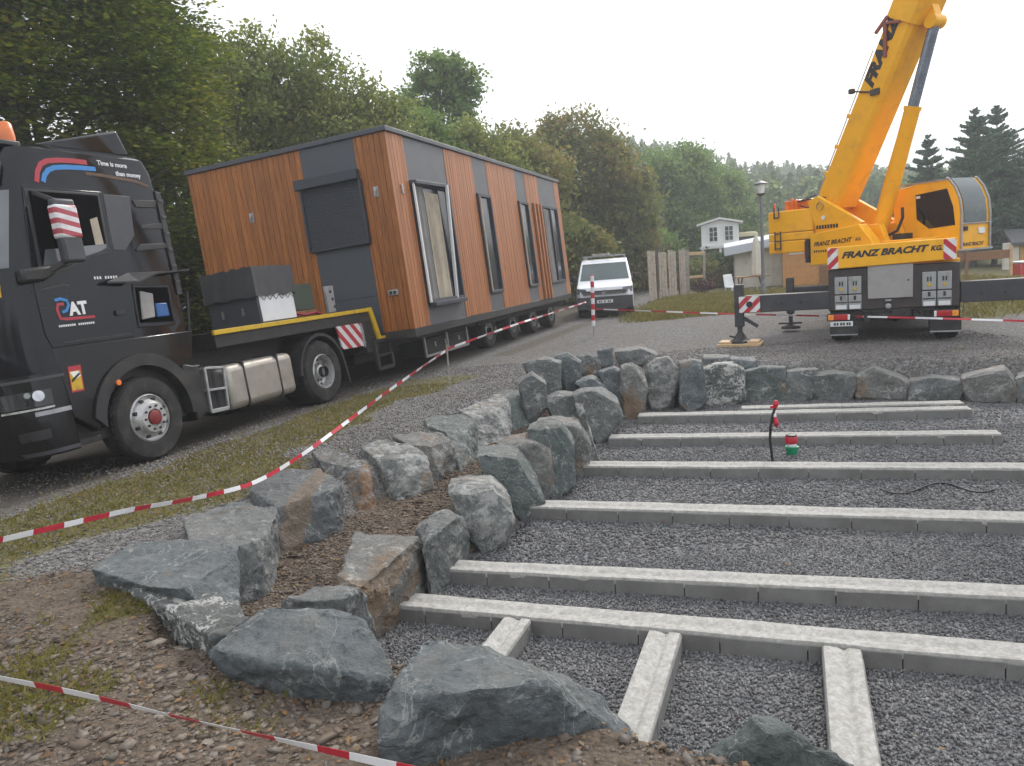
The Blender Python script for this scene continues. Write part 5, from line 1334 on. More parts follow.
mb = MB(); mb.box(-1.80, -.655, .006, .031, .02, HH - .062); mb.build('grey_panel', 'anthracite', house)
mb = MB(); mb.box(-1.79, -.66, .002, .008, .70, .712); mb.build('panel_joint', 'black_plastic', house)
sb = MB(); sb.box(-1.95, -.62, -.15, .004, 2.81, 2.99); sb = sb.build('shutter_box', 'shutter', house, bevel=.01)
mb = MB(); nz = 30
for k in range(nz):
    z0 = 1.70 + (2.81 - 1.70) * k / nz; h_ = (2.81 - 1.70) / nz
    mb.prism([(-.066, z0 + .003), (-.073, z0 + h_ * .5), (-.066, z0 + h_ - .003), (-.03, z0 + h_ - .004), (-.03, z0 + .004)], -1.84, -.645, 'x')
sh = mb.build('roller_shutter', 'shutter', house)
mb = MB(); mb.box(-1.89, -1.845, -.09, .004, 1.66, 2.81); mb.box(-.64, -.60, -.09, .004, 1.66, 2.81); mb.box(-1.89, -.60, -.085, .004, 1.66, 1.70); mb.build('shutter_rail', 'shutter', sh, bevel=.004)
for x_, z_ in ((-3.08, 2.51), (-.35, 2.54)):
    mb = MB(); mb.box(x_ - .05, x_ + .05, -.012, .004, z_ - .09, z_ + .09); lb = mb.build('wall_lamp', 'galv', house, bevel=.006)
    mb = MB(); mb.path([(x_, -.03, z_ + .06), (x_ + .03, -.06, z_), (x_, -.05, z_ - .07)], .018, 8); mb.build('lamp_cable', 'steel', lb, smooth=60)
mb = MB(); mb.box(-.42, -.22, -.03, .004, .67, .77); vt = mb.build('outdoor_socket', 'galv', house, bevel=.01)
mb = MB(); mb.box(-.39, -.33, -.036, -.03, .69, .75); mb.box(-.31, -.25, -.036, -.03, .69, .75); mb.build('socket_cover', 'black_plastic', vt)
# long side
strips = [(0, .68), (2.50, 4.08), (4.96, 7.06), (7.92, 9.16), (10.92, HL)]
for a, b in strips[:3] + strips[4:]: clad(a, b, 'side')
clad(7.92, 8.35, 'side'); clad(8.35, 9.16, 'side', 2.72)
gaps = [(.68, 2.50), (4.08, 4.96), (7.06, 7.92), (9.16, 10.92)]
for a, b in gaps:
    mb = MB(); mb.box(-.031, -.008, a, b, 2.74, HH - .062); mb.build('grey_panel', 'anthracite_side_lit', house)
    mb = MB(); mb.box(-.031, -.008, a, b, .02, .40); mb.build('grey_panel', 'anthracite_side_lit', house)
mb = MB(); mb.box(-.031, -.012, 8.35, 9.16, .02, 2.72); mb.build('grey_panel', 'anthracite', house)
for y_ in (8.46, 8.78, 9.09):
    mb = MB(); mb.box(.0, .06, y_ - .05, y_ + .05, .02, 2.74); mb.build('timber_fin', 'clad_side_lit', house, bevel=.004)
def window(y0, y1, z0, z1, kind):
    mb = MB(); f = .07
    mb.box(-.04, .05, y0, y0 + f, z0, z1); mb.box(-.04, .05, y1 - f, y1, z0, z1); mb.box(-.04, .049, y0 + f, y1 - f, z0, z0 + f); mb.box(-.04, .049, y0 + f, y1 - f, z1 - f, z1)
    w = mb.build('window', 'shutter', house, bevel=.006)
    mb = MB(); mb.box(-.03, -.004, y0 + f, y1 - f, z0 + f, z1 - f); mb.build('pane', 'slate_glass', w)
    return w
w = window(.72, 2.46, .42, 2.72, 1)
# curtains seen behind the first pane
mb = MB()
def curtain(mb, y0, y1, z0, z1, x):
    n = 22; vs = []; fs = []
    for i in range(n + 1):
        y = y0 + (y1 - y0) * i / n; xx = x + .014 * math.sin(i * 1.7) + .006 * math.sin(i * 4.1)
        vs += [(xx, y, z0), (xx, y, z1)]
    for i in range(n): fs.append((2 * i, 2 * i + 2, 2 * i + 3, 2 * i + 1))
    mb.add(vs, fs)
curtain(mb, 1.20, 1.86, .50, 2.55, .024); mb.build('curtain', 'curtain', w, smooth=60)
mb = MB(); curtain(mb, .80, 1.18, .50, 2.64, .022); mb.build('net_curtain', 'curtain_grey', w, smooth=60)
mb = MB(); mb.box(.05, .085, .69, .735, .44, 2.68); mb.build('pale_edge', 'white', w)
# shutter guide rails standing out with a projecting head box over the first window
mb = MB(); mb.hexa([(.0, .66, 2.66), (.0, 2.30, 2.68), (.15, 2.26, 2.68), (.13, .72, 2.66), (.0, .66, 2.74), (.0, 2.30, 2.76), (.15, 2.26, 2.75), (.13, .72, 2.73)]); mb.build('window_hood', 'shutter', house, bevel=.008)
mb = MB(); mb.bar((.03, 2.06, .45), (.16, 2.06, 2.72), .05, .06, (1, 0, 0)); mb.build('open_sash', 'white', w, bevel=.006)
mb = MB(); mb.bar((.02, 2.12, .45), (.12, 2.12, 2.68), .09, .06, (1, 0, 0)); mb.build('sash_frame', 'shutter', w, bevel=.006)
mb = MB(); mb.box(.0, .16, .74, 2.30, .36, .44); mb.build('window_sill', 'shutter', w, bevel=.006)
for (y0, y1) in gaps[1:3]:
    w = window(y0 + .02, y1 - .02, .42, 2.72, 2)
    mb = MB(); mb.box(.05, .075, y0 + .03, y0 + .075, .48, 2.64); mb.build('pale_edge', 'curtain', w)
w = window(9.22, 10.88, .42, 2.72, 3)
mb = MB(); curtain(mb, 9.32, 9.9, .50, 2.6, .02); mb.build('net_curtain', 'curtain_grey', w, smooth=60)
mb = MB(); mb.box(-.0, .055, 10.02, 10.09, .48, 2.65); mb.build('mullion', 'shutter', w)
mb = MB(); mb.box(.004, .03, .3, .36, 2.46, 2.64); mb.build('wall_lamp', 'galv', house, bevel=.006)

# ================================================================== MOBILE CRANE
ca_ = math.radians(-26); CP0 = at(895, 342.5, 0); ce = Vector((math.cos(ca_), math.sin(ca_), 0)); cn_ = Vector((-ce.y, ce.x, 0))
MC = frame(ce, cn_, z3, Vector(CP0))
sh_ = ca_ + math.radians(-38); S0 = Vector(CP0) + ce * -.1 + cn_ * 2.6; st = Vector((math.cos(sh_), math.sin(sh_), 0)); sw = Vector((-st.y, st.x, 0))
MS = frame(st, sw, z3, S0); REL = MC.inverted() @ MS
def sp_(px, py, w):
    Q = S0 + sw * w; d = Vector(ray(px, py)); t = (Q - Vector(CAM)).dot(sw) / d.dot(sw); p = Vector(CAM) + d * t - S0; return (p.dot(st), p.z)
crane = thing('mobile_crane', 'yellow mobile crane seen from behind with its boom raised', 'crane', mw=MC)
def sup(o): o.matrix_local = REL; return o
mb = MB(); mb.box(-1.12, 1.03, .03, 8.4, .62, 1.40); mb.box(-.75, .65, .1, 8.0, .42, .64); mb.build('chassis', 'crane_dark', crane, bevel=.02)
mb = MB(); mb.box(-1.15, 1.05, .35, 8.5, 1.38, 1.46); mb.box(-1.15, 1.05, 5.2, 8.5, 1.44, 1.62); mb.build('deck', 'crane_yellow', crane, bevel=.02)
mb = MB(); mb.prism([(-1.1, .75), (1.0, .75), (1.0, 1.5), (.95, 2.25), (-1.05, 2.25), (-1.1, 1.5)], 8.6, 10.2); dc = mb.build('carrier_cab', 'crane_yellow', crane, bevel=.06)
mb = MB(); mb.box(-.95, .85, 8.585, 8.61, 1.6, 2.15); mb.build('rear_window', 'dark_glass', dc)
mb = MB(); mb.prism([(-1.125, 1.815), (.965, 1.825), (.965, 1.455), (-.95, 1.415), (-1.125, 1.41)], -.05, .33); band = mb.build('rear_panel', 'crane_yellow', crane, bevel=.012)
for nm, x0, x1, z0, z1, m_ in (('hazard_board', -1.125, -.94, 1.415, 1.80, 'wstripe_b'), ('hazard_board', .76, .955, 1.455, 1.81, 'wstripe')):
    mb = MB(); mb.box(x0, x1, -.062, -.049, z0, z1); mb.build(nm, m_, crane, bevel=.003)
text_mesh('FRANZ BRACHT', .158, 'txt_dark', 'lettering', band, (-.885, -.0525, 1.60), (1, 0, .018), (0, 0, 1), shear=.32, offset=.0075, stretch=1.19)
text_mesh('KG.', .115, 'txt_dark', 'lettering', band, (.56, -.0525, 1.628), (1, 0, .018), (0, 0, 1), shear=.25, offset=.006, stretch=1.0)
mb = MB(); mb.box(-.45, .29, -.02, .04, .82, 1.43); gp = mb.build('grey_rear_plate', 'panel_grey', crane, bevel=.012)
mb = MB(); mb.box(.20, .23, -.028, -.018, 1.12, 1.15); mb.build('plate_latch', 'chassis', gp)
for xs_ in ((-1.01, -.79), (-.775, -.555), (.435, .655), (.675, .895)):
    mb = MB(); mb.box(xs_[0], xs_[1], -.025, .04, .935, 1.255); mb.box(xs_[0], xs_[1], -.02, .04, .64, .915); cb = mb.build('cabinet', 'cabinet', crane, bevel=.012)
    mb = MB(); xm = (xs_[0] + xs_[1]) / 2; mb.box(xm - .035, xm - .012, -.034, -.024, 1.09, 1.17); mb.box(xm + .012, xm + .035, -.034, -.024, 1.09, 1.17); mb.box(xm - .02, xm + .02, -.03, -.019, .82, .90); mb.box(xm - .10, xm + .10, -.027, -.019, .77, .79); mb.build('cabinet_latch', 'black_plastic', cb)
    mb = MB(); mb.lathe([(.03, 0), (.03, -.03), (.001, -.032)], (xm, -.01, 1.03), 'y', 14); mb.build('cabinet_button', 'yellow', cb)
    mb = MB(); mb.box(xs_[0] + .02, xs_[1] - .02, -.024, -.019, .655, .73); mb.build('cabinet_label', 'white', cb)
for x0, x1, am, wh in ((-1.15, -.75, (-1.13, -1.03), (-.79, -.75)), (.62, 1.01, (.90, 1.0), (.62, .66))):
    mb = MB(); mb.box(x0, x1, -.06, .03, .44, .575); lh = mb.build('tail_light', 'black_plastic', crane, bevel=.01)
    mb = MB(); mb.box(x0 + .01, x1 - .01, -.075, -.055, .455, .56); mb.build('red_lens', 'red_lens', lh, bevel=.01)
    mb = MB(); mb.box(am[0], am[1], -.078, -.056, .456, .559); mb.build('amber_lens', 'amber', lh, bevel=.008)
    mb = MB(); mb.box(wh[0], wh[1], -.078, -.056, .456, .559); mb.build('white_lens', 'white_lens', lh, bevel=.006)
mb = MB(); mb.box(-1.09, -.70, -.055, -.04, .335, .43); npl = mb.build('number_plate', 'white', crane, bevel=.004)
mb = MB()
for k, (x_, w_) in enumerate(((-1.03, .035), (-.98, .03), (-.92, .035), (-.87, .03), (-.81, .03), (-.77, .03))): mb.box(x_, x_ + w_, -.058, -.054, .355, .405)
mb.build('plate_marks', 'txt_dark', npl)
mb = MB(); mb.box(-1.10, -.62, -.04, -.015, .16, .33); mb.build('mudflap', 'black_plastic', crane, bevel=.006)
mb = MB(); mb.box(.55, 1.05, -.04, -.015, .17, .43); mb.build('mudflap', 'black_plastic', crane, bevel=.006)
mb = MB(); mb.box(.56, 1.05, -.05, -.036, .175, .20); mb.box(-1.10, -.62, -.05, -.036, .165, .185); mb.build('flap_rail', 'galv', crane)
mb = MB(); mb.tube((-.9, .7, .55), (.85, .7, .55), .09, .09, 12); mb.lathe([(.001, -.2), (.14, -.15), (.2, 0), (.14, .15), (.001, .2)], (0, .7, .52), 'x', 16); mb.box(-.35, .25, -.02, .1, .47, .62); mb.box(-.52, -.40, .0, .3, .40, .58); mb.box(.3, .45, .0, .3, .42, .58); mb.build('rear_axle', 'chassis', crane, bevel=.01)
mb = MB(); mb.lathe([(.05, .0), (.05, -.10), (.03, -.12), (.001, -.12)], (-.11, -.01, .68), 'y', 14); mb.box(-.16, -.06, -.04, .02, .77, .80); mb.build('tow_hitch', 'galv', crane, smooth=40)
mb = MB()
for k in range(7):
    x_ = -.75 + .22 * k; mb.tube((x_, -.02, .55 + .04 * (k % 2)), (x_ + .08, .02, .50), .02, .02, 6)
mb.path([(-.7, 0, .66), (-.5, .0, .60), (-.2, -.02, .58), (.2, 0, .61), (.6, 0, .58)], .015, 6); mb.build('hydraulic_line', 'hose', crane, smooth=60)
for yy in (.65, 2.2, 5.4, 6.9):
    wheel(crane, 'wheel', (-1.09, yy, .53), .53, .36, -1, 'rear', 30, turn=True); wheel(crane, 'wheel', (1.04, yy, .53), .53, .36, 1, 'rear', 30, turn=True)
def outrigger(side, x_in, x_out, y0, z0, z1, full=True):
    mb = MB(); a, b = sorted((x_in, x_out - side * .02)); mb.box(a, b, y0, y0 + .30, z0, z1); mb.box(a - 0, a + .0, y0, y0, z0, z0); ob = mb.build('outrigger_beam', 'outrigger', crane, bevel=.012)
    mb = MB(); xo = x_out + side * .10; mb.box(xo - .085, xo + .085, y0 + .06, y0 + .24, .38, 1.22); mb.tube((xo, y0 + .15, .14), (xo, y0 + .15, .42), .05, .05, 12); ja = mb.build('outrigger_jack', 'outrigger', ob, bevel=.012)
    mb = MB(); mb.lathe([(.06, .26), (.10, .2), (.13, .14), (.21, .10), (.22, .055), (.001, .055)], (xo, y0 + .15, 0), 'z', 18); mb.bar((xo - .2, y0 + .1, .20), (xo - .02, y0 + .1, .16), .04, .04); mb.build('jack_foot', 'black_plastic', ob, smooth=40)
    mb = MB(); mb.bar((xo + .08, y0 + .1, .56), (xo + .36, y0 + .08, .38), .06, .07); mb.build('jack_lever', 'outrigger', ob, bevel=.01)
    a, b = sorted((x_out - side * .32, x_out + side * .08)); mb = MB(); mb.box(a, b, y0 - .02, y0 - .008, z0 + .005, z1 - .01); hb_ = mb.build('hazard_board', 'wstripe_b', ob, bevel=.003)
    mb = MB(); xc = (a + b) / 2; mb.lathe([(.06, -.005), (.06, -.03), (.001, -.032)], (xc, y0 - .01, (z0 + z1) / 2), 'y', 16); mb.build('beam_lamp', 'black_plastic', ob, smooth=40)
    return xo
outrigger(-1, -1.10, -2.68, .02, .665, .995)
outrigger(1, 1.04, 2.68, .02, .68, 1.05)
mb = MB()
for x_ in (-1.6, -1.95, 1.35, 1.7): mb.lathe([(.03, 0), (.03, -.015), (.001, -.016)], (x_, .02, .83), 'y', 10)
mb.build('beam_bolt', 'black_plastic', crane)
fj = MC.inverted() @ Vector(at(791, 331, 0))
mb = MB(); mb.box(fj.x + .1, -1.1, fj.y - .15, fj.y + .15, .66, .99); mb.box(fj.x - .08, fj.x + .08, fj.y - .09, fj.y + .09, .40, 1.2); mb.tube((fj.x, fj.y, .1), (fj.x, fj.y, .45), .045, .045, 10); fb_ = mb.build('front_outrigger', 'outrigger', crane, bevel=.012)
mb = MB(); mb.lathe([(.07, .17), (.2, .12), (.21, .06), (.001, .06)], (fj.x, fj.y, 0), 'z', 16); mb.bar((fj.x - .25, fj.y - .1, .19), (fj.x + .25, fj.y - .1, .19), .04, .04); mb.build('jack_foot', 'black_plastic', fb_, smooth=40)
# superstructure
mb = MB(); mb.lathe([(.75, 1.38), (.75, 1.55), (.6, 1.56)], (0, 0, 0), 'z', 32); sup(mb.build('slewing_ring', 'crane_dark', crane, smooth=40))
pn = [(-1.34, 1.43), (-1.34, 2.12), (-.08, 2.24), (.23, 1.89), (.30, 1.50)]
mb = MB(); mb.prism(pn, -.75, -.50); sidep = sup(mb.build('side_panel', 'crane_yellow', crane, bevel=.015))
mb = MB(); mb.prism([(-1.3, 1.5), (-1.3, 2.2), (1.0, 2.15), (1.0, 1.5)], .38, .62); sup(mb.build('side_panel', 'crane_yellow', crane, bevel=.015))
mb = MB(); mb.box(-1.3, 1.05, -.50, .40, 1.52, 1.86); mb.box(-1.5, -.6, -.42, .42, 1.80, 2.15); sup(mb.build('slewing_platform', 'crane_yellow', crane, bevel=.015))
YA = ((760, 170), 7.977)
a0 = sp_(*z4(*YA, (428, 612))[0], -.75); a1 = sp_(*z4(*YA, (750, 580))[0], -.75)
text_mesh('FRANZ BRACHT', .13, 'txt_dark', 'lettering', sidep, (a0[0], -.7525, a0[1]), (1, 0, .05), (0, 0, 1), shear=.3, offset=.004, stretch=(a1[0] - a0[0]) / 1.02)
a0 = sp_(*z4(*YA, (760, 565))[0], -.75); text_mesh('KG.', .09, 'txt_dark', 'lettering', sidep, (a0[0], -.7525, a0[1]), (1, 0, .05), (0, 0, 1), shear=.2, offset=.002)
mb = MB(); a0 = sp_(*z4(*YA, (430, 655))[0], -.75)
for k in range(7): mb.box(a0[0] + .06 * k, a0[0] + .06 * k + .035, -.7535, -.7495, a0[1] - .015, a0[1] + .035)
mb.build('small_print', 'txt_dark', sidep)
br = [(-1.58, 2.86), (-1.30, 2.95), (-.15, 2.28), (-.30, 2.20), (-1.36, 2.16), (-1.41, 2.35)]
for w0, w1 in ((-.55, -.43), (.43, .55)):
    mb = MB(); mb.prism(br, w0, w1); bk = sup(mb.build('boom_bracket', 'crane_yellow', crane, bevel=.015))
    mb = MB(); mb.lathe([(.09, w0 - .03), (.09, w1 + .03)], (-1.22, 0, 2.72), 'y', 16); mb.build('pivot_pin', 'galv', bk, smooth=40)
mb = MB(); mb.box(-1.38, -.75, -.545, -.40, 2.1, 2.34); sup(mb.build('tank_box', 'crane_yellow', crane, bevel=.02))
mb = MB(); a0 = sp_(*z4(*YA, (450, 470))[0], -.56)
for k in range(8): mb.box(a0[0] + .075 * k, a0[0] + .075 * k + .045, -.5635, -.54, a0[1] - .01, a0[1] + .07)
sup(mb.build('machine_marks', 'txt_dark', crane))
mb = MB(); mb.lathe([(.05, -.56), (.05, -.575), (.001, -.577)], (sp_(*z4(*YA, (505, 380))[0], -.56)[0], 0, sp_(*z4(*YA, (505, 380))[0], -.56)[1]), 'y', 14); sup(mb.build('work_lamp', 'white_lens', crane, smooth=40))
# counterweight
cwp = [(-2.56, -.75), (-1.86, -.75), (-1.46, -.50), (-1.42, .95), (-1.86, 1.2), (-2.35, 1.2), (-2.75, .8), (-2.75, -.5)]
mb = MB(); mb.prism(cwp, 1.745, 2.02, 'z'); mb.prism(cwp, 2.03, 2.205, 'z'); mb.prism(cwp, 2.215, 2.71, 'z'); cw = sup(mb.build('counterweight', 'crane_yellow', crane, bevel=.02))
mb = MB()
for (x0, z0, x1, z1) in ((-2.34, 2.80, -2.34, 2.55), (-2.20, 2.80, -2.20, 2.58), (-2.34, 2.57, -2.20, 2.57), (-2.33, 2.25, -2.33, 1.82), (-2.16, 2.25, -2.16, 1.82), (-2.33, 2.2, -2.16, 2.2), (-2.33, 2.03, -2.16, 2.03), (-2.33, 1.86, -2.16, 1.86)):
    mb.tube((x0, -.79, z0), (x1, -.79, z1), .016, .016, 6)
mb.build('ladder', 'crane_dark', cw)
mb = MB(); mb.box(-2.2, -1.85, -.6, .4, 2.70, 2.93); mb.tube((-1.7, -.5, 2.78), (-1.7, .5, 2.78), .16, .16, 16); mb.bar((-2.5, -.6, 2.7), (-2.5, -.6, 2.92), .04, .04); mb.bar((-1.95, -.62, 2.7), (-1.95, -.62, 2.98), .05, .05); sup(mb.build('winch', 'orange', crane, bevel=.012))
mb = MB(); mb.path([(-1.9, -.55, 2.88), (-1.6, -.5, 2.92), (-1.35, -.48, 2.86), (-1.30, -.5, 2.6), (-1.38, -.5, 2.3)], .02, 6); mb.path([(-1.85, -.5, 2.8), (-1.55, -.5, 2.7), (-1.42, -.5, 2.4)], .016, 6); mb.path([(-1.8, -.45, 2.93), (-1.5, -.4, 2.98), (-1.2, -.4, 2.9)], .014, 6); sup(mb.build('hydraulic_line', 'chassis', crane, smooth=60))
mb = MB(); mb.box(-1.46, -1.36, -.78, -.62, 1.5, 2.02); sl = sup(mb.build('side_lamp_bracket', 'black_plastic', crane, bevel=.01))
mb = MB(); mb.box(-1.485, -1.455, -.77, -.63, 1.6, 1.98); mb.build('red_reflector', 'red_lens', sl)
# boom
bd_ = Vector((.479, 0, .878)).normalized(); bp = Vector((bd_.z, 0, -bd_.x)); b0 = Vector((-1.47, 0, 2.93))
def boom_sec(name, l0, l1, p0, p1, hw, mt, bev=.012):
    prof = [(p0, -hw), (p0, hw), (p1 - .10, hw), (p1 - .02, hw - .07), (p1, hw - .16), (p1, -hw + .16), (p1 - .02, -hw + .07), (p1 - .10, -hw)]
    vs = [b0 + bd_ * l0 + bp * p + Vector((0, w, 0)) for p, w in prof] + [b0 + bd_ * l1 + bp * p + Vector((0, w, 0)) for p, w in prof]
    n = len(prof); fs = [tuple(range(n)), tuple(range(2 * n - 1, n - 1, -1))] + [(i, n + i, n + (i + 1) % n, (i + 1) % n) for i in range(n)]
    mb = MB(); mb.add(vs, fs); return sup(mb.build(name, mt, crane, bevel=bev))
boom = boom_sec('boom', 0, 4.35, 0, .60, .35, 'crane_yellow')
mb = MB()
def BP(l, p, w): return tuple(b0 + bd_ * l + bp * p + Vector((0, w, 0)))
# flat head piece of the outer section and the next telescope section
boom_sec('boom_collar', 3.72, 4.40, -.03, .64, .375, 'crane_yellow')
boom_sec('telescope_section', 4.3, 9.5, .03, .55, .30, 'crane_yellow')
col = mb
mb.bar(BP(3.05, .30, -.36), BP(3.62, .02, -.40), .07, .05, (0, 1, 0)); mb.bar(BP(3.62, .02, -.40), BP(3.72, .34, -.40), .05, .05, (0, 1, 0)); mb.bar(BP(3.4, -.12, -.38), BP(3.75, .02, -.40), .06, .06, (0, 1, 0)); mb.build('jib_bracket', mat('maroon', (.25, .07, .05), .5), boom, bevel=.008)
a0 = sp_(*z4((830, 0), 6.385, (262, 560))[0], -.35)
l0 = (Vector((a0[0], 0, a0[1])) - b0).dot(bd_); p0 = (Vector((a0[0], 0, a0[1])) - b0).dot(bp)
text_mesh('FRANZ', .33, 'txt_dark', 'lettering', boom, BP(l0, p0 + .02, -.3525), tuple(bd_), tuple(-bp), shear=.3, offset=.022, stretch=1.22)
mb = MB(); a0 = sp_(871, 92, -.36); a1 = sp_(852, 91.5, -.36); mb.tube((a0[0], -.37, a0[1]), (a1[0], -.37, a1[1]), .018, .018, 8); mb.box(a1[0] - .05, a1[0] + .05, -.42, -.32, a1[1] - .05, a1[1] + .05); mb.box(a0[0], a0[0] + .2, -.40, -.345, a0[1] - .08, a0[1] + .04); mb.build('length_sensor', 'crane_dark', boom, bevel=.008)
mb = MB(); mb.tube(BP(.1, -.06, -.3), BP(3.1, -.09, -.3), .012, .012, 6); mb.tube(BP(.7, -.06, -.2), BP(3.6, -.06, -.2), .012, .012, 6); mb.build('boom_cable', 'galv', boom)
mb = MB()
for l in (.5, 1.1, 1.75): mb.box(*[0] * 6) if False else mb.bar(BP(l, -.05, -.3), BP(l + .08, -.05, -.3), .06, .08)
mb.build('cable_clip', 'crane_yellow', boom)
# luffing cylinder
c0 = Vector((-.16, 0, 2.02)); c1 = Vector((.60, 0, 4.44)); cd = (c1 - c0).normalized(); c2 = Vector((1.06, 0, 5.92))
mb = MB(); mb.tube(c0, c1, .15, .15, 24); mb.tube(c1 - cd * .06, c1 + cd * .02, .165, .165, 24); cyl = sup(mb.build('luffing_cylinder', 'crane_yellow', crane, smooth=40))
mb = MB(); mb.tube(c1, c2, .105, .105, 24); mb.build('piston_rod', 'rod', cyl, smooth=40)
mb = MB(); mb.tube(c2 + Vector((0, -.16, 0)), c2 + Vector((0, .16, 0)), .13, .13, 20); mb.bar(c2, c2 + Vector((-.1, 0, .3)), .2, .2); mb.build('rod_eye', 'crane_yellow', cyl, smooth=40)
mb = MB(); s_ = Vector((-.16, -.06, 0)); mb.path([c0 + s_ + cd * .2, c0 + s_ + cd * 1.2, c1 + s_ + Vector((0, 0, -.15)), c1 + Vector((-.06, -.06, -.05))], .017, 8); mb.build('cylinder_pipe', 'crane_yellow', cyl, smooth=60)
mb = MB(); mb.prism([(-.38, 1.84), (-.30, 2.22), (.10, 2.22), (.26, 1.84)], -.34, -.2); mb.prism([(-.38, 1.84), (-.30, 2.22), (.10, 2.22), (.26, 1.84)], .2, .34); sup(mb.build('cylinder_bearing', 'crane_yellow', crane, bevel=.012))
mb = MB(); mb.path([(.1, -.1, 1.95), (.3, -.05, 2.05), (.38, 0, 2.3), (.3, .1, 2.5)], .03, 8); mb.box(.22, .5, -.1, .15, 1.86, 1.98); sup(mb.build('hydraulic_line', 'chassis', crane, smooth=60))
# cab
cabp = [(-.08, 1.62), (-.10, 2.5), (-.02, 2.90), (.55, 2.97), (1.08, 2.985), (1.22, 2.80), (1.325, 2.55), (1.36, 2.28), (1.36, 2.06), (1.36, 1.56), (.9, 1.56)]
mb = MB(); mb.prism(cabp, .36, 1.30); ccab = sup(mb.build('operator_cab', 'crane_yellow', crane, bevel=.02))
mb = MB(); mb.prism([(.41, 2.74), (1.09, 2.79), (1.22, 2.42), (1.265, 2.06), (.71, 2.03), (.44, 2.24)], .352, .37); sw_ = mb.build('side_window', 'dark_glass', ccab, bevel=.004)
mb = MB(); mb.box(.43, .52, .349, .356, 2.66, 2.71); mb.build('window_sticker', 'white', sw_)
mb = MB(); fp = [(1.09, 2.99), (1.232, 2.808), (1.336, 2.555), (1.370, 2.28), (1.370, 2.09)]
vs = []; 
for w_ in (.47, 1.19): vs += [(t_ + .004, w_, z_) for t_, z_ in fp]
for w_ in (.47, 1.19): vs += [(t_ - .02, w_, z_) for t_, z_ in fp]
n = len(fp); fs = []
for i in range(n - 1): fs += [(i, i + 1, n + i + 1, n + i), (2 * n + i, 3 * n + i, 3 * n + i + 1, 2 * n + i + 1)]
fs += [tuple(range(n)) + tuple(range(3 * n - 1, 2 * n - 1, -1)), tuple(range(n, 2 * n)) + tuple(range(4 * n - 1, 3 * n - 1, -1)), (0, n, 3 * n, 2 * n), (n - 1, 3 * n - 1, 4 * n - 1, 2 * n - 1)]
mb.add(vs, fs); mb.build('front_window', 'cab_glass', ccab, smooth=40)
mb = MB()
for w_ in (.375, 1.29): mb.path([(t_ + .012, w_, z_) for t_, z_ in [(1.05, 2.99)] + fp[0:] + [(1.375, 1.58)]], .022, 8)
mb.path([(1.385, .37, 2.07), (1.385, 1.29, 2.07)], .014, 6); mb.build('cab_pillar', 'galv', ccab, smooth=60)
mb = MB(); mb.box(.9, 1.42, .34, 1.34, 1.535, 1.575); mb.build('cab_step', 'panel_grey', ccab, bevel=.008)
mb = MB(); mb.box(-.05, 1.10, .34, .37, 2.955, 2.985); mb.build('roof_gutter', 'galv', ccab)
mb = MB(); mb.box(1.355, 1.385, .47, .58, 1.93, 2.02); mb.build('cab_lamp', 'black_plastic', ccab)
mb = MB(); mb.box(1.355, 1.388, .93, 1.12, 1.86, 1.98); mb.build('work_light', 'white_lens', ccab, bevel=.008)
text_mesh('FRANZ BRACHT', .10, 'txt_dark', 'lettering', ccab, (1.3625, .42, 1.63), (0, 1, 0), (0, 0, 1), shear=.25, offset=.002, stretch=.95)
# timber under the jack
jp = MC @ Vector((-2.78, .17, 0))
t = thing('timber_pad', 'stack of pale timber planks under the crane jack', 'planks', (jp.x, jp.y, jp.z), ca_)
mb = MB(); mb.box(-.42, .42, -.28, -.10, 0, .055); mb.box(-.42, .42, -.09, .09, 0, .052); mb.box(-.42, .42, .10, .28, 0, .055); mb.build('plank', 'fresh_wood', t, bevel=.006)
mb = MB(); mb.box(-.40, -.15, -.2, .2, .057, .095); mb.box(.16, .38, -.2, .2, .057, .10); mb.build('plank', 'fresh_wood', t, bevel=.006)

# ================================================================== VAN
vp = aty(608, 300, 27.6); vz = 0.0
vp = aty(605, 300, 25.4)
van = thing('van', 'white van with a roof rack parked on the lane beyond the house', 'van', (vp[0], vp[1], vz), math.radians(-9))
prof = [(-.02, .32), (-.05, .62), (.0, .86), (.08, 1.02), (.75, 1.22), (1.50, 1.83), (1.95, 1.97), (4.7, 1.96), (4.95, 1.7), (5.0, .9), (4.98, .32)]
def hw(z_): return .955 if z_ < 1.05 else .955 - .155 * (z_ - 1.05) / .9
# side stations with rounded plan at the front
rows = []
for (y_, z_) in prof:
    h_ = hw(z_); rows.append([(-h_, y_ + .16 * (z_ < 1.1) * (y_ < .5), z_), (-h_ * .86, y_, z_), (h_ * .86, y_, z_), (h_, y_ + .16 * (z_ < 1.1) * (y_ < .5), z_)])
vs = [p for r in rows for p in r]; fs = []
for i in range(len(rows) - 1):
    for j in range(3): fs.append((4 * i + j, 4 * i + j + 1, 4 * i + 5 + j, 4 * i + 4 + j))
fs.append(tuple(4 * i for i in range(len(rows)))); fs.append(tuple(4 * i + 3 for i in reversed(range(len(rows))))); k = 4 * (len(rows) - 1); fs.append((0, 3, k + 3, k))
fs = [f for f in fs if f != (0, 3, k + 3, k)] + [(0, 1, 2, 3, k + 3, k + 2, k + 1, k)]
mb = MB(); mb.add(vs, fs); mb.build('body', 'van_white', van, bevel=.035, seg=3)
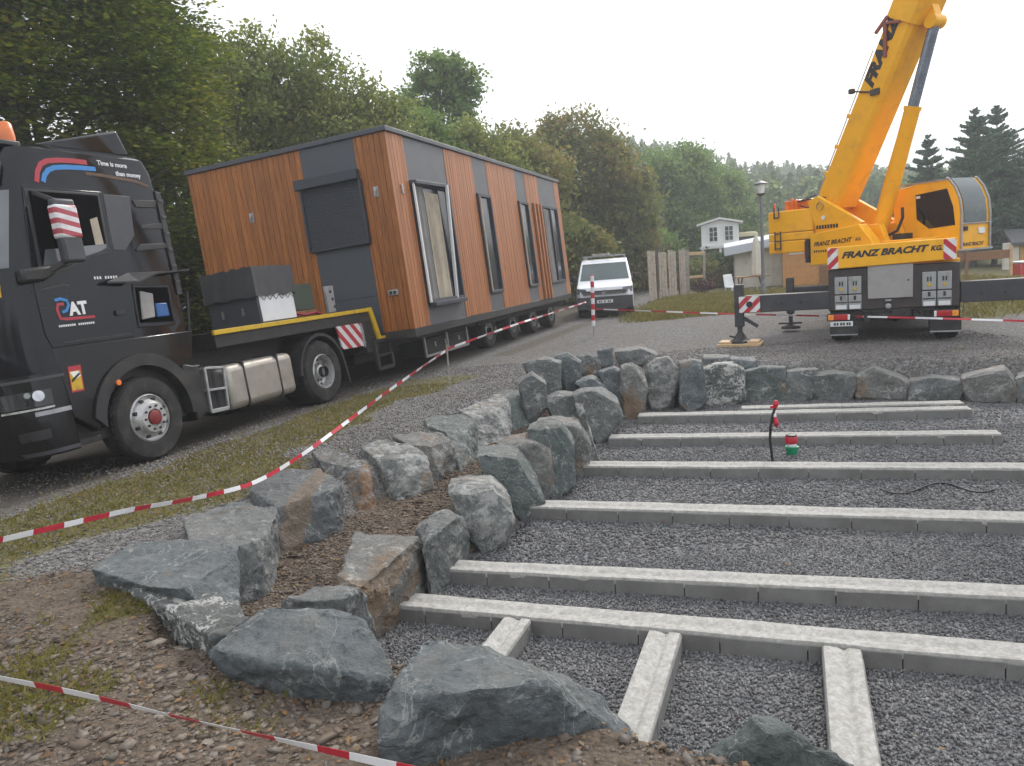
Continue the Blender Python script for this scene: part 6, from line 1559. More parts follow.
def on_hood(f0, f1, x0, x1, mt, name, parent, lift=.008, j=4, w0=1, w1=1):
    (ya, za), (yb, zb) = prof[j], prof[j + 1]; A = (ya + (yb - ya) * f0, za + (zb - za) * f0); B = (ya + (yb - ya) * f1, za + (zb - za) * f1)
    n = Vector((0, -(zb - za), (yb - ya))).normalized() * lift
    p = [Vector((x0, A[0], A[1])), Vector((x1, A[0], A[1])), Vector((x1 * w1, B[0], B[1])), Vector((x0 * w1, B[0], B[1]))]
    mb = MB(); mb.hexa([tuple(q - n * .5) for q in p] + [tuple(q + n) for q in p]); return mb.build(name, mt, parent)
wsn = on_hood(.05, .97, -.84, .84, 'cab_glass', 'windshield', van, w1=.90)
mb = MB(); mb.box(-.72, .72, -.085, .02, .80, .92); gr = mb.build('grille', 'black_plastic', van, bevel=.012)
mb = MB(); mb.box(-.72, .72, -.09, -.08, .845, .858); mb.box(-.72, .72, -.09, -.08, .80, .81); mb.build('grille_bar', 'chrome', gr)
mb = MB(); mb.lathe([(.075, -.10), (.085, -.105), (.085, -.085)], (0, 0, .865), 'y', 20)
mb.bar((-.05, -.1, .905), (-.018, -.1, .865), .012, .012, (0, 1, 0)); mb.bar((.05, -.1, .905), (.018, -.1, .865), .012, .012, (0, 1, 0)); mb.bar((-.018, -.1, .865), (0, -.1, .885), .012, .012, (0, 1, 0)); mb.bar((.018, -.1, .865), (0, -.1, .885), .012, .012, (0, 1, 0))
mb.bar((-.065, -.1, .87), (-.03, -.1, .80), .012, .012, (0, 1, 0)); mb.bar((.065, -.1, .87), (.03, -.1, .80), .012, .012, (0, 1, 0)); mb.bar((-.03, -.1, .80), (0, -.1, .85), .012, .012, (0, 1, 0)); mb.bar((.03, -.1, .80), (0, -.1, .85), .012, .012, (0, 1, 0))
mb.build('emblem', 'chrome', gr)
for s in (-1, 1):
    mb = MB(); mb.hexa([(s * .60, -.075, .83), (s * .93, .05, .84), (s * .93, .1, .84), (s * .60, .05, .83), (s * .62, -.05, .99), (s * .94, .12, 1.02), (s * .94, .15, 1.02), (s * .62, .05, .99)]); mb.build('headlight', 'pale_glass', van, bevel=.01)
    mb = MB(); mb.box(s * .98 - .0, s * 1.14, .86, .98, 1.22, 1.42) if s > 0 else mb.box(-1.14, -.98, .86, .98, 1.22, 1.42); mb.build('wing_mirror', 'black_plastic', van, bevel=.03)
    mb = MB(); x_ = s * .958
    mb.hexa([(x_ - s * .02, .95, 1.20), (x_ + s * .006, .95, 1.20), (x_ + s * .006, 2.0, 1.20), (x_ - s * .02, 2.0, 1.20), (x_ - s * .17, 1.55, 1.78), (x_ - s * .095, 1.55, 1.78), (x_ - s * .095, 2.0, 1.78), (x_ - s * .17, 2.0, 1.78)]); mb.build('side_window', 'dark_glass', van)
mb = MB(); mb.box(-.93, .93, -.10, .16, .30, .72); mb.box(-.6, .6, -.115, -.09, .40, .50); mb.build('bumper', 'grey_plastic', van, bevel=.04, seg=3)
mb = MB(); mb.box(-.27, .27, -.13, -.114, .50, .61); pl_ = mb.build('number_plate', 'white', van, bevel=.004)
mb = MB()
for k in range(7):
    if k in (2, 4): continue
    mb.box(-.20 + .06 * k, -.165 + .06 * k, -.134, -.129, .525, .585)
mb.build('plate_marks', 'txt_dark', pl_)
for yy in (.95, 3.95):
    for s in (-1, 1):
        mb = MB(); mb.lathe([(.20, s * .955), (.33, s * .955), (.35, s * .93), (.35, s * .72), (.30, s * .70)], (0, yy, .35), 'x', 24); wv_ = mb.build('wheel', 'rubber', van, smooth=40)
        mb = MB(); mb.lathe([(.20, s * .95), (.17, s * .93), (.05, s * .945), (.001, s * .945)], (0, yy, .35), 'x', 20); mb.build('rim', 'silver', wv_, smooth=40)
mb = MB()
for yy in (1.9, 3.1, 4.3): mb.box(-.78, .78, yy, yy + .05, 2.06, 2.10); mb.box(-.74, -.70, yy, yy + .05, 1.94, 2.07); mb.box(.70, .74, yy, yy + .05, 1.94, 2.07)
mb.build('roof_rack', 'galv', van)
lad = thing('ladder', 'aluminium ladder lying on the roof rack of the white van', 'ladder', (vp[0], vp[1], vz), math.radians(-9))
mb = MB()
for x_ in (-.42, .12): mb.box(x_, x_ + .05, 1.6, 4.9, 2.103, 2.18)
for k in range(11): mb.tube((-.40, 1.75 + .3 * k, 2.14), (.14, 1.75 + .3 * k, 2.14), .018, .018, 6)
mb.build('rail', 'alu', lad)

# ================================================================== BACKGROUND THINGS
lp = aty(763, 270, 30); lt = aty(761, 184, 30)[2]
t = thing('street_lamp', 'grey street lamp with a glass lantern beside the yellow counterweight', 'lamp', (lp[0], lp[1], 0))
mb = MB(); mb.tube((0, 0, 0), (0, 0, lt - .42), .075, .055, 14); mb.lathe([(.10, 0), (.10, .6), (.075, .64)], (0, 0, 0), 'z', 14); mb.build('post', 'lamp_post', t, smooth=40)
mb = MB(); mb.lathe([(.06, lt - .46), (.16, lt - .40), (.17, lt - .36), (.02, lt - .36)], (0, 0, 0), 'z', 16); mb.build('lantern_base', 'black_plastic', t, smooth=40)
mb = MB(); mb.lathe([(.12, lt - .355), (.17, lt - .02), (.13, lt - .0)], (0, 0, 0), 'z', 16); mb.build('lantern_glass', 'white_lens', t, smooth=40)
mb = MB(); mb.lathe([(.30, lt), (.26, lt + .03), (.05, lt + .12), (.001, lt + .13)], (0, 0, 0), 'z', 18); mb.build('lantern_roof', 'grey_plastic', t, smooth=40)
# garden house on stilts
Yg = 46
g0 = aty(700, 248, Yg); g1 = aty(739, 242, Yg); gw = float(np.hypot(g1[0] - g0[0], 0)); zb = float(aty(702, 247, Yg)[2]); zt_ = float(aty(702, 224, Yg)[2])
t = thing('garden_house', 'small white garden house with two lattice windows raised on the slope', 'garden house', (float(g0[0]), Yg, zb), math.radians(-16))
hh_ = zt_ - zb
mb = MB(); mb.prism([(.1, 0), (gw - .1, 0), (gw - .1, hh_ * .92), (gw * .5, hh_ * 1.12), (.1, hh_ * .92)], 0, 2.4); mb.build('wall', 'white_wood', t)
mb = MB(); mb.hexa([(-.15, -.25, hh_ * .90), (gw * .5, -.25, hh_ * 1.14), (gw * .5, 2.6, hh_ * 1.14), (-.15, 2.6, hh_ * .90), (-.15, -.25, hh_ * .98), (gw * .5, -.25, hh_ * 1.22), (gw * .5, 2.6, hh_ * 1.22), (-.15, 2.6, hh_ * .98)])
mb.hexa([(gw * .5, -.25, hh_ * 1.14), (gw + .15, -.25, hh_ * .90), (gw + .15, 2.6, hh_ * .90), (gw * .5, 2.6, hh_ * 1.14), (gw * .5, -.25, hh_ * 1.22), (gw + .15, -.25, hh_ * .98), (gw + .15, 2.6, hh_ * .98), (gw * .5, 2.6, hh_ * 1.22)]); mb.build('roof', 'white_wood', t)
for f in (.24, .62):
    mb = MB(); x0 = gw * f; x1 = x0 + gw * .20; mb.box(x0 - .04, x1 + .04, -.05, .0, hh_ * .18, hh_ * .84); w_ = mb.build('window', 'white_wood', t)
    mb = MB()
    for i in range(2):
        for j in range(3): mb.box(x0 + (x1 - x0) * i / 2 + .02, x0 + (x1 - x0) * (i + 1) / 2 - .02, -.06, -.045, hh_ * (.21 + .205 * j), hh_ * (.21 + .205 * (j + 1)) - .03)
    mb.build('pane', 'dark_glass', w_)
mb = MB(); mb.box(0, gw, -.5, 2.5, -.15, -.01)
for x_ in (.15, gw * .5, gw - .15):
    for y_ in (-.4, 2.3): mb.box(x_ - .06, x_ + .06, y_ - .06, y_ + .06, -2.6, -.14)
mb.build('stilt_platform', 'white_wood', t)
# pale hut with a monopitch roof
Yh_ = 38; h0 = aty(725, 282, Yh_); h1 = aty(783, 278, Yh_); L_ = float(h1[0] - h0[0])
t = thing('pale_hut', 'long pale hut with a light grey sloping roof behind the lamp post', 'hut', (float(h0[0]), Yh_, 0), math.radians(-16))
zt_ = float(aty(727, 252, Yh_)[2]); zr = float(aty(727, 243, Yh_ + 2)[2])
mb = MB(); mb.prism([(.5, -.6), (L_, -.6), (L_, zt_ + .35), (.5, zt_ - .05)], .6, 4.5); mb.build('wall', 'cream', t)
mb = MB(); mb.hexa([(.0, .0, zt_ - .22), (L_ + .3, .0, zt_ + .2), (L_ + .3, 5.0, zt_ + .7), (.0, 5.0, zt_ + .3), (.0, .0, zt_ + .22), (L_ + .3, .0, zt_ + .62), (L_ + .3, 5.0, zt_ + .86), (.0, 5.0, zt_ + .46)]); mb.build('roof', 'roof_pale', t, bevel=.03)
mb = MB()
for k in range(5): mb.box(.9 + .45 * k, .95 + .45 * k, .55, .595, .1, zt_ - .2)
mb.build('wall_batten', 'cream', t)
# orange timber hut behind the crane
o0 = aty(783, 285, 36); o1 = aty(834, 285, 36); L2 = float(o1[0] - o0[0])
t = thing('orange_hut', 'orange brown timber hut behind the crane counterweight', 'hut', (float(o0[0]), 36, 0), math.radians(-20))
mb = MB(); mb.box(0, L2 + .6, 0, 4, -.8, float(aty(790, 243, 36)[2])); mb.build('wall', 'orange_wood', t)
zt2 = float(aty(790, 243, 36)[2]); mb = MB(); mb.box(-.2, L2 + .8, -.35, 4.2, zt2, zt2 + .14); mb.build('roof', 'roof_dark', t)
mb = MB(); mb.box(.3, .95, -.04, 0.0, zt2 - .55, zt2 - .35); mb.build('sign', 'canvas', t)
mb = MB(); mb.box(1.6, 2.4, -.03, .0, -.6, .9); mb.build('door', 'brown_wood', t)
# closed parasol
pp = aty(757, 282, 35); pt_ = float(aty(756, 236, 35)[2])
t = thing('closed_parasol', 'closed cream garden parasol left of the street lamp', 'parasol', (float(pp[0]), 35, 0))
mb = MB(); n = 16; vs = []; fs = []
prof_ = [(.03, pt_), (.10, pt_ - .15), (.16, pt_ - .7), (.20, pt_ - 1.3), (.22, pt_ - 1.75)]
for r, z_ in prof_:
    for i in range(n): a = 2 * math.pi * i / n; q = r * (1 + .22 * (i % 2) * (z_ < pt_ - .1)); vs.append((q * math.cos(a), q * math.sin(a), z_))
for j in range(4):
    for i in range(n): fs.append((j * n + i, (j + 1) * n + i, (j + 1) * n + (i + 1) % n, j * n + (i + 1) % n))
fs.append(tuple(range(n))); mb.add(vs, fs); mb.build('folded_canvas', 'canvas', t, smooth=50)
mb = MB(); mb.tube((0, 0, -.4), (0, 0, pt_ - .2), .025, .025, 8); mb.build('pole', 'white_wood', t)
# garden table and white chair outside the hut
tb = aty(751, 282, 34.5)
t = thing('garden_table', 'brown slatted garden table in front of the pale hut', 'table', (float(tb[0]), 34.5, 0))
mb = MB(); ztb = float(aty(751, 277, 34.5)[2]); mb.box(-.75, .75, -.4, .4, ztb, ztb + .05); mb.build('table_top', 'brown_wood', t)
for sx_ in (-.6, .6):
    mb = MB(); mb.bar((sx_, -.3, -.6), (sx_ * .8, .3, ztb), .06, .06); mb.bar((sx_, .3, -.6), (sx_ * .8, -.3, ztb), .06, .06); mb.build('leg', 'brown_wood', t)
chp = aty(733, 286, 34)
t = thing('garden_chair', 'white plastic garden chair left of the garden table', 'chair', (float(chp[0]), 34, 0), .4)
zc_ = float(aty(733, 281, 34)[2])
mb = MB(); mb.box(-.28, .28, -.25, .25, zc_ - .3, zc_ - .25); mb.build('seat', 'white', t, bevel=.02)
mb = MB(); mb.hexa([(-.28, .22, zc_ - .26), (.28, .22, zc_ - .26), (.28, .26, zc_ - .26), (-.28, .26, zc_ - .26), (-.24, .36, zc_ + .3), (.24, .36, zc_ + .3), (.24, .40, zc_ + .3), (-.24, .40, zc_ + .3)]); mb.build('backrest', 'white', t, bevel=.02)
for sx_ in (-.24, .24):
    for sy_ in (-.22, .22):
        mb = MB(); mb.bar((sx_, sy_, -.6), (sx_, sy_, zc_ - .28), .05, .05); mb.build('leg', 'white', t)
# pale roof of a caravan beyond the hut
cv = aty(746, 240, 60); zcv = float(aty(746, 232.5, 60)[2])
t = thing('caravan', 'cream caravan half hidden behind the pale hut roof', 'caravan', (float(cv[0]), 60, zcv - 2.0), math.radians(-8))
mb = MB(); mb.prism([(-.9, .3), (.95, .3), (1.0, 1.2), (.9, 1.95), (.6, 2.05), (-.65, 2.05), (-.9, 1.9), (-.95, 1.2)], 0, 4.0); mb.build('body', mat('caravan_cream', (.70, .64, .42), .5, var=.05), t, bevel=.08)
mb = MB(); mb.box(-.65, .65, -.02, .0, 1.2, 1.7); mb.build('window', 'dark_glass', t)
mb = MB()
for s in (-1, 1): mb.lathe([(.001, s * .75), (.3, s * .75), (.3, s * .95), (.001, s * .95)], (0, 1.8, .0), 'x', 16)
mb.build('wheel', 'rubber', t, smooth=40)
# palisade boards
pal = thing('board_palisade', 'row of weathered upright boards with thin poles beside the lane', 'fence', tuple(at(648, 300, 0)))
pb = Vector(at(648, 300, 0)); rr_ = random.Random(5)
cols_ = [(647, 655, 250, 302, 33.0), (658, 666, 251, 299, 34.0), (667.5, 675.5, 250, 294, 35.2), (677.5, 684.5, 249, 289, 36.5)]
for k, (x0, x1, yt, yb, Y) in enumerate(cols_):
    for j in range(3):
        xa = x0 + (x1 - x0) * j / 3; xb = x0 + (x1 - x0) * (j + 1) / 3 - .3; T2 = Vector(aty(xb, yt, Y)) - pb
        A = Vector(aty(xa, yt + rr_.uniform(0, 1.5), Y)) - pb; B = Vector(aty(xb, yb, Y)) - pb
        mb = MB(); mb.box(A.x, T2.x, A.y - .03, A.y + .04 + .02 * j, B.z - .3, A.z); mb.build('board', 'pale_wood', pal, bevel=.008)
for k, (x, yt, yb, Y) in enumerate([(655.5, 245, 300, 33.3), (662, 245, 297, 34.3), (669, 244, 293, 35.5), (677, 243, 290, 36.5)]):
    A = Vector(aty(x, yt, Y)) - pb; B = Vector(aty(x, yb, Y)) - pb
    mb = MB(); mb.tube((A.x, A.y - .08, B.z - .3), (A.x, A.y - .08, A.z), .04, .04, 8); mb.build('pole', 'bark', pal)
gt = thing('timber_gate_frame', 'bright new timber frame at the end of the weathered boards', 'gate', tuple(aty(688, 292, 37.5)))
gb_ = Vector(aty(688, 292, 37.5))
def GP(x, y): return Vector(aty(x, y, 37.5)) - gb_
for (a, b, w_, nm) in (((686, 250), (687, 296), .24, 'post'), ((704, 251), (704, 284), .12, 'post'), ((687.5, 254), (704, 253), .16, 'rail'), ((687, 277.5), (704, 276), .12, 'rail')):
    mb = MB(); mb.bar(tuple(GP(*a)), tuple(GP(*b)), w_, w_, (0, 1, 0)); mb.build(nm, 'fresh_wood' if nm == 'rail' else 'old_wood', gt, bevel=.01)
# brick outbuilding glimpsed over the van
bb = aty(592, 262, 46)
t = thing('brick_outbuilding', 'small brick outbuilding with a grey lean-to roof seen over the van', 'outbuilding', (float(bb[0]), 46, float(aty(592, 262, 46)[2]) - 1.0))
z_a = float(aty(590, 243, 46)[2]) - (float(aty(592, 262, 46)[2]) - 1.0)
mb = MB(); mb.prism([(-.4, -.5), (.45, -.5), (.6, z_a + .1), (-.4, z_a - .35)], 0, 2); mb.build('wall', 'brick', t)
mb = MB(); mb.hexa([(-.75, -.2, z_a - .55), (.85, -.2, z_a + .16), (.85, 2.2, z_a + .16), (-.75, 2.2, z_a - .55), (-.75, -.2, z_a - .45), (.85, -.2, z_a + .27), (.85, 2.2, z_a + .27), (-.75, 2.2, z_a - .45)]); mb.build('roof', 'roof_dark', t)
# huts and fence on the right
s0_ = aty(1003, 270, 36); 
t = thing('yellow_shed', 'ochre wooden shed with a cream end post at the right edge', 'shed', (float(s0_[0]), 36, 0), math.radians(-28))
zs_ = float(aty(1008, 243, 36)[2])
mb = MB(); mb.box(.65, 3.8, 0, 3, -.3, zs_ - .15); mb.build('wall', mat('ochre', (.50, .30, .09), .7), t)
mb = MB(); mb.box(0, .62, -.1, .5, -.3, zs_); mb.build('end_post', 'canvas', t, bevel=.02)
mb = MB(); mb.hexa([(.3, -.3, zs_ - .15), (4, -.3, zs_ - .1), (4, 3.3, zs_ + .5), (.3, 3.3, zs_ + .5), (.3, -.3, zs_ - .0), (4, -.3, zs_ + .05), (4, 3.3, zs_ + .62), (.3, 3.3, zs_ + .62)]); mb.build('roof', 'roof_dark', t)
mb = MB(); mb.box(1.25, 2.6, -.04, 0, zs_ - .9, zs_ - .3); mb.build('window', 'dark_glass', t)
t = thing('red_bin', 'dark red box at the right edge behind the outrigger', 'box', tuple(aty(1024, 282, 30)))
mb = MB(); mb.box(-.15, .5, 0, .6, -.6, .75); mb.build('body', 'red_lens', t, bevel=.04)
mb = MB(); mb.box(-.18, .53, -.03, .63, .755, .83); mb.build('lid', 'white', t, bevel=.02)
fz = aty(958, 268, 30)
t = thing('brown_picket_fence', 'low brown wooden fence behind the crane cab', 'fence', (float(fz[0]), 30, 0), math.radians(-5))
f_t = float(aty(960, 253, 30)[2]); f_b = float(aty(960, 268, 30)[2])
mb = MB(); mb.box(-3.2, 2.0, 0, .04, f_b + .25, f_t); mb.build('board_panel', 'brown_wood', t, bevel=.01)
for k in range(4):
    mb = MB(); mb.box(-3.1 + 1.68 * k, -3.0 + 1.68 * k, -.06, -.003, -.2, f_t + (.15 if k == 3 else .05)); mb.build('post', 'fresh_wood' if k == 3 else 'brown_wood', t)
# potted plants outside the huts
def blob_leaves(cent, rad, n, size, seed):
    r_ = np.random.default_rng(seed); d = r_.normal(size=(n, 3)); d /= np.linalg.norm(d, axis=1, keepdims=True)
    p = np.array(cent) + d * (r_.uniform(.35, 1, n) ** .5)[:, None] * np.array(rad); return p

# ================================================================== TREES
LQ = np.array([(-1, 0, 0), (0, -.55, .10), (1, 0, 0), (0, .55, .10)], float)
def leaf_cloud(name, P, size, mt, parent, tilt=1.0, droop=.0):
    n = len(P)
    if tilt >= 1: R = rand_rot(n)
    else: R = yaw_rot(n, tilt)
    s = size * RNG.uniform(.65, 1.35, n)
    v = np.einsum('nij,nkj->nki', R, LQ[None] * s[:, None, None]) + P[:, None, :]
    return big_mesh(name, v.reshape(-1, 3), np.arange(n * 4).reshape(n, 4), mt, parent)
def limb(mb, a, b, r0, r1, seg=4, wob=.12, n=7):
    a = Vector(a); b = Vector(b); L = (b - a).length; pts = [a]
    for i in range(1, seg + 1):
        p = a.lerp(b, i / seg)
        if i < seg: p += Vector((random.uniform(-1, 1), random.uniform(-1, 1), random.uniform(-.4, .6))) * wob * L / seg
        pts.append(p)
    for i in range(seg): mb.tube(pts[i], pts[i + 1], r0 + (r1 - r0) * i / seg, r0 + (r1 - r0) * (i + 1) / seg, n, caps=False)
    return pts
def gh(x, y): return float(ground_h(np.array([float(x)]), np.array([float(y)]))[0])
def tree(name, label, base, blobs, nclump, clump_r, per, lsize, mt, trunk_r=.18, flat=.6, group=None, tilt=1.0, cat='tree', limbs=14, gaps=.0):
    """blobs: ellipsoids (x,y,z,rx,ry,rz) relative to the foot; leaves in clumps on limbs"""
    x, y = base; z = gh(x, y) - .05
    root = thing(name, label, cat, (x, y, z), 0, group)
    vol = np.array([b[3] * b[4] * b[5] for b in blobs]) ** .67; vol /= vol.sum()
    C = []
    for b, k in zip(blobs, vol):
        m = max(3, int(nclump * k)); d = RNG.normal(size=(m, 3)); d /= np.linalg.norm(d, axis=1, keepdims=True)
        r = RNG.uniform(.30, 1.02, m) ** .55; C.append(np.array(b[:3]) + d * r[:, None] * np.array(b[3:]))
    C = np.concatenate(C); C = C[C[:, 2] > .15]
    n = len(C); cr = clump_r * RNG.uniform(.55, 1.35, n)
    cnt = np.maximum(4, (per * RNG.uniform(.4, 1.5, n))).astype(int)
    idx = np.repeat(np.arange(n), cnt)
    d = RNG.normal(size=(len(idx), 3)) * .5; d[:, 2] *= flat
    P = C[idx] + d * cr[idx][:, None]
    P[:, 2] -= .12 * np.hypot(d[:, 0], d[:, 1]) * cr[idx]
    P = P[P[:, 2] > .02]
    cr_o = leaf_cloud('crown', P, lsize, mt, root, tilt)
    mb = MB(); top = max(b[2] for b in blobs)
    tr = limb(mb, (0, 0, -.2), (random.uniform(-.2, .2), random.uniform(-.2, .2), top), trunk_r, trunk_r * .3, 6, .08, 10)
    for i in RNG.choice(n, min(n, limbs), replace=False):
        c = C[i]; k = min(5, max(1, int(6 * max(.1, (c[2] / top) - .25)))); s = tr[k]
        limb(mb, s, c, trunk_r * .38, trunk_r * .08, 4, .18, 6)
    mb.build('trunk', 'bark', root, smooth=60)
    return root
def XY(px, Y): return (float(aty(px, hz(px), Y)[0]), Y)
def ZT(px, py, Y): return float(aty(px, py, Y)[2])
GT = 'broadleaf trees along the bank on the left'
# ---- the big trees behind the truck
x, y = XY(60, 17.5); b = gh(x, y)
tree('beech_tree', 'big dark beech with drooping layered branches directly behind the truck cab', (x, y),
     [(0, 0, 4.5, 3.6, 3.2, 3.6), (-.6, .3, 8.2, 3.9, 3.2, 3.2), (1.6, -.4, 6.4, 2.4, 2.2, 3.0), (.8, 0, 10.5, 3.2, 2.8, 2.4), (0, 0, 2.0, 3.0, 2.4, 1.5)], 900, .85, 120, .066, 'leaf_beech', .26, .30, GT, tilt=.55, limbs=46)
x, y = XY(-70, 16.5)
tree('beech_tree', 'beech at the left edge, mostly cut off by the edge of the photo', (x, y),
     [(0, 0, 4.5, 3.0, 3.0, 3.6), (0, .3, 8.5, 3.4, 3.0, 3.2), (0, 0, 2.0, 2.6, 2.4, 1.6)], 460, .9, 90, .08, 'leaf_beech', .24, .30, GT, tilt=.55, limbs=24)
x, y = XY(172, 19.5)
tree('beech_tree', 'beech with yellowing sprays between the truck cab and the house', (x, y),
     [(0, 0, 3.2, 1.9, 1.8, 2.4), (.1, 0, 6.2, 1.9, 1.8, 2.4), (-.3, 0, 9.2, 1.6, 1.8, 2.0), (.1, 0, 1.2, 1.8, 1.5, 1.2)], 520, .8, 110, .068, 'leaf_beech', .18, .32, GT, tilt=.55, limbs=30)
# ---- row behind the house
spec = [
 (232, 24, 16, 2.2, 'leaf_mid', 'tall loose tree left of the house roof with sky showing through its top'),
 (283, 26, 26, 2.1, 'leaf_mid', 'grey green tree with a ragged pointed top above the left half of the house'),
 (334, 27, 30, 2.2, 'leaf_mid', 'upright thin-leaved tree above the roof corner of the house'),
 (385, 28, 78, 2.0, 'leaf_mid', 'lower bushy tree right of the roof corner, in front of the lone high crown'),
 (430, 31, 104, 2.0, 'leaf_green', 'yellow green tree above the middle of the house'),
 (478, 33, 118, 1.9, 'leaf_mid', 'slender tree under the right side of the lone high crown'),
 (520, 36, 126, 2.0, 'leaf_rust', 'bushy tree with brownish leaves left of the big round crown')]
for px, Y, yt, r, mt, lab in spec:
    x, y = XY(px, Y); b = gh(x, y); T = ZT(px, yt, Y) - b; r *= Y / 26
    sub = [(0, 0, T * .30, r, r, T * .26), (-.25 * r, 0, T * .58, r * .85, r, T * .26), (.3 * r, .1, T * .72, r * .62, r * .7, T * .2), (0, 0, T * .88, r * .42, r * .5, T * .12), (0, 0, T * .1, r * .9, r * .8, T * .1)]
    tree('leafy_tree', lab, (x, y), sub, 340, .60 * Y / 26, 105, .0031 * Y, mt, .15, .75, GT, limbs=34)
x, y = XY(457, 37); b = gh(x, y); T = ZT(457, 40, 37) - b
tree('leafy_tree', 'lone high dark crown standing above the row behind the house', (x, y),
     [(-.2, 0, T - 1.3, 1.45, 1.3, 1.2), (.8, 0, T - 1.9, 1.15, 1.2, 1.0), (-1.0, 0, T - 2.4, 1.0, 1.1, .9), (.4, 0, T - 3.3, 1.2, 1.2, 1.2), (.9, .2, T - 4.3, .8, .8, .9), (0, 0, T - 5.6, 1.0, 1, 1.2)], 150, .50, 105, .105, 'leaf_green', .2, .7, GT, limbs=24)
x, y = XY(580, 44); b = gh(x, y); T = ZT(575, 104, 44) - b
tree('leafy_tree', 'big round-crowned tree with a tinge of red, right of the house', (x, y),
     [(-.4, 0, T - 2.2, 2.2, 2.0, 2.1), (1.7, 0, T - 3.8, 1.7, 1.8, 1.8), (-1.9, 0, T - 4.2, 2.0, 1.8, 2.4), (.3, 0, T - 5.6, 3.2, 2.4, 2.6), (3.2, .4, T - 5.6, 1.7, 1.6, 2.0), (1.0, 0, T - 2.8, 1.9, 1.8, 1.8), (0, 0, 2.4, 3.6, 2.4, 2.4)], 520, .9, 135, .125, 'leaf_rust', .3, .7, GT, limbs=40)
x, y = XY(612, 52); b = gh(x, y); T = ZT(612, 152, 52) - b
tree('leafy_tree', 'dark green tree filling the gap right of the big round crown', (x, y), [(0, 0, T - 1.8, 2.2, 2, 1.8), (.6, 0, T - 4.2, 2.6, 2, 2.4), (0, 0, 1.8, 2.6, 2, 1.8)], 300, .9, 120, .14, 'leaf_dark', .25, .7, GT, limbs=20)
for px, Y, yt, r, lab in ((662, 58, 156, 2.6, 'fresh green tree above the weathered boards'), (690, 60, 149, 2.5, 'fresh green tree, tallest above the garden house'), (722, 64, 172, 2.2, 'lower fresh green tree right above the garden house roof')):
    x, y = XY(px, Y); b = gh(x, y); T = ZT(px, yt, Y) - b
    tree('leafy_tree', lab, (x, y), [(0, 0, T - 1.5, r * .8, r, 1.7), (-.5, 0, T * .55, r * 1.1, r, T * .28), (.5, 0, T * .3, r * 1.15, r, T * .28)], 330, 1.0, 120, .15, 'leaf_green', .2, .7, 'fresh green trees below the wooded hill', limbs=20)
# ---- shrubs
GSH = 'shrubs at the foot of the trees'
for px, Y, yt, r, mt, lab in ((205, 21, 225, 1.4, 'leaf_mid', 'shrub between the truck cab and the left end of the house'), (575, 36, 212, 1.8, 'leaf_rust', 'brownish shrub just right of the far end of the house'),
        (545, 40, 195, 2.2, 'leaf_mid', 'tall green shrub against the far end of the house'), (604, 44, 232, 1.7, 'leaf_mid', 'rounded hedge bush behind the van roof'), (630, 44, 226, 1.8, 'leaf_rust', 'tawny hedge bush between the van and the weathered boards'), (648, 47, 222, 1.8, 'leaf_green', 'green hedge bush behind the weathered boards'),
        (715, 43, 256, 1.3, 'leaf_dark', 'dark shrub under the garden house platform'), (728, 44, 257, 1.4, 'leaf_dark', 'dark shrub between the garden house platform and the pale hut'), (700, 41, 264, 1.0, 'leaf_rust', 'low reddish shrub seen through the timber gate frame')):
    x, y = XY(px, Y); b = gh(x, y); T = max(.9, ZT(px, yt, Y) - b)
    tree('shrub', lab, (x, y), [(0, 0, T * .55, r, r * .8, T * .42), (.2, 0, T * .25, r * 1.1, r * .9, T * .26)], 160, .55, 100, .0032 * Y, mt, .06, .8, GSH, cat='shrub', limbs=16)
x, y = XY(712, 35); b = gh(x, y)
tree('potted_shrub', 'dark red heather bush on the grass near the timber gate frame', XY(703, 35), [(0, 0, .35, .45, .4, .34)], 26, .2, 50, .05, mat('heather', (.09, .03, .03), .8), .02, .8, None, cat='plant', limbs=6)
# ---- spruces on the right
def spruce(label, px, Y, yt, halfw, seed, lowf=.12):
    r_ = random.Random(seed); x, y = XY(px, Y); b = gh(x, y) - .05; H = ZT(px, yt, Y) - b
    root = thing('spruce_tree', label, 'tree', (x, y, b), 0, 'dark spruces behind the crane')
    mb = MB(); mb.tube((0, 0, -.2), (0, 0, H * .97), .16, .015, 8); P = []; N_ = int(38 + H)
    for i in range(N_):
        f = lowf + (1 - lowf) * (i / N_) ** .9; f = min(.985, max(lowf, f + r_.uniform(-.02, .02))); z = H * f; L = halfw * (1 - f) ** .85 * r_.uniform(.62, 1.15) + .10
        for k in range(r_.randint(5, 8)):
            a = r_.uniform(0, 2 * math.pi); l = L * r_.uniform(.6, 1.15); d = Vector((math.cos(a), math.sin(a), 0)); up = .12 - .42 * (1 - f)
            m = max(6, int(l * 30))
            for j in range(m):
                t = (j + r_.random()) / m; p = d * (l * t) + Vector((0, 0, z + l * (up * t + .22 * t * t)))
                w = .20 * (1 - t * .65) * min(1, l); s = Vector((-d.y, d.x, 0)); 
                for q_ in range(4): P.append(tuple(p + s * r_.uniform(-w, w) + Vector((0, 0, -r_.uniform(0, .16) * (1 - t * .5)))))
            mb.tube((0, 0, z), tuple(d * l * .8 + Vector((0, 0, z + l * (up * .8 + .14)))), .022, .006, 4, caps=False)
    leaf_cloud('crown', np.array(P), .07 * Y / 40, 'needle', root, 1.0)
    mb.build('trunk', 'bark', root, smooth=60)
spruce('smaller spruce standing alone right behind the crane boom', 927, 46, 134, 3.2, 3)
spruce('tall spruce with the left one of the twin tips', 974, 41, 107, 3.6, 4)
spruce('tall spruce with the right one of the twin tips', 995, 42, 104, 4.0, 5)
spruce('spruce at the right edge of the photo', 1030, 40, 138, 3.6, 6)
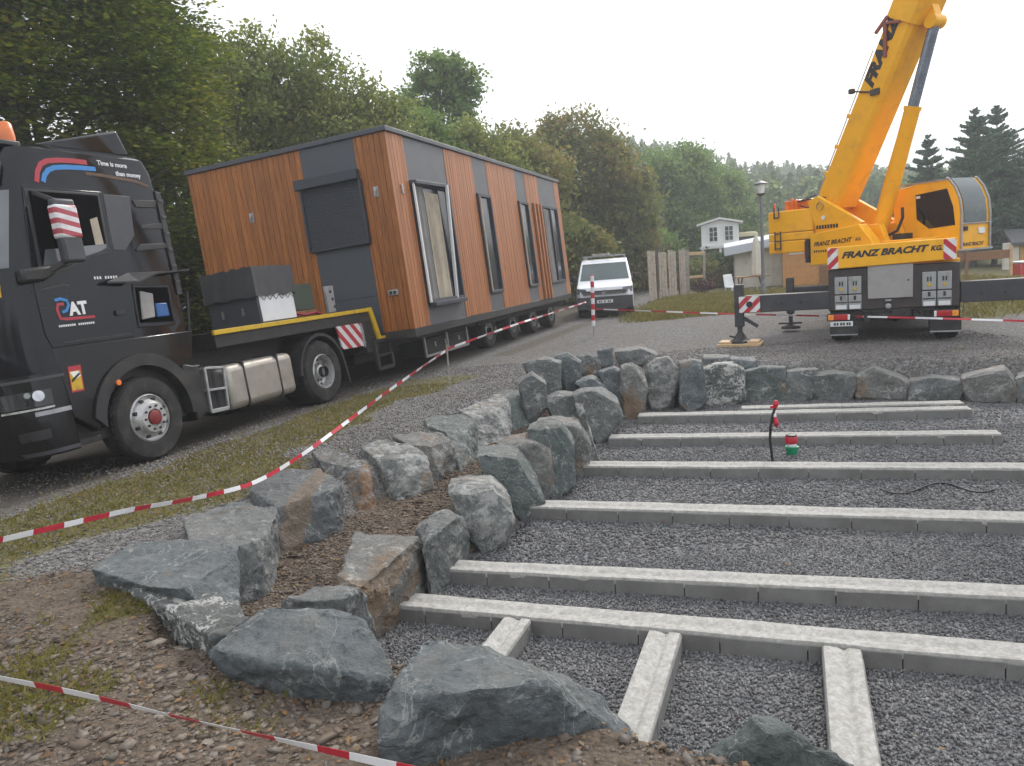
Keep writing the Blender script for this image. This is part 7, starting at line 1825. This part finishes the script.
spruce('spruce low behind the operator cab', 955, 48, 165, 3.2, 8)

# ---- wooded hill far off
def far_wood():
    Vs = []; n_t = 560; r_ = np.random.default_rng(5)
    Y = r_.uniform(75, 190, n_t); B = r_.uniform(.05, .78, n_t); X = Y * np.tan(B); Zg = ground_h(X, Y)
    for i in range(n_t):
        con = r_.uniform() < .55; H = (r_.uniform(5.5, 8) if con else r_.uniform(5.5, 7.5)) * (.75 + .003 * (Y[i] - 80))
        m = 230
        if con:
            f = r_.uniform(.05, 1, m) ** .8; a = r_.uniform(0, 6.28, m); rad = (1 - f) * H * .22 * r_.uniform(.5, 1.05, m) + .1
            p = np.stack([X[i] + rad * np.cos(a), Y[i] + rad * np.sin(a), Zg[i] + f * H], 1)
        else:
            d = r_.normal(size=(m, 3)); d /= np.linalg.norm(d, axis=1, keepdims=True); d *= r_.uniform(.6, 1.05, m)[:, None]
            p = np.array([X[i], Y[i], Zg[i] + H * .6]) + d * np.array([H * .32, H * .32, H * .42])
        Vs.append(p)
    # unseen trees added behind the viewer, to darken reflections and frontal light
    for i in range(90):
        a = r_.uniform(2.2, 4.6); R0 = r_.uniform(32, 60); cx_, cy_ = R0 * math.sin(a), R0 * math.cos(a); H = r_.uniform(9, 14); m = 160
        d = r_.normal(size=(m, 3)); d /= np.linalg.norm(d, axis=1, keepdims=True); d *= r_.uniform(.5, 1.05, m)[:, None]
        Vs.append(np.array([cx_, cy_, H * .5]) + d * np.array([H * .34, H * .34, H * .5]))
    P = np.concatenate(Vs)
    o = leaf_cloud('wooded_hillside', P, .42, 'forest', None)
    tag(o, 'dense mixed wood covering the far hillside beyond the huts, plus trees added behind the viewer', 'wood', kind='stuff')
far_wood()

# ================================================================== LIGHT, SKY, AIR
SUN_AZ, SUN_EL = math.radians(28), math.radians(38)
wd = bpy.data.worlds.new('World'); scene.world = wd; wd.use_nodes = True
nt = wd.node_tree; bg = nt.nodes['Background']
sky = nt.nodes.new('ShaderNodeTexSky'); sky.sky_type = 'NISHITA'; sky.sun_disc = False
sky.sun_elevation = SUN_EL; sky.sun_rotation = SUN_AZ; sky.air_density = 1.0; sky.dust_density = 4.0; sky.ozone_density = 1.0
hsv = nt.nodes.new('ShaderNodeHueSaturation'); hsv.inputs['Saturation'].default_value = .35
nt.links.new(sky.outputs[0], hsv.inputs['Color'])
mx = nt.nodes.new('ShaderNodeMix'); mx.data_type = 'RGBA'; mx.inputs['Factor'].default_value = .72
nt.links.new(hsv.outputs[0], mx.inputs['A'])
tcw = nt.nodes.new('ShaderNodeTexCoord'); mpw = nt.nodes.new('ShaderNodeMapping'); mpw.inputs['Scale'].default_value = (1.2, 1.2, 3.2)
nt.links.new(tcw.outputs['Generated'], mpw.inputs[0])
cl = _noise(nt, 1.6, 7, .6, vec=mpw.outputs[0], dist=.4)
nt.links.new(_ramp(nt, [(.32, (.80, .83, .88)), (.62, (1, 1, 1))], cl), mx.inputs['B'])
nt.links.new(mx.outputs['Result'], bg.inputs['Color']); bg.inputs['Strength'].default_value = .12
sc_ = nt.nodes.new('ShaderNodeMix'); sc_.data_type = 'RGBA'; sc_.blend_type = 'MULTIPLY'; sc_.inputs['Factor'].default_value = 1; sc_.inputs['B'].default_value = (9.8, 9.9, 10.2, 1)
nt.links.new(mx.inputs['B'].links[0].from_socket, sc_.inputs['A']); nt.links.new(sc_.outputs['Result'], mx.inputs['B'])
sd = bpy.data.lights.new('sun', 'SUN'); sd.energy = 1.5; sd.angle = math.radians(10); sd.color = (1, .95, .88)
so = bpy.data.objects.new('sun', sd); COL.objects.link(so)
dirv = Vector((math.sin(SUN_AZ) * math.cos(SUN_EL), math.cos(SUN_AZ) * math.cos(SUN_EL), math.sin(SUN_EL)))
so.rotation_euler = dirv.to_track_quat('Z', 'Y').to_euler(); so.location = (20, 30, 40)
HAZE = .0023
if HAZE:
    mt = bpy.data.materials.new('haze_air'); mt.use_nodes = True; n_ = mt.node_tree
    for k in list(n_.nodes):
        if k.type != 'OUTPUT_MATERIAL': n_.nodes.remove(k)
    pv = n_.nodes.new('ShaderNodeVolumePrincipled'); pv.inputs['Density'].default_value = HAZE; pv.inputs['Color'].default_value = (.93, .96, 1, 1); pv.inputs['Anisotropy'].default_value = .3
    n_.links.new(pv.outputs[0], n_.nodes['Material Output'].inputs['Volume'])
    mb = MB(); mb.box(-720, 720, -80, 920, -8, 60); o = mb.build('haze', mt); tag(o, kind='stuff'); o['label'] = 'thin pale autumn haze in the air'; o['category'] = 'haze'
vs_ = scene.view_settings; vs_.view_transform = 'Standard'; vs_.look = 'None'; vs_.gamma = 1; vs_.exposure = .72; vs_.use_curve_mapping = False
scene.render.engine = 'CYCLES'
scene.cycles.max_bounces = 6; scene.cycles.transparent_max_bounces = 4; scene.cycles.volume_bounces = 0
try: scene.cycles.use_denoising = True
except Exception: pass
